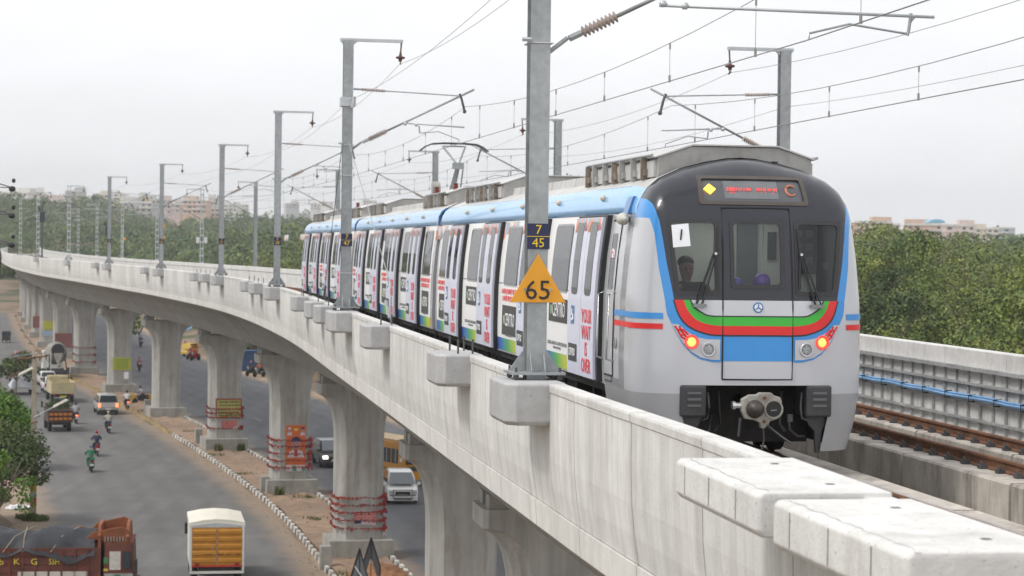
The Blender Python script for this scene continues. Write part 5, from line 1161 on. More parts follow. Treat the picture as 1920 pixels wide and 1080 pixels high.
def make_tree(seed,H,Rr,m,n_cl=34,per=150,size=.22,openness=1.0,name='tree'):
    rs=np.random.default_rng(seed); rd=random.Random(seed); root=empty(name)
    b=MB(); th=H*.35; lean=rd.uniform(-.4,.4)
    b.tube([(0,0,-.6),(lean*.3,0,th*.5),(lean,.1,th)],[.20*H/8,.15*H/8,.11*H/8],7); cen=[];rad=[]
    for i in range(7):
        an=i*2*math.pi/7+rd.uniform(-.4,.4); L=Rr*rd.uniform(.55,.95); e=Vector((lean+math.cos(an)*L,math.sin(an)*L,H*rd.uniform(.55,.9))); mid_=Vector((lean,.1,th)).lerp(e,.5)+Vector((0,0,.3))
        b.tube([(lean,.1,th-.1),mid_,e],[.09*H/8,.05*H/8,.015],5)
        for k_ in range(2): e2=e+Vector((rd.uniform(-1,1),rd.uniform(-1,1),rd.uniform(.1,1.0))); b.tube([mid_,e2],[.04,.01],4)
    b.build('trunk',barkm,root)
    for i in range(n_cl):
        an=rd.uniform(0,2*math.pi); q=math.sqrt(rd.random()); rz=Rr*q; top=H*(1-.32*q*q)*rd.uniform(.80,1.0) if i%3 else H*rd.uniform(.42,.72)
        cen.append((lean+math.cos(an)*rz,math.sin(an)*rz,top-.3)); rad.append(Rr*rd.uniform(.15,.36)*openness)
    V=leaf_cloud(n_cl,per,np.array(cen),np.array(rad),size,rs); quads_obj('crown',V,m,root); return root
protos=[make_tree(1,8.5,3.6,leafm),make_tree(2,7.6,3.9,leafm,40,150),make_tree(3,9.4,3.3,leafd,38,150),make_tree(4,6.8,3.7,leafb,36,160),make_tree(5,9.0,3.9,leafm,28,120,.24,1.1)]
KN=['olive','broad','dark','bright','thin']; used=set(); cnt=0
def put_tree(i,x,y,z,sc_,rz,label,group,cat='tree'):
    global cnt
    o=protos[i] if i not in used else copy_tree(protos[i]); used.add(i)
    o.location=(x,y,z); o.rotation_euler=(0,0,rz); o.scale=(sc_*random.uniform(.9,1.15),sc_*random.uniform(.9,1.15),sc_); tag(o,label,cat,group); cnt+=1; return o
KL=['olive green bushy tree in the thick scrub beyond the viaduct','broad low olive tree in the thick scrub beyond the viaduct','dark dusty green tree in the thick scrub beyond the viaduct','fresh bright green tree in the scrub beyond the viaduct','thin airy tree with bare twigs showing, in the scrub beyond the viaduct']
# the wood right of the train and behind the far parapet: nearest trees one by one
rs=np.random.default_rng(21); placed=[]
def try_place(x,y,dmin):
    for (a,c) in placed:
        if (a-x)**2+(c-y)**2<dmin*dmin: return False
    placed.append((x,y)); return True
att=0
while len(placed)<150 and att<9000:
    att+=1; y=rs.uniform(56,185)**1.0; px=rs.uniform(1010,2050); x=(px-960)/4000*y; u=(x-xc(y))*.975
    if u<22 or u>80: continue
    if not try_place(x,y,3.9): continue
    i=int(rs.choice([0,1,2,3,4],p=[.32,.26,.16,.12,.14])); z=float(terrain(x,y))
    put_tree(i,x,y,z-.4,rs.choice([rs.uniform(.75,1.0),rs.uniform(.95,1.3),rs.uniform(1.3,1.62)],p=[.62,.34,.04]),rs.uniform(0,6.28),KL[i].replace('beyond the viaduct','right of the train'),'scrub trees right of the train, '+KN[i])
o=put_tree(3,(1905-960)/4000*52,52,float(terrain((1905-960)/4000*52,52))-.2,1.0,1.0,'bright green tree at the right edge of the photo, tallest fresh foliage over the parapet',None)
n0=len(placed)
att=0
while len(placed)<n0+95 and att<9000:
    att+=1; y=rs.uniform(175,300); px=rs.uniform(60,760); x=(px-960)/4000*y; u=(x-xc(y))*.975
    if u<23 or u>55: continue
    if not try_place(x,y,4.4): continue
    i=int(rs.choice([0,1,2,3,4],p=[.34,.28,.18,.12,.08])); put_tree(i,x,y,float(terrain(x,y))-.4,rs.uniform(.85,1.2),rs.uniform(0,6.28),KL[i].replace('in the thick scrub beyond the viaduct','in the scrub behind the masts').replace('in the scrub beyond the viaduct','in the scrub behind the masts'),'scrub trees left of the train, '+KN[i])
# far wood as one mass
cen=[];rad=[]
def band_wood(n,y0,y1,px0,px1,umin,r0,r1,hh):
    k_=0
    ys_=rs.uniform(y0,y1,n*3); pxs=rs.uniform(px0,px1,n*3); xs=(pxs-960)/4000*ys_; us_=(xs-xcv(ys_))*.975; zs_=terrain(xs,ys_)
    ok=np.where(us_>umin)[0][:n]
    for j in ok:
        r_=rs.uniform(r0,r1); lf=1.8*math.sin(xs[j]*.045+ys_[j]*.02)+1.3*math.sin(xs[j]*.11-ys_[j]*.04+2); cen.append((xs[j],ys_[j],lf+zs_[j]+rs.uniform(.35,1.0)**1.3*hh-r_*.6)); rad.append(r_)
band_wood(2300,178,420,-60,2000,24,1.5,3.9,9.5); nA=len(cen)
VA=leaf_cloud(0,110,np.array(cen),np.array(rad),.46,rs,True)
tag(quads_obj('scrub_wood',VA,leafm),'continuous olive scrub wood filling the slope beyond the viaduct','wood','',kind='stuff')
cen=[];rad=[]; band_wood(2200,400,1000,-80,2000,26,2.2,4.2,9.0); band_wood(1300,735,1050,-140,900,-110,2.4,4.4,8.0); band_wood(1500,590,860,-160,640,-260,2.4,4.2,7.0)
VB=leaf_cloud(0,64,np.array(cen),np.array(rad),.90,rs,True); tag(quads_obj('distant_wood',VB,leafd),'hazy far wood climbing to the town on the hill','wood','',kind='stuff')
cen=[];rad=[]; band_wood(2200,950,1900,-100,2100,-60,3.5,7.0,9.0)
VC=leaf_cloud(0,44,np.array(cen),np.array(rad),1.6,rs,True); tag(quads_obj('hill_trees',VC,leafd),'trees between the houses of the hill town','wood','',kind='stuff')
cen=[];rad=[]; band_wood(2600,1900,3700,-100,2100,-500,8,15,10.0)
VD=leaf_cloud(0,26,np.array(cen),np.array(rad),5.0,rs,True); tag(quads_obj('ridge_trees',VD,leafd),'blue hazy trees on the far ridge','wood','',kind='stuff')
cen=[];rad=[]
for q in range(420):
    y=rs.uniform(8,150); u=rs.uniform(-52,-27); p=W(s_at(y,0),u,GZ); cen.append((p.x,p.y,GZ+rs.uniform(2,14))); rad.append(rs.uniform(1.6,3.2))
VE=leaf_cloud(0,80,np.array(cen),np.array(rad),.55,rs,True); tag(quads_obj('roadside_wood',VE,leafd),'tall roadside wood left of the road, outside the frame','wood','',kind='stuff')
# airy tree tops seen over the train roof
for (px,py,y,i,sc_) in ((1105,312,92,4,1.0),(1060,322,97,4,.9),(1022,345,90,4,.85)):
    p=depth_px(px,py,y); H=9.0*sc_; put_tree(4,p.x,p.y,p.z-H*1.0,sc_,px*.1,{1105:'thin airy tree whose top shows over the train roof, right one',1060:'thin airy tree whose top shows over the train roof, middle one',1022:'thin airy tree whose top shows just right of the tall mast'}[px],None)
# roadside trees at the left edge
def roadside(seed,px,py,H,Rr,m,lab,n_cl=30,per=120,size=.20,op=1.0):
    g=ground_px(px,py,GZ); t_=make_tree(seed,H,Rr,m,n_cl,per,size,op,'roadside_tree'); t_.location=(g.x,g.y,GZ); tag(t_,lab,'tree')
roadside(31,-25,985,5.9,3.3,leafd,'dark green roadside tree at the left edge, spreading past the lamp pole',120,190,.19,1.05)
roadside(32,-12,880,5.6,2.6,leafb,'bright green tree at the left edge behind the dark one',90,190,.19,1.1)
roadside(33,-5,1010,4.6,1.6,leafb,'lower bright green sapling below the dark tree at the left edge',22,110,.17)
roadside(34,30,742,4.4,2.2,leafd,'small dark tree beside the far end of the road near the tarp load',26,80,.26)
roadside(35,475,690,6.0,2.2,leafm,'roadside tree behind the blue shed beyond the right carriageway',26,80,.26)
roadside(36,262,650,5.0,2.0,leafb,'small green tree seen between two piers beyond the carriageway',24,70,.26)
# grass tufts
gm=leaf_mat('tuft_grass',(.07,.10,.03),(.11,.14,.045),(.18,.17,.08))
def tufts(name,pts,n,r,h,lab):
    rs2=np.random.default_rng(len(pts)+n); V=[]
    for p in pts:
        for k_ in range(n):
            a=rs2.uniform(0,6.28); q=r*math.sqrt(rs2.random()); x,y=p.x+q*math.cos(a),p.y+q*math.sin(a); hh=h*rs2.uniform(.4,1); w=.03; a2=rs2.uniform(0,3.14); dx,dy=w*math.cos(a2),w*math.sin(a2); lx,ly=rs2.normal(0,.06,2)
            V += [(x-dx,y-dy,p.z),(x+dx,y+dy,p.z),(x+dx*.3+lx,y+dy*.3+ly,p.z+hh),(x-dx*.3+lx,y-dy*.3+ly,p.z+hh)]
    tag(quads_obj(name,np.array(V),gm),lab,'grass',kind='stuff')
tufts('grass_tufts',[ground_px(60,975,GZ+.02),ground_px(48,972,GZ+.02),ground_px(72,976,GZ+.02)],260,.55,.32,'grass tufts round the foot of the lamp pole')
mp_=[]
for y in (95,99,104,109,114,119,123.5,130,136,142,148,160,166,172,186):
    s=s_at(y,0); mp_.append(W(s,random.uniform(-1.5,1.2),GZ+.16))
tufts('grass_tufts',mp_[::2],70,.7,.18,'weeds on the earth median')
tufts('grass_tufts',[W(s_at(150.8,0),u,GZ+.16) for u in (-.7,.9)]+[W(s_at(124.6,0),-.9,GZ+.16)],130,.30,.6,'taller weeds at the foot of the pier pedestals')
# ------------------------------------------------------------------ hill town
wallc={'pale pink':(.62,.50,.46),'cream':(.62,.55,.42),'white':(.66,.65,.62),'light grey':(.45,.45,.46),'pale blue':(.42,.50,.56),'peach':(.60,.42,.32),'pale yellow':(.60,.50,.30)}
winm=mat('dark_window_pane',(.05,.06,.07),.25,var=.2,scale=1); tankm=mat('black_water_tank',(.03,.03,.035),.5,var=.1)
def rndp(s_): return 0
def house(px,pyb,y,wd,dp,st,colr,seed,tank=True,z=None):
    wd*=.66 if not 440<px<730 else .40; pyb+=4 if not 440<px<730 else 10; dp*=.8; st=st if not 440<px<730 else 2; y*=1.28; px+=rndp(seed); rd=random.Random(seed); x=(px-960)/4000*y; z0=depth_px(px,pyb,y).z; zt=float(terrain(x,y)); FH=2.7; H=st*FH
    r=empty('house',(x,y,z0),rd.uniform(-.35,.35)); wm=mat('plaster_'+colr.replace(' ','_'),wallc[colr],.85,var=.08,scale=.4,dirt=((.25,.22,.18),.4)); tm=mat('parapet_trim',(.60,.58,.54),.8,var=.1)
    b=MB(); b.box(-wd/2,wd/2,-dp/2,dp/2,-max(2,z0-zt+3),H)
    if rd.random()<.6: q=rd.uniform(.3,.6); sx=rd.choice((-1,1)); b.box(min(sx*wd/2,sx*wd*(.5-q)),max(sx*wd/2,sx*wd*(.5-q)),-dp*.3,dp*.3,H,H+2.7)
    b.build('wall',wm,r)
    b=MB()
    for k_ in range(1,st+1): b.box(-wd/2-.3,wd/2+.3,-dp/2-.3,dp/2+.3,k_*FH-.22,k_*FH+.04)
    b.box(-wd/2-.05,wd/2+.05,-dp/2-.05,-dp/2+.12,H+.04,H+.75); b.build('roof_slab',tm,r)
    b=MB(); n=max(2,int(wd/2.9)); wn=[]
    for k_ in range(st):
        for j in range(n):
            if rd.random()<.82:
                xx=-wd/2+wd*(j+.5)/n; w_=.65 if rd.random()<.7 else 1.05; wn.append((xx,k_*FH+1.0,w_))
    for xx,zz,w_ in wn: b.box(xx-w_,xx+w_,-dp/2-.03,-dp/2+.05,zz,zz+1.15)
    tag(b.build('windows',winm,r),kind='stuff')
    b=MB(); 
    for k_ in range(1,st):
        q=rd.uniform(-wd*.3,wd*.1); b.box(q,q+wd*.35,-dp/2-1.1,-dp/2,k_*FH-.12,k_*FH); b.box(q,q+wd*.35,-dp/2-1.1,-dp/2-1.0,k_*FH,k_*FH+.9)
    if st>1: b.build('balcony',tm,r)
    if tank:
        b=MB(); q=rd.uniform(-.3,.3)*wd; b.lathe([(0,0),(0,.75),(1.2,.75),(1.45,.3),(1.45,0)],(q,0,H+.3),(q,0,H+5),8); b.build('water_tank',tankm if rd.random()<.6 else tm,r)
    return r
HS=[(35,387,880,24,16,3,'white','tall white block at the far left of the hill town'),(22,404,800,18,12,2,'light grey','low grey house at the far left edge of the hill town'),
(88,390,900,18,14,3,'pale pink','pale pink block with a roof room, left of the lattice mast'),(115,404,820,34,14,3,'pale pink','long pale pink block, the widest of the hill town'),
(150,400,860,16,12,3,'white','white block right of the long pink one'),(176,407,840,22,12,2,'pale blue','low bluish house in the middle of the hill town'),
(208,400,930,20,12,3,'white','white block behind the fifth mast'),(232,406,880,22,14,3,'cream','cream block behind the fifth mast'),
(247,392,1000,26,14,3,'pale yellow','pale yellow top block, highest of the town'),(262,406,860,24,12,3,'light grey','light grey block right of the yellow one'),
(285,406,900,20,12,2,'white','white low block left of the tall mast number five'),(300,398,960,18,12,3,'pale pink','pink block just left of the sixth far pole'),
(318,396,1000,20,12,2,'pale pink','small pink block right of the slim mast'),(337,400,1050,18,12,2,'cream','small cream house right of the slim mast'),
(368,398,980,22,12,3,'peach','peach coloured block behind the twin-channel mast'),(386,404,1000,22,12,2,'peach','low peach house right of the twin-channel mast'),
(402,390,1150,14,12,3,'white','small white tower house left of the fourth mast'),(430,394,1200,20,12,2,'white','small white house right of the fourth mast'),
(62,380,1050,18,12,3,'white','pale block on the skyline at the left'),(140,378,1100,20,12,3,'light grey','grey block on the skyline above the long pink one'),
(190,384,1120,16,12,3,'cream','cream house on the skyline, middle of the town'),(222,382,1150,16,12,3,'white','narrow white block on the skyline'),
(275,386,1150,16,12,3,'white','white block on the skyline right of the yellow one'),(350,388,1300,26,12,2,'light grey','hazy grey block on the skyline'),
(450,386,1500,30,14,3,'white','hazy white block left of the third mast'),(545,382,1700,34,14,3,'light grey','hazy block right of the third mast'),(590,384,1600,24,14,3,'white','hazy white block beside a small far mast'),(610,378,1900,30,14,3,'white','hazy white block between two far masts'),(690,376,1900,40,14,3,'white','hazy long block right of the second mast'),(720,380,1800,30,14,2,'light grey','hazy grey block seen over the train roof'),
(1632,436,760,26,14,2,'peach','peach block beside the right edge of the train'),(1662,438,820,18,12,2,'pale pink','small pink house right of the train'),
(1735,440,780,30,14,2,'peach','long low peach building among the tree tops at the right'),(1795,442,760,20,12,2,'pale pink','pink block among the tree tops at the right'),(1840,444,900,24,12,2,'cream','low cream house behind the tree tops at the right'),(1875,442,950,20,12,2,'pale blue','pale bluish house at the far right of the skyline')]
for i,(px,py,y,wd,dp,st,colr,lab) in enumerate(HS):
    tag(house(px,py,y,wd,dp,st,colr,100+i),lab,'house')
x,y=(1750-960)/4000*770,770; z=depth_px(1750,418,770).z
b=MB(); P=[(-3.0,0)]+[(-3.0*math.cos(a),1.3*math.sin(a)) for a in np.linspace(.1,math.pi-.1,9)]+[(3.0,0)]; b.prism(P,1,-5,5)
o=b.build('barrel_roof_shed',mat('light_blue_sheet_roof',(.20,.45,.62),.5,var=.05)); o.location=(x,y,z); tag(o,'light blue curved roof showing among the tree tops at the right','shed')
# ------------------------------------------------------------------ vehicles
vglass=mat('dark_vehicle_glass',(.03,.045,.055),.08,var=.05,coat=.4); vtrim=mat('dark_vehicle_trim',(.03,.03,.03),.6,var=.1); platew=mat('white_number_plate',(.7,.7,.68),.5,var=.05); platey=mat('yellow_plate',(.65,.5,.05),.5,var=.05)
tl_on=mat('lit_brake_lamp',(.8,.1,.05),.3,var=0,emis=((1,.16,.06),2.6)); tl_off=mat('red_lamp_lens',(.35,.02,.02),.2,var=.05,coat=.4); hl=mat('clear_headlamp',(.6,.6,.58),.12,.3,var=.05,coat=.5); hl_on=mat('lit_headlamp',(.9,.88,.8),.3,var=0,emis=((1,.95,.85),2.0))
def paintm(nm,c,rough=.3): return mat(nm,c,rough,.05,var=.05,scale=2,coat=.4)
def wheel(parent,x,y,r,w,rim=None):
    b=MB(); sx=1 if x>0 else -1; b.lathe([(0,r*.62),(0,r*.93),(w*.15,r),(w*.85,r),(w,r*.93),(w,r*.62)],(x-sx*w/2,y,r),(x+sx*5,y,r),16); o=b.build('wheel',rubber,parent); 
    b=MB(); b.lathe([(w*.8,r*.64),(w*.86,r*.5),(w*.7,r*.2),(w*.75,0)],(x-sx*w/2,y,r),(x+sx*5,y,r),12); b.build('rim',rim or chrome,o)
def car(px,py,rz,prof,gl,w,wl,paint,label,group=None,brake=False,z=GZ+.02,lights=False,bars=False,split=.0,cat='car'):
    """prof: side outline (y,z), front at +y; gl: greenhouse (belt z, roof z, draw-in); wl: two wheel y positions and radius"""
    g=ground_px(px,py,GZ); r=empty('car',(g.x,g.y,z),rz); tag(r,label,cat,group)
    belt,roof,ti=gl
    def wid(zz): return w/2*(1-.05*max(0,(.55-zz)/.55)) if zz<=belt else w/2-ti*(zz-belt)/(roof-belt)
    n=len(prof); b=MB(); vs=[(-wid(z_),y_,z_) for y_,z_ in prof]+[(wid(z_),y_,z_) for y_,z_ in prof]
    b.add(vs,[tuple(range(n)),tuple(range(2*n-1,n-1,-1))]+[(i,n+i,n+(i+1)%n,(i+1)%n) for i in range(n)]); b.build('body',paint,r,bevel=.085)
    L0=min(p[0] for p in prof); L1=max(p[0] for p in prof)
    # side glass, windscreen and rear window as proud panes
    ys_top=[p for p in prof if p[1]>roof-.12]; yr0=min(p[0] for p in ys_top); yr1=max(p[0] for p in ys_top)
    bt=[p for p in prof if abs(p[1]-belt)<.16 ]; yb0=min(p[0] for p in bt); yb1=max(p[0] for p in bt)
    for sx in (-1,1):
        zz0,zz1=belt+.05,roof-.12; x0=sx*(wid(zz0)+.008); x1=sx*(wid(zz1)+.008)
        A=(yb0+.12,yr0+.10); B=(yb1-.22,yr1-.08); m1=(A[0]+B[0])/2
        cuts=[0,.34,.67,1]
        for a,c in zip(cuts[:-1],cuts[1:]):
            y0b=A[0]+(B[0]-A[0])*a+.03; y1b=A[0]+(B[0]-A[0])*c-.03; y0t=A[1]+(B[1]-A[1])*a+.03; y1t=A[1]+(B[1]-A[1])*c-.03
            b=MB(); b.add([(x0,y0b,zz0),(x0,y1b,zz0),(x1,y1t,zz1),(x1,y0t,zz1)],[(0,1,2,3)]); b.build('side_window',vglass,r)
        b=MB(); b.box(min(sx*w/2,sx*(w/2+.18)),max(sx*w/2,sx*(w/2+.18)),yb1-.45,yb1-.33,belt,belt+.16); b.build('mirror',paint,r)
    for nm,(y0,y1) in (('rear_window',(yb0,yr0)),('windscreen',(yb1,yr1))):
        k0,k1=.1,.9; za=belt+(roof-belt)*k0; zb=belt+(roof-belt)*k1; ya=y0+(y1-y0)*k0; yb_=y0+(y1-y0)*k1; e=-.02 if nm=='rear_window' else .02
        b=MB(); b.add([(-wid(za)+.09,ya+e,za+.015),(wid(za)-.09,ya+e,za+.015),(wid(zb)-.09,yb_+e,zb+.015),(-wid(zb)+.09,yb_+e,zb+.015)],[(0,1,2,3)]); b.build(nm,vglass,r)
    for sx in (-1,1):
        for yy_ in wl[:2]: wheel(r,sx*(w/2-.09),yy_,wl[2],.19)
        b=MB(); b.box(sx*(w/2-.13)-.10,sx*(w/2-.13)+.10,L0-.02,L0+.1,belt-.34,belt-.02); b.build('tail_lamp',tl_on if brake else tl_off,r)
        b=MB(); b.box(sx*(w/2-.24)-.17,sx*(w/2-.24)+.17,L1-.12,L1+.02,.62,.82); b.build('headlamp',hl_on if lights else hl,r)
    b=MB(); b.box(-w/2+.03,w/2-.03,L0-.05,L0+.12,.22,.46); b.build('rear_bumper',vtrim if paint.name.startswith('silver') or paint.name.startswith('dark') else paint,r,bevel=.03)
    b=MB(); b.box(-w/2+.03,w/2-.03,L1-.12,L1+.05,.22,.48); b.build('front_bumper',paint,r,bevel=.03)
    b=MB(); b.box(-.42,.42,L1-.02,L1+.03,.56,.76); b.box(-.5,.5,L1,L1+.06,.28,.38); b.build('grille',vtrim,r)
    for yy_ in (L0-.055,L1+.055): b=MB(); b.box(-.26,.26,min(yy_,yy_*1.002),yy_+.012,.46,.58) ; b.build('number_plate',platew,r)
    if bars:
        b=MB(); b.tube([(-.55,L1+.16,.35),(-.55,L1+.18,.85),(.55,L1+.18,.85),(.55,L1+.16,.35)],.028,6); b.tube([(-.75,L1+.14,.55),(.75,L1+.14,.55)],.028,6); b.build('bull_bar',vtrim,r)
    return r
suv=[(-2.2,.35),(-2.22,.7),(-2.15,1.02),(-1.98,1.68),(-1.8,1.76),(.35,1.74),(.55,1.66),(1.15,1.08),(2.05,.95),(2.2,.8),(2.22,.35)]
mpv=[(-2.2,.32),(-2.24,.8),(-2.14,1.05),(-1.9,1.62),(-1.6,1.71),(-.4,1.75),(.35,1.70),(.62,1.60),(1.42,1.06),(1.9,.94),(2.15,.80),(2.26,.60),(2.27,.32)]
hatch=[(-1.85,.3),(-1.9,.75),(-1.75,.98),(-1.45,1.42),(-1.2,1.50),(.2,1.50),(.45,1.42),(1.05,.98),(1.75,.82),(1.88,.65),(1.9,.3)]
white=paintm('white_car_paint',(.74,.74,.73)); silverp=paintm('silver_car_paint',(.42,.41,.39)); darkp=paintm('dark_grey_car_paint',(.04,.045,.05))
def hdy(y): return hd(s_at(y,-8))
car(198,775,hdy(185)-.02,suv,(1.02,1.72,.16),1.74,(-1.35,1.35,.35),silverp,'silver estate car with its right brake lamp lit, nearest car on the left road','',True)
car(750,938,hdy(122)+math.pi-.13,mpv,(1.05,1.72,.19),1.76,(-1.35,1.4,.34),white,'white people carrier with black bull bars driving towards the camera','',bars=True)
car(617,872,hdy(142)+math.pi-.02,mpv,(1.05,1.74,.19),1.78,(-1.35,1.4,.35),darkp,'dark grey car half hidden behind the pier with the red garlands','',lights=True)
car(87,723,hdy(217),hatch,(.98,1.48,.16),1.66,(-1.15,1.2,.29),white,'white hatchback right behind the concrete mixer lorry','')
car(95,735,hdy(208),hatch,(.98,1.48,.16),1.62,(-1.15,1.2,.29),white,'smaller white hatchback half hidden behind the cream open truck','')
# --- silver estate extras: spare details kept small
def lorry_base(px,py,rz,label,cat,L0,L1,w,wheels,name='lorry'):
    g=ground_px(px,py,GZ); r=empty(name,(g.x,g.y,GZ+.02),rz); tag(r,label,cat)
    b=MB(); b.box(-w/2+.35,w/2-.35,L0+.15,L1-.2,.55,.85); b.build('chassis',vtrim,r)
    for y_ in wheels:
        for sx in (-1,1): wheel(r,sx*(w/2-.16),y_,.46,.28,steel_d)
    return r
def lorry_cab(r,y0,y1,w,h,paint):
    b=MB(); b.box(-w/2,w/2,y0,y1,.7,h,0,.06,.10); b.build('cab',paint,r,bevel=.06)
    b=MB(); b.box(-w/2+.15,w/2-.15,y1-.10,y1+.01,1.5,h-.3,0,.05,.05); b.build('windscreen',vglass,r)
    for sx in (-1,1):
        b=MB(); b.add([(sx*(w/2+.006),y0+.35,1.5),(sx*(w/2+.006),y1-.25,1.5),(sx*(w/2-.02),y1-.3,h-.3),(sx*(w/2-.02),y0+.35,h-.3)],[(0,1,2,3)]); b.build('side_window',vglass,r)
        b=MB(); b.box(sx*(w/2-.3)-.15,sx*(w/2-.3)+.15,y1,y1+.04,.85,1.05); b.build('headlamp',hl,r)
        b=MB(); b.box(sx*(w/2+.18)-.07,sx*(w/2+.18)+.07,y1-.3,y1-.22,1.6,2.1); b.tube([(sx*w/2,y1-.26,1.9),(sx*(w/2+.15),y1-.26,1.9)],.015,4); b.build('mirror',vtrim,r)
# yellow box truck seen from behind, bottom of the photo
yt=lorry_base(402,1160,hdy(93)-.02,'small truck with orange ribbed rear doors and white roof, at the bottom of the photo','truck',-2.6,3.4,2.2,(-1.4,2.4),'box_truck')
yt.location=depth_px(402,1100,94); yt.location.z=GZ+.02
orp=mat('orange_panel_paint',(.56,.24,.02),.45,var=.10,scale=3,coat=.2); whp=mat('white_body_paint',(.72,.71,.66),.5,var=.07,scale=2); cream=mat('cream_roof_paint',(.76,.72,.62),.6,var=.06)
w=2.32
b=MB(); b.box(-w/2,w/2,-2.5,1.4,.9,2.62); b.build('box_body',whp,yt)
b=MB(); b.prism([(-w/2-.03,2.62),(w/2+.03,2.62),(w/2+.03,2.80),(w/4,2.92),(0,2.96),(-w/4,2.92),(-w/2-.03,2.80)],1,-2.5,1.45); b.build('arched_roof',cream,yt)
b=MB(); b.prism([(-w/2,2.62),(w/2,2.62),(w/2,2.68),(0,2.82),(-w/2,2.68)],1,-2.54,-2.5); b.build('roof_gable',mat('pale_grey_panel',(.52,.54,.55),.5,var=.05),yt)
for sx in (-1,1):
    x0,x1=sorted((sx*.02,sx*(w/2-.09)))
    b=MB(); b.box(x0,x1,-2.55,-2.5,.98,2.58)
    d=b.build('rear_door',orp,yt)
    for k_ in range(5):
        zc=1.15+k_*.305; b=MB(); b.prism([(-2.55,zc-.06),(-2.59,zc-.03),(-2.59,zc+.10),(-2.55,zc+.14)],0,x0+.03,x1-.03); b.build('door_rib',orp,d)
    b=MB(); b.box(min(sx*w/2,sx*(w/2-.09)),max(sx*w/2,sx*(w/2-.09)),-2.57,-2.45,.75,2.62); b.build('corner_post',whp,yt)
    b=MB(); b.box(sx*.85-.10,sx*.85+.10,-2.60,-2.54,.98,1.07); b.build('tail_lamp',tl_off,yt)
b=MB(); b.box(-w/2+.08,w/2-.08,-2.575,-2.55,.90,.98); b.build('red_rail',mat('red_rail_paint',(.50,.04,.03),.5,var=.1),yt)
b=MB(); b.box(-w/2,w/2,-2.6,-2.45,.62,.72); b.build('rear_bumper',whp,yt)
b=MB(); b.lathe([(0,.05),(.02,.05),(.03,.0)],(-.22,-2.56,1.72),(-.22,-4,1.72),10); b.build('door_handle',chrome,yt)
b=MB()
for x0_ in (-.52,-.42,-.30,.0,.10,.20,.42,.52,.8,.9): b.box(x0_,x0_+.07,-2.612,-2.60,1.43,1.47)
b.build('small_lettering_marks',blackm,yt)
lorry_cab(yt,1.55,3.3,2.0,2.35,whp)
# brown goods lorry crossing at the bottom left
bl_=empty('goods_lorry',(0,0,0),0); tag(bl_,'rusty brown goods lorry with a black tarpaulin over its load, bottom left','truck')
p=depth_px(252,1090,88); bl_.location=(p.x,p.y,GZ+.02); bl_.rotation_euler=(0,0,R(-90)+.12)
brn=mat('brown_red_lorry_paint',(.145,.042,.028),.7,var=.30,scale=2,dirt=((.06,.05,.04),.5)); brn2=mat('rusty_orange_crest',(.24,.075,.028),.75,var=.25,scale=2.5,dirt=((.08,.05,.04),.4)); tarp=mat('black_tarpaulin',(.022,.024,.031),.62,var=.35,scale=2,bump=.7,bscale=3)
b=MB(); b.box(-.8,.8,-8.2,.2,.65,.95); b.build('chassis',vtrim,bl_)
for y_ in (-.6,-5.6,-6.9):
    for sx in (-1,1): wheel(bl_,sx*1.02,y_,.5,.3,steel_d)
b=MB(); b.box(-1.2,1.2,-8.2,-1.30,.95,2.35); b.build('load_bed',brn,bl_)
for k_ in range(13):
    y_=-8.1+k_*.52
    for sx in (-1,1): b=MB(); b.box(min(sx*1.2,sx*1.26),max(sx*1.2,sx*1.26),y_,y_+.09,.95,2.36); b.build('side_post',brn,bl_)
for k_ in range(4):
    b=MB(); b.box(1.2,1.225,-8.2,-1.75,1.02+k_*.34,1.30+k_*.34); b.build('side_board',brn,bl_)
# crest boards at the front of the bed and above the cab
b=MB(); P=[(-1.2,2.35),(1.2,2.35),(1.2,2.85),(.9,3.25),(-.9,3.25),(-1.2,2.85)]; b.prism(P,1,-1.42,-1.30); b.build('front_board',brn2,bl_)
b=MB(); b.prism([(-3.4,2.5),(-3.0,2.95),(-1.6,2.85),(-1.42,2.5)],0,-1.22,-1.14); b.prism([(-3.4,2.45),(-3.0,2.9),(-1.9,2.95),(-1.42,2.5)],0,-.1,-.02); b.build('side_crest',brn2,bl_)
b=MB(); rs3=np.random.default_rng(4); n1,n2=26,12; vs=[]
for i in range(n1):
    for j in range(n2):
        y_=-8.3+i*(6.75/(n1-1)); a=j/(n2-1); x_=-1.3+2.6*a; edge=max(0,1-min(a,1-a)*7); z_=2.55+.42*math.sin(a*math.pi)+.10*math.sin(y_*2.1+a*3)+.06*math.sin(y_*5+a*11)-(.55 if j in (0,n2-1) else 0)*(1+.35*math.sin(y_*1.7))-(.1 if j in (1,n2-2) else 0)+rs3.normal(0,.02); vs.append((x_*(1.0 if j not in (0,n2-1) else 1.0),y_,z_))
b.add(vs,[(i*n2+j,i*n2+j+1,(i+1)*n2+j+1,(i+1)*n2+j) for i in range(n1-1) for j in range(n2-1)]); t_=b.build('tarpaulin',tarp,bl_,smooth=True)
for y0,y1 in ((-7.6,-5.0),(-5.2,-3.0),(-3.3,-1.2),(-6.6,-6.4),(-4.4,-4.3)):
    b=MB(); b.tube([(1.27,y0,2.2),(.9,y0*.8+y1*.2,2.80),(0,(y0+y1)/2,3.08),(-.9,y0*.2+y1*.8,2.85),(-1.2,y1,2.6)],.018,5); b.build('rope',mat('pale_rope',(.4,.33,.24),.9,var=.1),bl_)
b=MB(); b.box(-1.18,1.18,-1.22,.05,.75,2.55,0,.05,.08); b.build('cab',brn,bl_,bevel=.06)
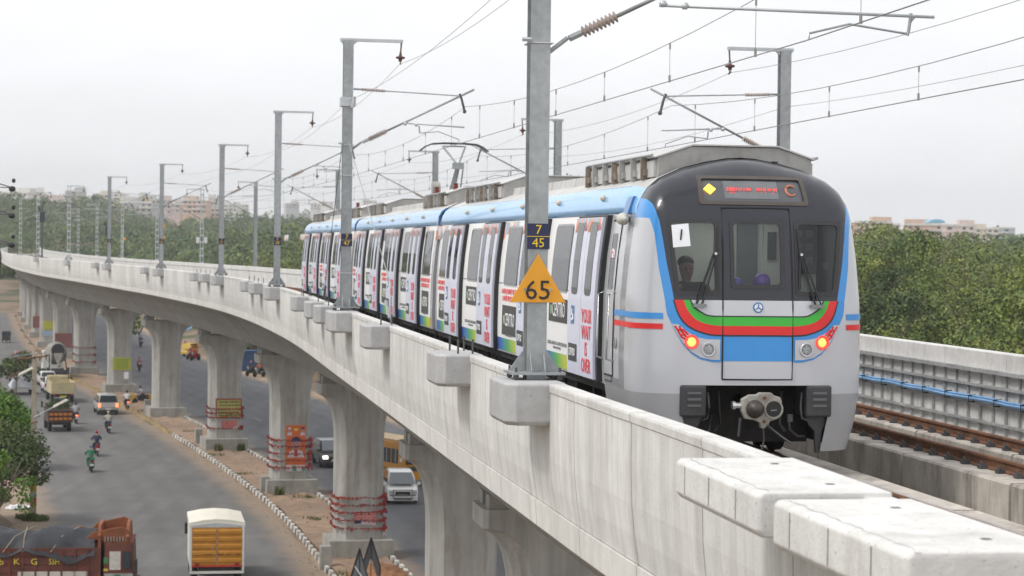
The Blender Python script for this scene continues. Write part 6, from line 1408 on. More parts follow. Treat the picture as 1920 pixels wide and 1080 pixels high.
b=MB(); P=[(-1.15,2.55),(1.15,2.55),(1.2,2.8),(.75,3.22),(.35,3.32),(-.35,3.32),(-.75,3.22),(-1.2,2.8)]; b.prism(P,1,-.3,-.15); b.prism([(-1.9,2.75),(-1.6,3.1),(-.5,3.35),(-.2,3.2),(-.15,2.6),(-1.2,2.6)],0,-1.15,-1.07); b.prism([(-1.9,2.75),(-1.6,3.0),(-.5,3.2),(-.2,3.1),(-.15,2.6),(-1.2,2.6)],0,1.05,1.10); b.box(-1.12,1.12,-1.2,.0,2.52,2.60); b.build('cab_crest',brn2,bl_,bevel=.03)
for k_ in range(9): b=MB(); b.box(1.11,1.15,-1.15+k_*.12,-1.12+k_*.12,2.6,2.8); b.build('roof_rail_post',chrome,bl_)
b=MB(); b.box(1.165,1.20,-.95,-.50,1.45,2.2); b.build('cab_window',mat('pale_cab_window',(.55,.52,.46),.4,var=.2,scale=4),bl_)
b=MB(); b.box(1.165,1.20,-.38,-.12,1.5,2.2); b.build('quarter_window',vglass,bl_)
for (y0,y1,z0,z1,mm) in ((-1.15,-.0,1.05,1.30,mat('grey_green_band_paint',(.30,.32,.30),.6,var=.2,scale=6)),(-1.18,-1.0,1.7,1.95,mat('green_detail_paint',(.05,.22,.08),.6,var=.2)),(-1.18,-1.0,1.4,1.5,mat('yellow_detail_paint',(.6,.45,.05),.6,var=.2)),(-.75,-.5,1.08,1.27,mat('teal_detail_paint',(.03,.32,.20),.6,var=.1))):
    b=MB(); b.box(1.185,1.205,y0,y1,z0,z1); b.build('painted_ornament',mm,bl_)
b=MB(); b.box(1.15,1.35,.05,.18,1.3,1.9); b.tube([(1.1,.0,1.9),(1.3,.1,1.8)],.02,5); b.build('mirror',vtrim,bl_)
for tx_,yy_ in (('b',-5.25),('K',-4.65),('G',-3.95),('SSH',-3.15)): text(tx_,mat('yellow_painted_letter',(.62,.52,.05),.6,var=.15),facing(1.27,yy_,1.80,R(90)),.40 if len(tx_)==1 else .26,.36,bl_)
b=MB(); b.box(1.23,1.26,-4.6,-1.8,1.05,1.4); b.build('pale_name_board',mat('dirty_white_board',(.5,.47,.42),.7,var=.15,scale=4),bl_)
# cream open truck
ct=lorry_base(112,752,hdy(198),'cream open-bed truck driving away, in front of the white hatchbacks','truck',-3.0,3.2,2.1,(-1.9,2.3),'open_truck')
crm=mat('cream_truck_paint',(.50,.43,.26),.6,var=.12,scale=2,dirt=((.2,.16,.1),.3))
b=MB(); b.box(-1.08,1.08,-3.0,1.2,.85,1.0); b.box(-1.08,-1.0,-3,1.2,1,1.95); b.box(1.0,1.08,-3,1.2,1,1.95); b.box(-1.0,1.0,1.1,1.2,1,1.95); b.build('load_bed',crm,ct)
for k_ in range(3): b=MB(); b.box(-1.0,1.0,-3.02,-2.94,1.02+k_*.30,1.29+k_*.30); b.build('tail_board',crm,ct)
b=MB(); 
for x in np.linspace(-1.0,1.0,6): b.box(x-.03,x+.03,1.1,1.16,1.95,2.35)
b.box(-1.04,1.04,1.1,1.16,2.32,2.38); b.build('head_rack',crm,ct); lorry_cab(ct,1.35,3.1,1.95,2.25,crm)
for sx in (-1,1): b=MB(); b.box(sx*.8-.12,sx*.8+.12,-3.06,-3.0,.7,.85); b.build('tail_lamp',tl_off,ct)
b=MB(); b.box(-.3,.3,-3.08,-3.03,.55,.68); b.build('number_plate',platey,ct)
# truck with greenery
gt=lorry_base(108,806,hdy(174),'small dark truck loaded with cut greenery, orange bands on its tail','truck',-2.3,2.6,1.8,(-1.3,1.8),'small_truck')
bz=mat('dark_brown_body',(.07,.04,.03),.7,var=.2)
b=MB(); b.box(-.95,.95,-2.3,.9,.75,1.7); b.build('load_bed',bz,gt)
for z0 in (.95,1.30): 
    for k_ in range(5): b=MB(); b.box(-.85+k_*.36,-.58+k_*.36,-2.34,-2.30,z0,z0+.18); b.build('orange_mark',mat('orange_band_paint',(.6,.2,.03),.5,var=.15),gt)
lorry_cab(gt,1.0,2.5,1.7,2.0,bz)
V=leaf_cloud(0,170,np.array([(-.5,-1.6,1.9),(.4,-1.2,2.0),(0,-.4,2.0),(-.3,.3,1.9),(.5,.2,1.9)]),np.array([.7,.7,.75,.6,.6]),.16,np.random.default_rng(3)); o=quads_obj('cut_branches',V,leafd); o.location=gt.location; o.rotation_euler=gt.rotation_euler; tag(o,'pile of cut green branches on the small dark truck','greenery','',kind='stuff')
# concrete mixer
cmx=lorry_base(103,708,hdy(235),'concrete mixer lorry seen from behind, with a dark drum mouth','concrete mixer',-3.8,4.0,2.4,(-2.6,-1.4,2.8),'concrete_mixer')
dr_=mat('dusty_drum_paint',(.26,.25,.22),.8,var=.2,scale=2,dirt=((.12,.1,.08),.5)); dk=mat('dark_mixer_steel',(.05,.05,.055),.7,var=.25)
b=MB(); a=Vector((0,-3.3,3.15)); c=Vector((0,2.4,2.2)); b.lathe([(0,.55),(.9,.95),(2.3,1.22),(3.8,1.15),(5.2,.75),(5.5,.0)],a,c,18); b.build('drum',dr_,cmx,smooth=True)
b=MB(); b.lathe([(-.10,0),(-.10,.66),(.05,.72),(.05,.50)],a,c,18); b.build('drum_mouth',blackm,cmx)
b=MB(); b.add([(-.5,-3.6,2.85),(.5,-3.6,2.85),(.25,-3.85,1.9),(-.25,-3.85,1.9),(-.5,-3.45,2.9),(.5,-3.45,2.9),(.2,-3.6,2.1),(-.2,-3.6,2.1)],[(0,1,2,3),(0,4,7,3),(1,5,6,2)]); b.tube([(0,-3.7,2.1),(.1,-4.1,1.4)],[.22,.16],8); b.build('discharge_chute',dr_,cmx)
b=MB(); 
for sx in (-1,1): b.tube([(sx*.95,-3.5,.8),(sx*.75,-3.3,2.7)],.07,5); b.box(sx*1.05-.14,sx*1.05+.14,-3.9,-3.6,.6,1.3)
b.box(-1.15,1.15,-3.85,-3.7,.55,.75); b.build('rear_frame',dk,cmx)
b=MB(); b.tube([(-1.1,-3.6,.9),(-1.05,-3.5,3.0)],.04,5); b.tube([(-.8,-3.7,.9),(-.75,-3.6,3.0)],.04,5); b.build('ladder',whp,cmx); lorry_cab(cmx,2.6,4.0,2.3,2.8,whp)
# orange school bus
g=depth_px(772,900,137); bus=empty('bus',(g.x+.35,g.y+1,GZ+.02),hdy(138)+math.pi+.30); tag(bus,'orange school bus with barred windows behind the white people carrier','bus')
fp_=ground_px(786,912,GZ); rz_=bus.rotation_euler.z; bus.location=(fp_.x+math.sin(rz_)*3.4,fp_.y-math.cos(rz_)*3.4,GZ+.02)
bo_=mat('school_bus_orange',(.62,.27,.02),.4,var=.06,scale=1.5,coat=.3); bdk=mat('bus_dark_band',(.06,.055,.05),.5,var=.1)
b=MB(); b.box(-1.12,1.12,-4.2,3.4,.45,2.75,0,.06,.05); b.build('body',bo_,bus,bevel=.10)
b=MB(); b.box(-1.02,1.02,-4.0,3.2,2.74,2.80); b.build('roof_panel',mat('bus_roof_cream',(.60,.42,.20),.5,var=.1),bus)
for sx in (-1,1):
    b=MB(); b.box(min(sx*1.08,sx*1.105),max(sx*1.08,sx*1.105),-3.8,2.6,1.35,2.25); b.build('window_band',vglass,bus)
    for k_ in range(12): b=MB(); b.box(min(sx*1.10,sx*1.13),max(sx*1.10,sx*1.13),-3.8+k_*.56,-3.73+k_*.56,1.33,2.27); b.build('window_post',chrome if k_%2 else bo_,bus)
    b=MB(); b.box(min(sx*1.115,sx*1.13),max(sx*1.115,sx*1.13),-4.1,3.3,.95,1.02); b.build('side_moulding',bdk,bus)
    for y_ in (-2.6,2.4): wheel(bus,sx*.98,y_,.42,.24,steel_d)
    b=MB(); b.box(sx*.8-.14,sx*.8+.14,3.38,3.44,.75,.92); b.build('headlamp',hl,bus)
    b=MB(); b.box(sx*1.3-.06,sx*1.3+.06,3.3,3.4,1.55,1.8); b.tube([(sx*1.08,3.3,1.9),(sx*1.3,3.35,1.75)],.015,4); b.build('mirror',whp,bus)
b=MB(); b.box(-.98,.98,3.36,3.42,1.35,2.3,0,.04,0); b.build('windscreen',vglass,bus)
b=MB(); b.box(-1.0,1.0,3.40,3.44,.95,1.22); b.build('front_band',bdk,bus); b=MB(); b.box(-1.1,1.1,3.36,3.5,.42,.66); b.build('front_bumper',bo_,bus)
b=MB(); b.prism([(-.22,.98),(0,1.32),(.22,.98)],1,3.43,3.46); b.build('warning_triangle',whp,bus)
text('SCHOOL BUS',bdk,Matrix.Translation((-1.10,1.5,2.5))@Matrix.Rotation(R(-90),4,'Z')@FRONT,.12,.12,bus)
# ------------------------------------------------------------------ motorbikes, riders, people
skinm=mat('brown_skin',(.36,.20,.135),.6,var=.05); hairm=mat('black_hair',(.012,.01,.01),.5,var=.1)
def cloth(nm,c): return mat('cloth_'+nm,c,.85,var=.10,scale=14,bump=.2)
def skin_mesh(name,chain,m,sub=1):
    """chain: {node:(pos,radius)}, edges -> one continuous skinned surface baked to a mesh"""
    nodes,edges,root=chain; names=list(nodes); me=bpy.data.meshes.new(name); me.from_pydata([nodes[n][0] for n in names],[(names.index(a),names.index(b_)) for a,b_ in edges],[])
    o=bpy.data.objects.new(name,me); COL.objects.link(o); md=o.modifiers.new('skin','SKIN'); md.use_smooth_shade=True
    for i,n_ in enumerate(names):
        r_=nodes[n_][1]; me.skin_vertices[0].data[i].radius=(r_,r_) if not isinstance(r_,tuple) else r_; me.skin_vertices[0].data[i].use_root=(n_==root)
    s_=o.modifiers.new('sub','SUBSURF'); s_.levels=sub; s_.render_levels=sub
    dg=bpy.context.evaluated_depsgraph_get(); out=bpy.data.meshes.new_from_object(o.evaluated_get(dg)); bpy.data.objects.remove(o); out.materials.clear(); out.materials.append(m); out.name=name
    return out
def rider_chain(off=0.0,lean=.12):
    o=off
    n={'pelvis':((0,-.10,.86),.135+o),'waist':((0,-.08+lean*.3,1.02),.125+o),'chest':((0,-.04+lean,1.24),.155+o),'neck0':((0,-.02+lean*1.2,1.40),.075+o),'neck':((0,.0+lean*1.3,1.47),.055),'head':((0,.03+lean*1.3,1.58),.092),'crown':((0,.02+lean*1.3,1.68),.075)}
    e=[('pelvis','waist'),('waist','chest'),('chest','neck0'),('neck0','neck'),('neck','head'),('head','crown')]
    for s_,x in (('l',-1),('r',1)):
        n.update({s_+'sh':((x*.19,-.03+lean*1.05,1.35),.068+o),s_+'el':((x*.33,.12+lean,1.13),.047+o),s_+'wr':((x*.30,.36+lean,1.05),.034+o*.5),s_+'ha':((x*.29,.44+lean,1.05),.038),
                  s_+'hip':((x*.11,-.08,.84),.11+o),s_+'kn':((x*.20,.36,.80),.075+o),s_+'an':((x*.17,.22,.38),.05+o),s_+'ft':((x*.17,.40,.33),.045)})
        e += [('chest',s_+'sh'),(s_+'sh',s_+'el'),(s_+'el',s_+'wr'),(s_+'wr',s_+'ha'),('pelvis',s_+'hip'),(s_+'hip',s_+'kn'),(s_+'kn',s_+'an'),(s_+'an',s_+'ft')]
    return n,e,'pelvis'
def sub_chain(ch,keep,root,grow):
    n,e,_=ch; n2={k_:(v[0],v[1]+grow) for k_,v in n.items() if k_ in keep}; return n2,[(a,b_) for a,b_ in e if a in keep and b_ in keep],root
CH=rider_chain(); RB=skin_mesh('body',CH,skinm)
RT=skin_mesh('shirt',sub_chain(CH,{'waist','chest','neck0','lsh','rsh','lel','rel','pelvis'},'pelvis',.016),cloth('white',(.6,.6,.62))); RP=skin_mesh('trousers',sub_chain(CH,{'pelvis','lhip','rhip','lkn','rkn','lan','ran'},'pelvis',.014),cloth('dark',(.03,.03,.04)))
hb=MB(); hb.lathe([(0,.0),(.01,.07),(.05,.105),(.10,.115),(.15,.10),(.19,.05),(.20,0)],(0,.17,1.53),(0,.15,1.9),10); _h=hb.build('hair',hairm); RH=_h.data; bpy.data.objects.remove(_h)
def rider(parent_loc,rz,shirt,trous,head,label,group=None,back=0.0,dz=0):
    r=empty('person',parent_loc,rz); tag(r,label,'person',group)
    for nm,me,m in (('body',RB,None),('shirt',RT,shirt),('trousers',RP,trous),('helmet' if head is not hairm else 'hair',RH,head)):
        o=mkobj(nm,me,r); o.location=(0,back,dz)
        if m: o.material_slots[0].link='OBJECT'; o.material_slots[0].material=m
    return r
def bike(loc,rz,paint,label,brake=False,light=False,scooter=False,group=None):
    r=empty('scooter' if scooter else 'motorbike',loc,rz); tag(r,label,'scooter' if scooter else 'motorbike',group); rad=.24 if scooter else .30
    for nm,y in (('rear_wheel',-.62),('front_wheel',.66)):
        b=MB(); b.lathe([(-.05,rad*.7),(-.045,rad*.93),(0,rad),(.045,rad*.93),(.05,rad*.7)],(0,y,rad),(5,y,rad),18); o=b.build(nm,rubber,r); b=MB(); b.lathe([(-.03,0),(-.03,rad*.68),(.03,rad*.68),(.03,0)],(0,y,rad),(5,y,rad),10); b.build('rim',chrome,o)
    b=MB()
    if scooter: b.prism([(-.85,.42),(-.88,.62),(-.70,.76),(-.05,.72),(.02,.34),(.42,.26),(.52,.34),(.50,.9),(.42,.9),(.36,.38),(.08,.42),(-.1,.25),(-.7,.25)],0,-.17,.17)
    else: b.prism([(-.80,.70),(-.55,.60),(-.30,.35),(.22,.30),(.40,.62),(.36,.88),(.12,.90),(-.02,.76),(-.55,.78),(-.82,.86)],0,-.11,.11)
    b.build('body_panel',paint,r,bevel=.03)
    b=MB(); b.prism([(-.78,.78),(-.7,.86),(0,.80),(.05,.74),(-.7,.74)],0,-.13,.13); b.build('seat',blackm,r,bevel=.02)
    b=MB(); b.tube([(0,.66,rad),(0,.46,.95),(0,.42,1.02)],.035,6); b.tube([(-.33,.34,1.04),(-.12,.44,1.03),(.12,.44,1.03),(.33,.34,1.04)],.018,6); b.tube([(0,-.62,rad),(0,-.2,.4)],.04,6); b.build('fork_and_handlebar',steel_d,r)
    b=MB(); 
    for sx in (-1,1): b.box(sx*.34-.045,sx*.34+.045,.36,.39,1.14,1.20); b.tube([(sx*.26,.38,1.04),(sx*.34,.375,1.15)],.008,4)
    b.build('mirror',vtrim,r)
    b=MB(); b.lathe([(0,.10),(.03,.10),(.06,.0)],(0,.52,.92),(0,5,.92),12); b.build('headlamp',hl_on if light else hl,r)
    b=MB(); b.box(-.09,.09,-.90,-.84,.66,.76); b.build('tail_lamp',tl_on if brake else tl_off,r)
    b=MB(); b.box(-.12,.12,-.92,-.90,.45,.58); b.build('number_plate',platew,r)
    b=MB(); b.prism([(-.95,.40),(-.85,.60),(-.55,.64),(-.35,.5),(-.4,.48),(-.58,.58),(-.84,.52)],0,-.07,.07); b.build('mudguard',paint,r)
    b=MB(); b.tube([(.16,-.75,.33),(.16,.0,.30)],[.045,.03],6); b.build('exhaust',chrome,r); return r
cw=cloth('white',(.6,.6,.62)); cd=cloth('dark',(.03,.03,.04)); cg=cloth('green',(.02,.14,.07)); cr=cloth('red',(.35,.03,.04)); cbe=cloth('beige',(.38,.36,.30)); cbl=cloth('blue',(.10,.20,.34)); cpk=cloth('pink',(.45,.22,.24)); cgy=cloth('grey',(.30,.31,.34)); cnv=cloth('navy',(.02,.03,.07)); cor=cloth('orange',(.5,.12,.03)); cpp=cloth('purple',(.10,.08,.20))
pr_=paintm('red_bike_paint',(.30,.02,.03)); pgr=paintm('dark_bike_paint',(.04,.04,.045)); pgy=paintm('grey_bike_paint',(.25,.26,.28)); pgn=paintm('green_bike_paint',(.02,.10,.06)); pwh=paintm('white_bike_paint',(.6,.6,.6))
# px, py of the wheels, heading offset, towards camera?, ...
BK=[(170,884,0,'away',pgn,cg,cg,cbl,'dark green scooter with a white plate, nearest two-wheeler on the left road','person in a green wrap and blue headscarf on the dark green scooter',dict(scooter=True)),
(181,854,0,'away',pr_,cnv,cd,cr,'red motorbike just ahead of the green scooter','person in a black waistcoat over red sleeves on the red motorbike',{}),
(203,812,0,'away',pgr,cbe,cnv,cbe,'dark motorbike behind the silver estate car, seen from the back','person in a beige shirt riding behind the silver estate car',{}),
(142,794,0,'away',pgr,cgy,cd,hairm,'motorbike with a lit red brake lamp beside the greenery truck','person in a light grey shirt riding beside the greenery truck',dict(brake=True)),
(238,768,0,'away',pgr,cw,cd,hairm,'motorbike with lit brake lamp to the right of the silver estate car','person in a white shirt riding right of the silver estate car',dict(brake=True)),
(261,696,0,'to',pr_,cpk,cd,cr,'red motorbike coming along the far road, framed between two piers','person in a red helmet on the far road, framed between two piers',{}),
(264,651,0,'to',pgr,cpp,cd,hairm,'small distant motorbike high up between two piers','person in purple riding high up between two piers',{}),
(331,702,0,'to',pgr,cd,cd,cw,'motorbike half hidden by the pier with the small road sign','person in a white helmet half hidden by the pier with the small road sign',{}),
(471,705,-.9,'to',pgr,cnv,cd,cpk,'dark motorbike turning on the far road near the blue shed','person in dark clothes turning on the far road near the blue shed',{}),
(486,707,-1.0,'to',pgy,cor,cd,hairm,'grey motorbike beside the pier cap, next to the dark one','person with an orange bag riding next to the dark motorbike',{}),
(358,674,-.8,'to',pr_,cr,cd,cw,'red motorbike below the blue tarpaulin','person in dark red riding below the blue tarpaulin',{}),
(366,676,-.9,'to',pr_,cr,cr,cr,'second red motorbike below the blue tarpaulin, closer to the pier','second person in red near the pier below the blue tarpaulin',{}),
(347,662,0,'to',pgr,cr,cd,cpk,'motorbike farthest left below the blue tarpaulin','person in a pink headscarf below the blue tarpaulin',{}),
(264,758,-1.1,'to',pgr,cgy,cd,hairm,'motorbike crossing the median gap behind the yellow barrier','person crossing the median gap behind the yellow barrier',{})]
for px,py,ho,dr2,pm_,sh,tr,he,l1,l2,kw_ in BK:
    g=ground_px(px,py,GZ+.02); rz=hdy(g.y)+(math.pi if dr2=='to' else 0)+ho
    if px==238: kw_=dict(kw_)
    bike((g.x,g.y,GZ+.02),rz,pm_,l1,**kw_); rr_=rider((g.x,g.y,GZ+.02),rz,sh,tr,he,l2,None,-.10)
    if px==238: rider((g.x,g.y,GZ+.02),rz,cnv,cd,hairm,'passenger in dark clothes sharing the bike right of the silver estate car',None,.12) if False else None
# bystander near the green patch
g=ground_px(254,630,GZ+.02)
# auto-rickshaw at far left and red/white van beyond the pole
def rickshaw(px,py,rz,body,top,lab):
    g=ground_px(px,py,GZ+.02); r=empty('auto_rickshaw',(g.x,g.y,GZ+.02),rz); tag(r,lab,'auto rickshaw')
    b=MB(); b.prism([(-1.2,.35),(-1.25,1.0),(-1.1,1.02),(.6,.98),(1.15,.7),(1.3,.35)],0,-.62,.62); b.build('body',body,r,bevel=.05); b=MB(); b.prism([(-1.2,1.0),(-1.15,1.66),(-.9,1.72),(.45,1.68),(.85,1.0),(.78,1.0),(.4,1.6),(-1.05,1.6),(-1.1,1.0)],0,-.62,.62); b.build('canopy',top,r)
    for x,y in ((-.55,-.75),(.55,-.75),(0,1.05)): wheel(r,x if x else .001,y,.22,.12,steel_d)
    b=MB(); b.box(-.5,.5,-1.28,-1.2,1.1,1.5); b.build('rear_window',vglass,r)
    for sx in (-1,1): b=MB(); b.box(sx*.5-.06,sx*.5+.06,-1.28,-1.24,.75,.88); b.build('tail_lamp',tl_off,r)
rickshaw(12,642,.2,pgr,mat('dark_canopy',(.05,.05,.06),.7,var=.1),'dark auto rickshaw at the far end of the left road')
rickshaw(354,668,hdy(260)+2.4,paintm('yellow_rickshaw_paint',(.5,.32,.03)),mat('yellow_canopy',(.5,.33,.04),.7,var=.1),'yellow auto rickshaw under the blue tarpaulin')
car(38,682,hdy(262),hatch,(.98,1.48,.16),1.6,(-1.15,1.2,.29),paintm('red_car_paint',(.40,.06,.04)),'red and white hatchback behind the lamp pole cross bar','')
# parked load under a silver sheet, and brown handcart behind
g=ground_px(40,738,GZ+.02); r=empty('covered_trailer',(g.x,g.y,GZ+.02),hdy(210)); tag(r,'load under a pale silver sheet parked at the left roadside','covered load')
b=MB(); b.box(-1.0,1.0,-1.6,1.6,.5,.75); b.build('cart_bed',whp,r)
for sx in (-1,1):
    for y in (-1,1): wheel(r,sx*.85,y,.28,.14,steel_d)
b=MB(); vs=[]; rs4=np.random.default_rng(8)
for i in range(13):
    for j in range(11): a=i/12*2-1; c=j/10*2-1; vs.append((a*1.15,c*1.75,.70+1.15*max(0,(1-a*a))**.6*max(0,(1-c*c))**.5+rs4.normal(0,.03)))
b.add(vs,[(i*11+j,i*11+j+1,(i+1)*11+j+1,(i+1)*11+j) for i in range(12) for j in range(10)]); b.build('silver_sheet',mat('silver_sheet_cloth',(.48,.49,.54),.45,.2,var=.12,scale=3,bump=.4,bscale=4),r,smooth=True)
g=ground_px(33,716,GZ+.02); r=empty('loaded_cart',(g.x,g.y,GZ+.02),hdy(225)); tag(r,'small brown cart with a dark hood behind the silver sheet','cart'); b=MB(); b.box(-.9,.9,-1,1,.5,1.2); b.build('box',mat('brown_cart_board',(.30,.17,.09),.8,var=.2),r); b=MB(); b.prism([(-.9,1.2),(.9,1.2),(.9,1.8),(-.5,2.1)],1,-1,1); b.build('hood',vtrim,r)
for sx in (-1,1): wheel(r,sx*.8,0,.3,.12,steel_d)
# ------------------------------------------------------------------ pier dressings, signs, poles, barriers
def pier_front(y): 
    s=s_at(y,0); return W(s,.02,GZ), hd(s)
redg=mat('red_garland',(.33,.045,.035),.8,var=.35,scale=14); pinkp=mat('faded_red_print',(.55,.16,.15),.7,var=.25,scale=6)
def garland(y,zs,lab,sag=.08,seed=0,dens=1.0,col=redg):
    base,rz=pier_front(y); r=empty('garland',base,rz); tag(r,lab,'garland'); rd=random.Random(seed)
    ring=[(-1.22,.7),(-1.22,-.66),(-.80,-1.09),(.80,-1.09),(1.22,-.66),(1.22,.7)]
    for z in zs:
        b=MB(); P=[]
        dz=rd.uniform(-.12,.12)
        for a,c in zip(ring[:-1],ring[1:]):
            for q in range(8): t_=q/8; P.append((a[0]+(c[0]-a[0])*t_,a[1]+(c[1]-a[1])*t_-.01,z+dz*(len(P)/40-.5)-sag*math.sin(len(P)/40*math.pi)+rd.uniform(-.025,.025)))
        b.tube(P,[rd.uniform(.010,.022) for _ in P],4)
        o=b.build('string',steel_d,r)
        b=MB()
        for p_ in P:
            for k_ in range(3):
                if rd.random()<.62*dens:
                    x_,y_,z_=p_[0]+rd.uniform(-.04,.04),p_[1]-.02+rd.uniform(-.02,.01),p_[2]+rd.uniform(-.05,.04); s_=rd.uniform(.02,.055); b.box(x_-s_,x_+s_,y_-s_*.6,y_+s_*.4,z_-s_*1.2,z_+s_,0,s_*.4,s_*.2)
        for k_ in range(10):
            if rd.random()<.8: x_=1.16+rd.uniform(-.1,.1); z_=z+rd.uniform(-.22,.1); s_=rd.uniform(.03,.07); b.box(x_-s_,x_+s_,-.80,-.74,z_-s_*1.5,z_+s_,0,.02,.01)
        tag(b.build('red_tufts',col,r),kind='stuff')
    return r
garland(101.5,(1.55,1.92,2.32,2.66,3.0),'red garlands wound round the pier behind the two black arrow frames',seed=1)
garland(127,(1.75,2.15,2.55,3.0,3.35),'red garlands wound across the tall orange portrait poster',seed=2)
garland(153,(1.75,2.55,2.85,3.15),'red garlands wound across the yellow notice board',seed=3,col=mat('dull_red_garland',(.28,.035,.03),.8,var=.3,scale=12))
garland(238,(1.6,2.4,3.2),'red banding round the far pier behind the small yellow notice',seed=5)
def poster(y,x0,x1,z0,z1,m,lab,cat='poster',yo=1.075,name='poster'):
    base,rz=pier_front(y); r=empty(name,base,rz); tag(r,lab,cat); b=MB(); b.box(x0,x1,-yo-.012,-yo+.012,z0,z1); b.build('board',m,r); return r
def flat(r,poly,yo,m,name):
    b=MB(); b.prism(poly,1,-yo,-yo+.004); return b.build(name,m,r)
def ell(cx,cz,a,c,n=18,a0=0,a1=360): return [(cx+a*math.cos(R(a0+(a1-a0)*i/n)),cz+c*math.sin(R(a0+(a1-a0)*i/n))) for i in range(n if a1-a0==360 else n+1)]
P_=poster(127,-.36,.82,1.42,4.15,mat('orange_poster_print',(.60,.13,.03),.5,var=.08,scale=4),'tall orange portrait poster fixed to the pier')
cx=.23
pf=mat('poster_skin_print',(.42,.22,.20),.6,var=.06); ph=mat('poster_dark_blue_print',(.02,.025,.09),.5,var=.05); pw=mat('poster_white_print',(.60,.52,.55),.6,var=.08); pg2=mat('poster_green_print',(.06,.30,.18),.6,var=.08)
flat(P_,[(cx-.50,2.25),(cx+.52,2.25),(cx+.38,2.60),(cx+.14,2.72),(cx-.14,2.72),(cx-.40,2.55)],1.094,pw,'printed_shirt'); flat(P_,[(cx-.1,2.3),(cx+.12,2.3),(cx+.09,2.75),(cx-.09,2.75)],1.098,mat('poster_red_print',(.45,.05,.04),.6,var=.05),'printed_scarf')
flat(P_,ell(cx,3.0,.29,.38),1.098,pf,'printed_face'); flat(P_,ell(cx,3.12,.33,.36,14,10,170),1.102,ph,'printed_hair'); flat(P_,[(cx-.17,2.89),(cx+.17,2.89),(cx+.13,2.83),(cx-.13,2.83)],1.104,ph,'printed_moustache')
for dx in (-.12,.12): flat(P_,[(cx+dx-.06,3.06),(cx+dx+.06,3.06),(cx+dx+.05,3.09),(cx+dx-.05,3.09)],1.104,ph,'printed_brow')
for dx,cc in ((-.38,pw),(.40,ph)): flat(P_,ell(cx+dx,3.86,.10,.15),1.096,pf,'small_printed_face'); flat(P_,[(cx+dx-.15,3.55),(cx+dx+.15,3.55),(cx+dx+.10,3.74),(cx+dx-.10,3.74)],1.096,pw,'small_printed_shirt'); flat(P_,ell(cx+dx,3.92,.10,.12,10,0,180),1.099,cc,'small_printed_hair')
flat(P_,ell(cx,3.9,.14,.07),1.096,mat('poster_yellow_print',(.6,.5,.1),.6),'printed_emblem')
flat(P_,[(-.36,1.42),(.82,1.42),(.82,1.80),(-.36,1.80)],1.090,pw,'printed_base'); flat(P_,[(.05,1.44),(.3,1.44),(.22,1.78),(.0,1.78)],1.094,pg2,'printed_stripe'); flat(P_,[(.6,1.44),(.8,1.44),(.8,1.6),(.6,1.7)],1.094,pg2,'printed_stripe')
P2=poster(153,-.75,1.02,2.45,3.75,mat('dull_yellow_board',(.42,.38,.12),.6,var=.12,scale=5),'yellow notice board in a red frame on the pier','notice board',name='notice_board')
for a in ([(-.80,2.40),(1.07,2.40),(1.07,2.48),(-.80,2.48)],[(-.80,3.72),(1.07,3.72),(1.07,3.80),(-.80,3.80)],[(-.80,2.4),(-.72,2.4),(-.72,3.8),(-.80,3.8)],[(.99,2.4),(1.07,2.4),(1.07,3.8),(.99,3.8)]): flat(P2,a,1.11,mat('red_frame_paint',(.32,.05,.04),.6,var=.1),'frame_bar')
rd=random.Random(9); olive=mat('olive_print',(.10,.12,.03),.6,var=.1)
for k_,z in enumerate((3.55,3.32,3.05,2.8,2.6)):
    x=-.6+rd.uniform(0,.2); 
    while x<.85:
        w_=rd.uniform(.08,.25); flat(P2,[(x,z-.05),(x+w_,z-.04),(x+w_,z+.05),(x,z+.04)],1.095,olive if k_!=2 else redg,'printed_mark'); x+=w_+.06
P3=poster(153,-.35,.75,1.62,2.22,pinkp,'faded red and white poster below the yellow notice board')
flat(P3,[(.35,1.62),(.75,1.55),(.75,1.8),(.5,1.75)],1.10,pw,'torn_corner')
P4=poster(101.5,-.30,.72,1.86,2.26,pinkp,'small red poster with a white foot among the garlands')
flat(P4,[(-.30,1.68),(.72,1.62),(.72,1.84),(-.30,1.86)],1.098,pw,'white_foot'); flat(P4,[(-.30,1.70),(.02,1.70),(.02,1.84),(-.30,1.84)],1.101,ph,'blue_patch')
for z in (2.18,2.05,1.94): flat(P4,[(-.22,z-.03),(.6,z-.03),(.55,z+.03),(-.2,z+.03)],1.096,mat('pale_red_print',(.6,.3,.28),.6,var=.1),'printed_line')
P5=poster(210,-.8,.95,2.35,3.55,mat('bright_yellow_board',(.50,.50,.06),.6,var=.08,scale=5),'small yellow notice on the pier behind the silver estate car','notice board',name='notice_board')
for z in (3.35,3.15,2.95,2.75,2.55): flat(P5,[(-.6,z-.04),(.75,z-.04),(.7,z+.04),(-.55,z+.04)],1.095,mat('green_print',(.15,.30,.05),.6,var=.1),'printed_line')
P6=poster(210,.30,.75,1.45,2.15,paper,'white sheet pasted below the small yellow notice')
P7=poster(298,-.7,.8,2.6,3.8,mat('bright_yellow_board',(.5,.5,.06),.6),'tiny yellow notice on a far pier at the left','notice board',name='notice_board')
P8=poster(298,-.9,.8,1.7,2.4,mat('pale_blue_print',(.35,.45,.55),.6,var=.1),'pale blue sheet under the tiny yellow notice')
for i,y in enumerate((268,328)): poster(y,-1.0,1.1,1.6,3.4,mat('dull_red_banner',(.24,.10,.085),.7,var=.2),['dull red banner on the far pier behind the mixer drum','dull red banner on the second far pier from the left'][i],'banner',name='banner')
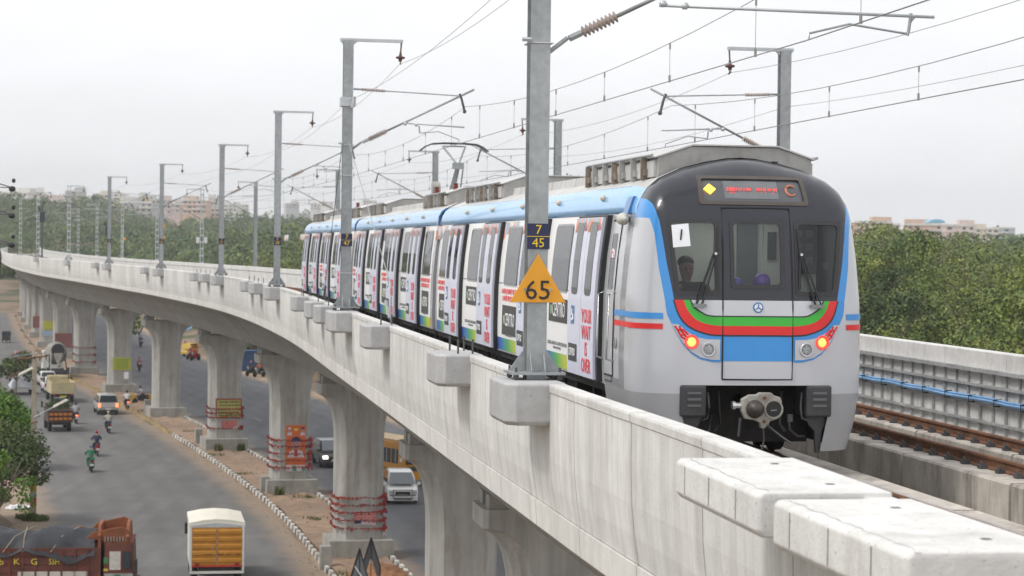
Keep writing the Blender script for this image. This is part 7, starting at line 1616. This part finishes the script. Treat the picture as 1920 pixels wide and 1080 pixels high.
# road sign on a post on the median
g=ground_px(298,772,GZ); r=empty('road_sign',(g.x,g.y,GZ+.1),hd(s_at(g.y,0))); tag(r,'white and blue sign on a thin post in front of a pier','sign')
b=MB(); b.tube([(0,0,0),(0,0,3.6)],.045,6); b.build('post',steel_d,r); b=MB(); b.box(-.40,.40,-.06,-.03,1.95,3.45); bd=b.build('sign_board',mat('white_sign_board',(.62,.63,.66),.5,var=.05),r)
b=MB(); b.box(-.40,.40,-.07,-.06,3.22,3.45); b.build('blue_header',tdark,bd)
b=MB(); b.tube([(.2*math.cos(a),-.07,2.8+.2*math.sin(a)) for a in np.linspace(0,6.2,13)],.02,5); b.tube([(-.12,-.07,2.92),(.12,-.07,2.68)],.018,4); b.build('red_ring',txred,bd)
b=MB(); b.box(-.25,.25,-.066,-.06,2.15,2.4); b.build('grey_line',mat('pale_grey_print',(.4,.4,.42),.6),bd)
# small red objects and yellow barrier at the median gap
g=ground_px(266,754,GZ); r=empty('barricade',(g.x,g.y,GZ),hd(s_at(g.y,0))); tag(r,'low yellow barrier in the median gap between two piers','barrier')
for k_ in range(3): b=MB(); b.box(-1.3+k_*.9,-.5+k_*.9,-.1,.1,.0,.75,0,.05,.03); b.build('barrier_block',mat('yellow_barrier_paint',(.50,.30,.03),.6,var=.2,scale=4),r,bevel=.03)
# two black arrow frames at the foot of the garland pier
blk=mat('black_frame_paint',(.03,.032,.036),.5,var=.2,scale=6); gpl=mat('grey_mesh_plate',(.11,.115,.12),.6,var=.15,scale=8)
def arrow_frame(px,pyt,y,H,wd,rz,lab,solid):
    p=depth_px(px,pyt,y); H=p.z-GZ-.1; r=empty('arrow_frame',(p.x,p.y,p.z-H),rz); tag(r,lab,'metal frame')
    O=[(0,H),(wd*.5,H-.95),(wd*.5,H-1.5),(0,H-.55),(-wd*.5,H-1.5),(-wd*.5,H-.95)]
    b=MB(); b.prism([(0,H),(wd*.5,H-1.25),(wd*.42,H-1.9),(0,H-.85),(-wd*.42,H-1.9),(-wd*.5,H-1.25)],1,-.02,.0); b.build('arrow_plate',gpl,r)
    b=MB(); b.tube([(0,-.03,H),(wd*.5,-.03,H-1.25),(wd*.5,-.03,.0)],.035,5); b.tube([(0,-.03,H),(-wd*.5,-.03,H-1.25),(-wd*.5,-.03,.0)],.035,5); b.tube([(0,-.03,H),(0,-.03,0)],.02,5)
    for z in (H-1.9,H-2.6): b.tube([(-wd*.5,-.03,z),(wd*.5,-.03,z)],.03,5)
    b.build('frame',blk,r)
    if solid:
        for z in (H-1.2,H-1.8,H-2.4): b=MB(); b.add([(-.25,-.05,z+.45),(-.18,-.05,z+.45),(.3,-.05,z-.15),(.3,-.05,z-.28)],[(0,1,2,3)]); b.build('white_stripe',mat('worn_white_stripe',(.5,.5,.5),.6,var=.2),r)
        b=MB(); b.prism([(-wd*.48,0),(wd*.48,0),(wd*.48,H-1.3),(0,H-.2),(-wd*.48,H-1.3)],1,.005,.03); b.build('back_plate',gpl,r)
arrow_frame(696,1007,91,4.0,.78,.15,'taller open black arrow frame standing at the foot of the garland pier',False)
arrow_frame(675,1028,89.5,3.4,.80,-.35,'lower black arrow frame with white slashes, left of the taller one',True)
# soil heap round them
V=[]; 
b=MB(); rs5=np.random.default_rng(2); n=14; vs=[]
for i in range(n):
    for j in range(n):
        a=i/(n-1)*2-1; c=j/(n-1)*2-1; q=max(0,1-a*a-c*c); vs.append((a*1.5,c*2.2,0.6*q**.8+rs5.normal(0,.04)*(q>0)-.05))
b.add(vs,[(i*n+j,i*n+j+1,(i+1)*n+j+1,(i+1)*n+j) for i in range(n-1) for j in range(n-1)]); o=b.build('soil_heap',mat('red_brown_earth',(.27,.13,.06),.95,var=.3,scale=3,bump=.6,bscale=8)); s=s_at(94.5,0); o.location=W(s,.1,GZ+.12); o.rotation_euler=(0,0,hd(s)); tag(o,'heap of reddish earth round the feet of the arrow frames','soil','',kind='stuff')
# low concrete posts on the kerb
for i,(px,py,lab) in enumerate(((272,776,'stubby pale post on the kerb by the small road sign'),(368,836,'pale post block at the pedestal of the pier with the yellow notice'),(205,724,'stubby pale post at the pedestal behind the silver estate car'),(492,928,'pale block at the left of the portrait pier pedestal'),(606,1068,'pale block at the left of the garland pier pedestal'))):
    g=ground_px(px+4,py,GZ); b=MB(); b.box(-.28,.28,-.28,.28,-.05,1.25 if i<3 else 1.1,0,.03,.03); o=b.build('kerb_post',conc_ped,bevel=.03); o.location=(g.x,g.y,GZ); o.rotation_euler=(0,0,hd(s_at(g.y,0))); tag(o,lab,'post')
# lamp pole at the left roadside
g=ground_px(62,968,GZ); r=empty('lamp_pole',(g.x,g.y,GZ),.1); tag(r,'weathered concrete lamp pole with coloured bands at the left roadside','lamp post')
H=depth_px(57,668,g.y).z-GZ
b=MB(); b.box(-.16,.16,-.13,.13,0,H,0,.05,.04); b.build('pole',mat('weathered_pole_concrete',(.40,.35,.27),.9,var=.15,scale=3,streak=.2),r)
for z0,z1,nm,c in ((.55,1.0,'red',(.35,.06,.05)),(1.0,1.35,'grey',(.30,.31,.33)),(1.35,1.95,'yellow',(.55,.28,.03))): b=MB(); b.box(-.165,.165,-.14,.14,z0,z1,0,.008,.008); b.build('painted_band',mat(nm+'_pole_band',c,.7,var=.25,scale=8),r)
b=MB(); b.tube([(-.9,-.1,H-.18),(.75,-.1,H+.05)],.05,5); b.build('cross_arm',rustm,r)
for x in (-.8,0,.65): b=MB(); b.lathe([(0,.03),(.05,.05),(.10,.055),(.16,.02)],(x,-.1,H-.1+x*.14),(x,-.1,H+5),8); b.build('pin_insulator',insul,r)
for x1,z1,dx in ((1.35,-2.55,.55),(-.15-.35,-.85,.55)):
    a=Vector((0,-.1,H-3.3 if x1>0 else H-1.35)); e=Vector((x1,-.35,H+z1))
    b=MB(); b.tube([a,a.lerp(e,.6),e],.03,6); b.build('lamp_arm',galv,r)
    M_=Matrix.Translation(e)@Matrix.Rotation(R(-28),4,'Y'); b=MB(); b.T=M_; b.box(-.35,.55,-.14,.14,-.06,.08,0,.06,.04); b.build('lamp_head',mat('pale_lamp_cover',(.58,.55,.48),.5,var=.1),r,bevel=.03)
for z in (H-3.6,H-6.2): b=MB(); b.tube([(-.17,-.14,z),(.17,-.14,z+.1),(.17,.14,z+.05),(-.17,.14,z),(-.17,-.14,z)],.025,4); b.build('wire_binding',rustm,r)
# wires of the roadside line
hx=r.location
b=MB()
for x,dz in ((-.8,-.02),(0,.1),(.65,.2)):
    p0=hx+Vector((x,-.1,H+dz)); b.tube([p0,p0+Vector((-9,-30,.0)),p0+Vector((-18,-60,1.2))],.012,4)
tag(b.build('roadside_cable',wirem),'thin cables running from the lamp pole towards the left edge','cable')
# plastic sheet litter
g=ground_px(38,952,GZ+.03); b=MB(); vs=[]; rs6=np.random.default_rng(12)
for i in range(9):
    for j in range(7): vs.append(((i/8-.5)*1.3,(j/6-.5)*1.8,abs(rs6.normal(.05,.06))))
b.add(vs,[(i*7+j,i*7+j+1,(i+1)*7+j+1,(i+1)*7+j) for i in range(8) for j in range(6)]); o=b.build('plastic_sheet',mat('white_plastic',(.68,.68,.68),.4,var=.1)); o.location=g; tag(o,'crumpled white plastic sheet on the dirt left of the lamp pole','litter')
# power pole at the far left with three insulator arms (its post stands just outside the frame)
p=depth_px(-14,400,74); r=empty('power_pole',(p.x,p.y,GZ),0); tag(r,'power pole at the left edge with three arms of dark insulators and a looping cable','power pole')
b=MB(); b.box(-.13,.13,-.13,.13,0,depth_px(0,320,74).z-GZ); b.build('post',mat('dark_iron_post',(.12,.09,.07),.8,var=.2),r)
for py in (352,402,457):
    zz=depth_px(0,py,74).z-GZ; x1=.72
    b=MB(); b.tube([(.1,-.1,zz+.18),(x1-.05,-.2,zz+.02)],.022,5); b.tube([(.1,-.1,zz+.02),(x1-.05,-.2,zz+.0)],.018,5); a=b.build('insulator_arm',steel_d,r)
    b=MB(); b.lathe([(0,.03),(.03,.10),(.10,.12),(.17,.10),(.2,.03)],(x1,-.2,zz-.14),(x1,-.2,zz+5),10); b.lathe([(0,.03),(.04,.065),(.12,.065),(.15,.02)],(x1+.05,-.2,zz+.17),(x1+.05,-.2,zz+5),8); b.build('insulator',blackm,r)
b=MB(); zz=depth_px(0,457,74).z-GZ; b.tube([(.12,-.1,zz),(.26,-.1,zz-.1),(.33,-.1,zz-.45),(.28,-.1,zz-.95),(.12,-.1,zz-1.25)],.028,6); b.build('looping_cable',blackm,r,smooth=True)
# beyond the right carriageway: blue shed, blue tarpaulin, a green verge and a low wall
g=ground_px(472,698,GZ); b=MB(); b.box(-1.6,1.6,-1,1,0,2.4); r=empty('blue_shed',(g.x-.4,g.y+3,GZ),.3); tag(r,'blue corrugated sheet shed beyond the right carriageway','shed')
for k_ in range(8): b=MB(); b.box(-1.6+k_*.4,-1.25+k_*.4,-1.03,-.97,0,2.3); b.build('sheet_panel',mat('blue_sheet_paint',(.05,.10,.22),.6,var=.2,scale=3),r)
b=MB(); b.box(-1.7,1.7,-1.1,1.1,2.3,2.4); b.box(-1.6,1.6,-.97,1,0,2.3); b.build('shed_body',mat('blue_sheet_paint',(.05,.10,.22)),r)
g=ground_px(352,655,GZ); r=empty('tarpaulin_stall',(g.x-1.0,g.y+4,GZ),.2); tag(r,'bright blue tarpaulin awning beside the pier, beyond the carriageway','stall'); b=MB(); b.add([(-2.6,-1.5,1.3),(2.0,-1.5,3.4),(2.4,1.5,3.6),(-2.2,1.5,1.6),(-2.9,-1.5,.4)],[(0,1,2,3),(0,4,3)]); b.add([(-2.6,-1.5,1.34),(2.0,-1.5,3.44),(2.4,1.5,3.64),(-2.2,1.5,1.64)],[(0,1,2,3)]); b.build('tarpaulin',mat('blue_tarpaulin',(.02,.16,.42),.5,var=.12),r)
b=MB(); 
for x,y,z in ((-2.5,-1.4,1.3),(1.9,-1.4,3.3),(2.3,1.4,3.5),(-2.1,1.4,1.5)): b.tube([(x,y,0),(x,y,z)],.05,5)
b.build('stall_pole',rustm,r)
# driver and balloons in the cab
pc=(lead.matrix_basis if False else Matrix.Translation(lead.location)@Matrix.Rotation(lead.rotation_euler.z,4,'Z'))
dm=skin_mesh('body',({'pelvis':((0,.0,1.45),.16),'chest':((0,-.02,1.95),.16),'up':((0,-.02,2.08),.12),'nk':((0,-.03,2.17),.055),'chin':((0,-.05,2.25),.085),'hd':((.0,-.04,2.34),.118),'cr':((.0,-.02,2.44),.11),'ls':((-.2,-.02,2.06),.075),'le':((-.29,-.22,1.95),.05),'lh':((-.16,-.42,2.12),.04),'rs':((.2,-.02,2.06),.075),'re':((.29,-.22,1.95),.05),'rh':((.2,-.40,2.12),.04)},[('pelvis','chest'),('chest','up'),('up','nk'),('nk','chin'),('chin','hd'),('hd','cr'),('up','ls'),('ls','le'),('le','lh'),('up','rs'),('rs','re'),('re','rh')],'pelvis'),skinm,2)
drv=empty('person',pc@Vector((-.78,.95,.27)),lead.rotation_euler.z); tag(drv,'driver with black hair behind the left windscreen of the train','person')
mkobj('body',dm,drv)
sm_=skin_mesh('shirt',({'pelvis':((0,.0,1.45),.19),'chest':((0,-.02,1.95),.21),'up':((0,-.02,2.08),.17),'col':((0,-.02,2.15),.09),'ls':((-.22,-.02,2.07),.11),'le':((-.29,-.19,1.97),.08),'rs':((.22,-.02,2.07),.11),'re':((.29,-.19,1.97),.08)},[('pelvis','chest'),('chest','up'),('up','col'),('up','ls'),('ls','le'),('up','rs'),('rs','re')],'pelvis'),cloth('charcoal',(.06,.05,.05)),2); mkobj('shirt',sm_,drv)
b=MB(); b.lathe([(0,.098),(.03,.116),(.07,.114),(.11,.09),(.135,.05),(.145,0)],(0,.016,2.385),(0,.03,3),14); b.build('hair',hairm,drv,smooth=True)
b=MB(); 
for x in (-.035,.035): b.lathe([(0,.014),(.006,.012),(.008,0)],(x,-.135,2.345),(x,-1,2.345),8)
b.build('eyes',blackm,drv)
b=MB(); b.tube([(0,-.13,2.34),(0,-.16,2.30),(0,-.13,2.29)],[.010,.018,.012],6); b.build('nose',skinm,drv)
for i,(x,y,z,rr_,mm,lab) in enumerate(((.17,.45,2.45,.125,mat('purple_balloon',(.22,.12,.48),.25,var=.03,coat=.3),'round purple balloon in the middle window of the train cab'),(-.20,.42,2.41,.10,mat('blue_violet_balloon',(.12,.11,.42),.25,var=.03,coat=.3),'smaller blue-violet balloon at the left of the middle cab window'))):
    b=MB(); b.lathe([(0,0)]+[(rr_*1.08*(1-math.cos(t_)),rr_*math.sin(t_)) for t_ in np.linspace(.2,2.95,12)]+[(rr_*2.2,.012),(rr_*2.28,.02)],(0,0,rr_),(0,0,-5),18); o=b.build('balloon',mm,None,smooth=True); o.location=pc@Vector((x,y,z)); tag(o,lab,'balloon')
# ------------------------------------------------------------------ air
def haze():
    b=MB(); b.box(-4000,4000,-80,5100,GZ-2,150); o=b.build('haze',soil); o.data.materials.clear(); m=bpy.data.materials.new('thin_haze'); m.use_nodes=True; t=m.node_tree; t.nodes.clear()
    out=N(t,'ShaderNodeOutputMaterial'); v=N(t,'ShaderNodeVolumePrincipled'); v.inputs['Color'].default_value=(.97,.985,1.0,1); v.inputs['Density'].default_value=HAZE; v.inputs['Anisotropy'].default_value=.2
    t.links.new(v.outputs[0],out.inputs['Volume']); o.data.materials.append(m); tag(o,kind='stuff'); return o
HAZE=.00022
haze()
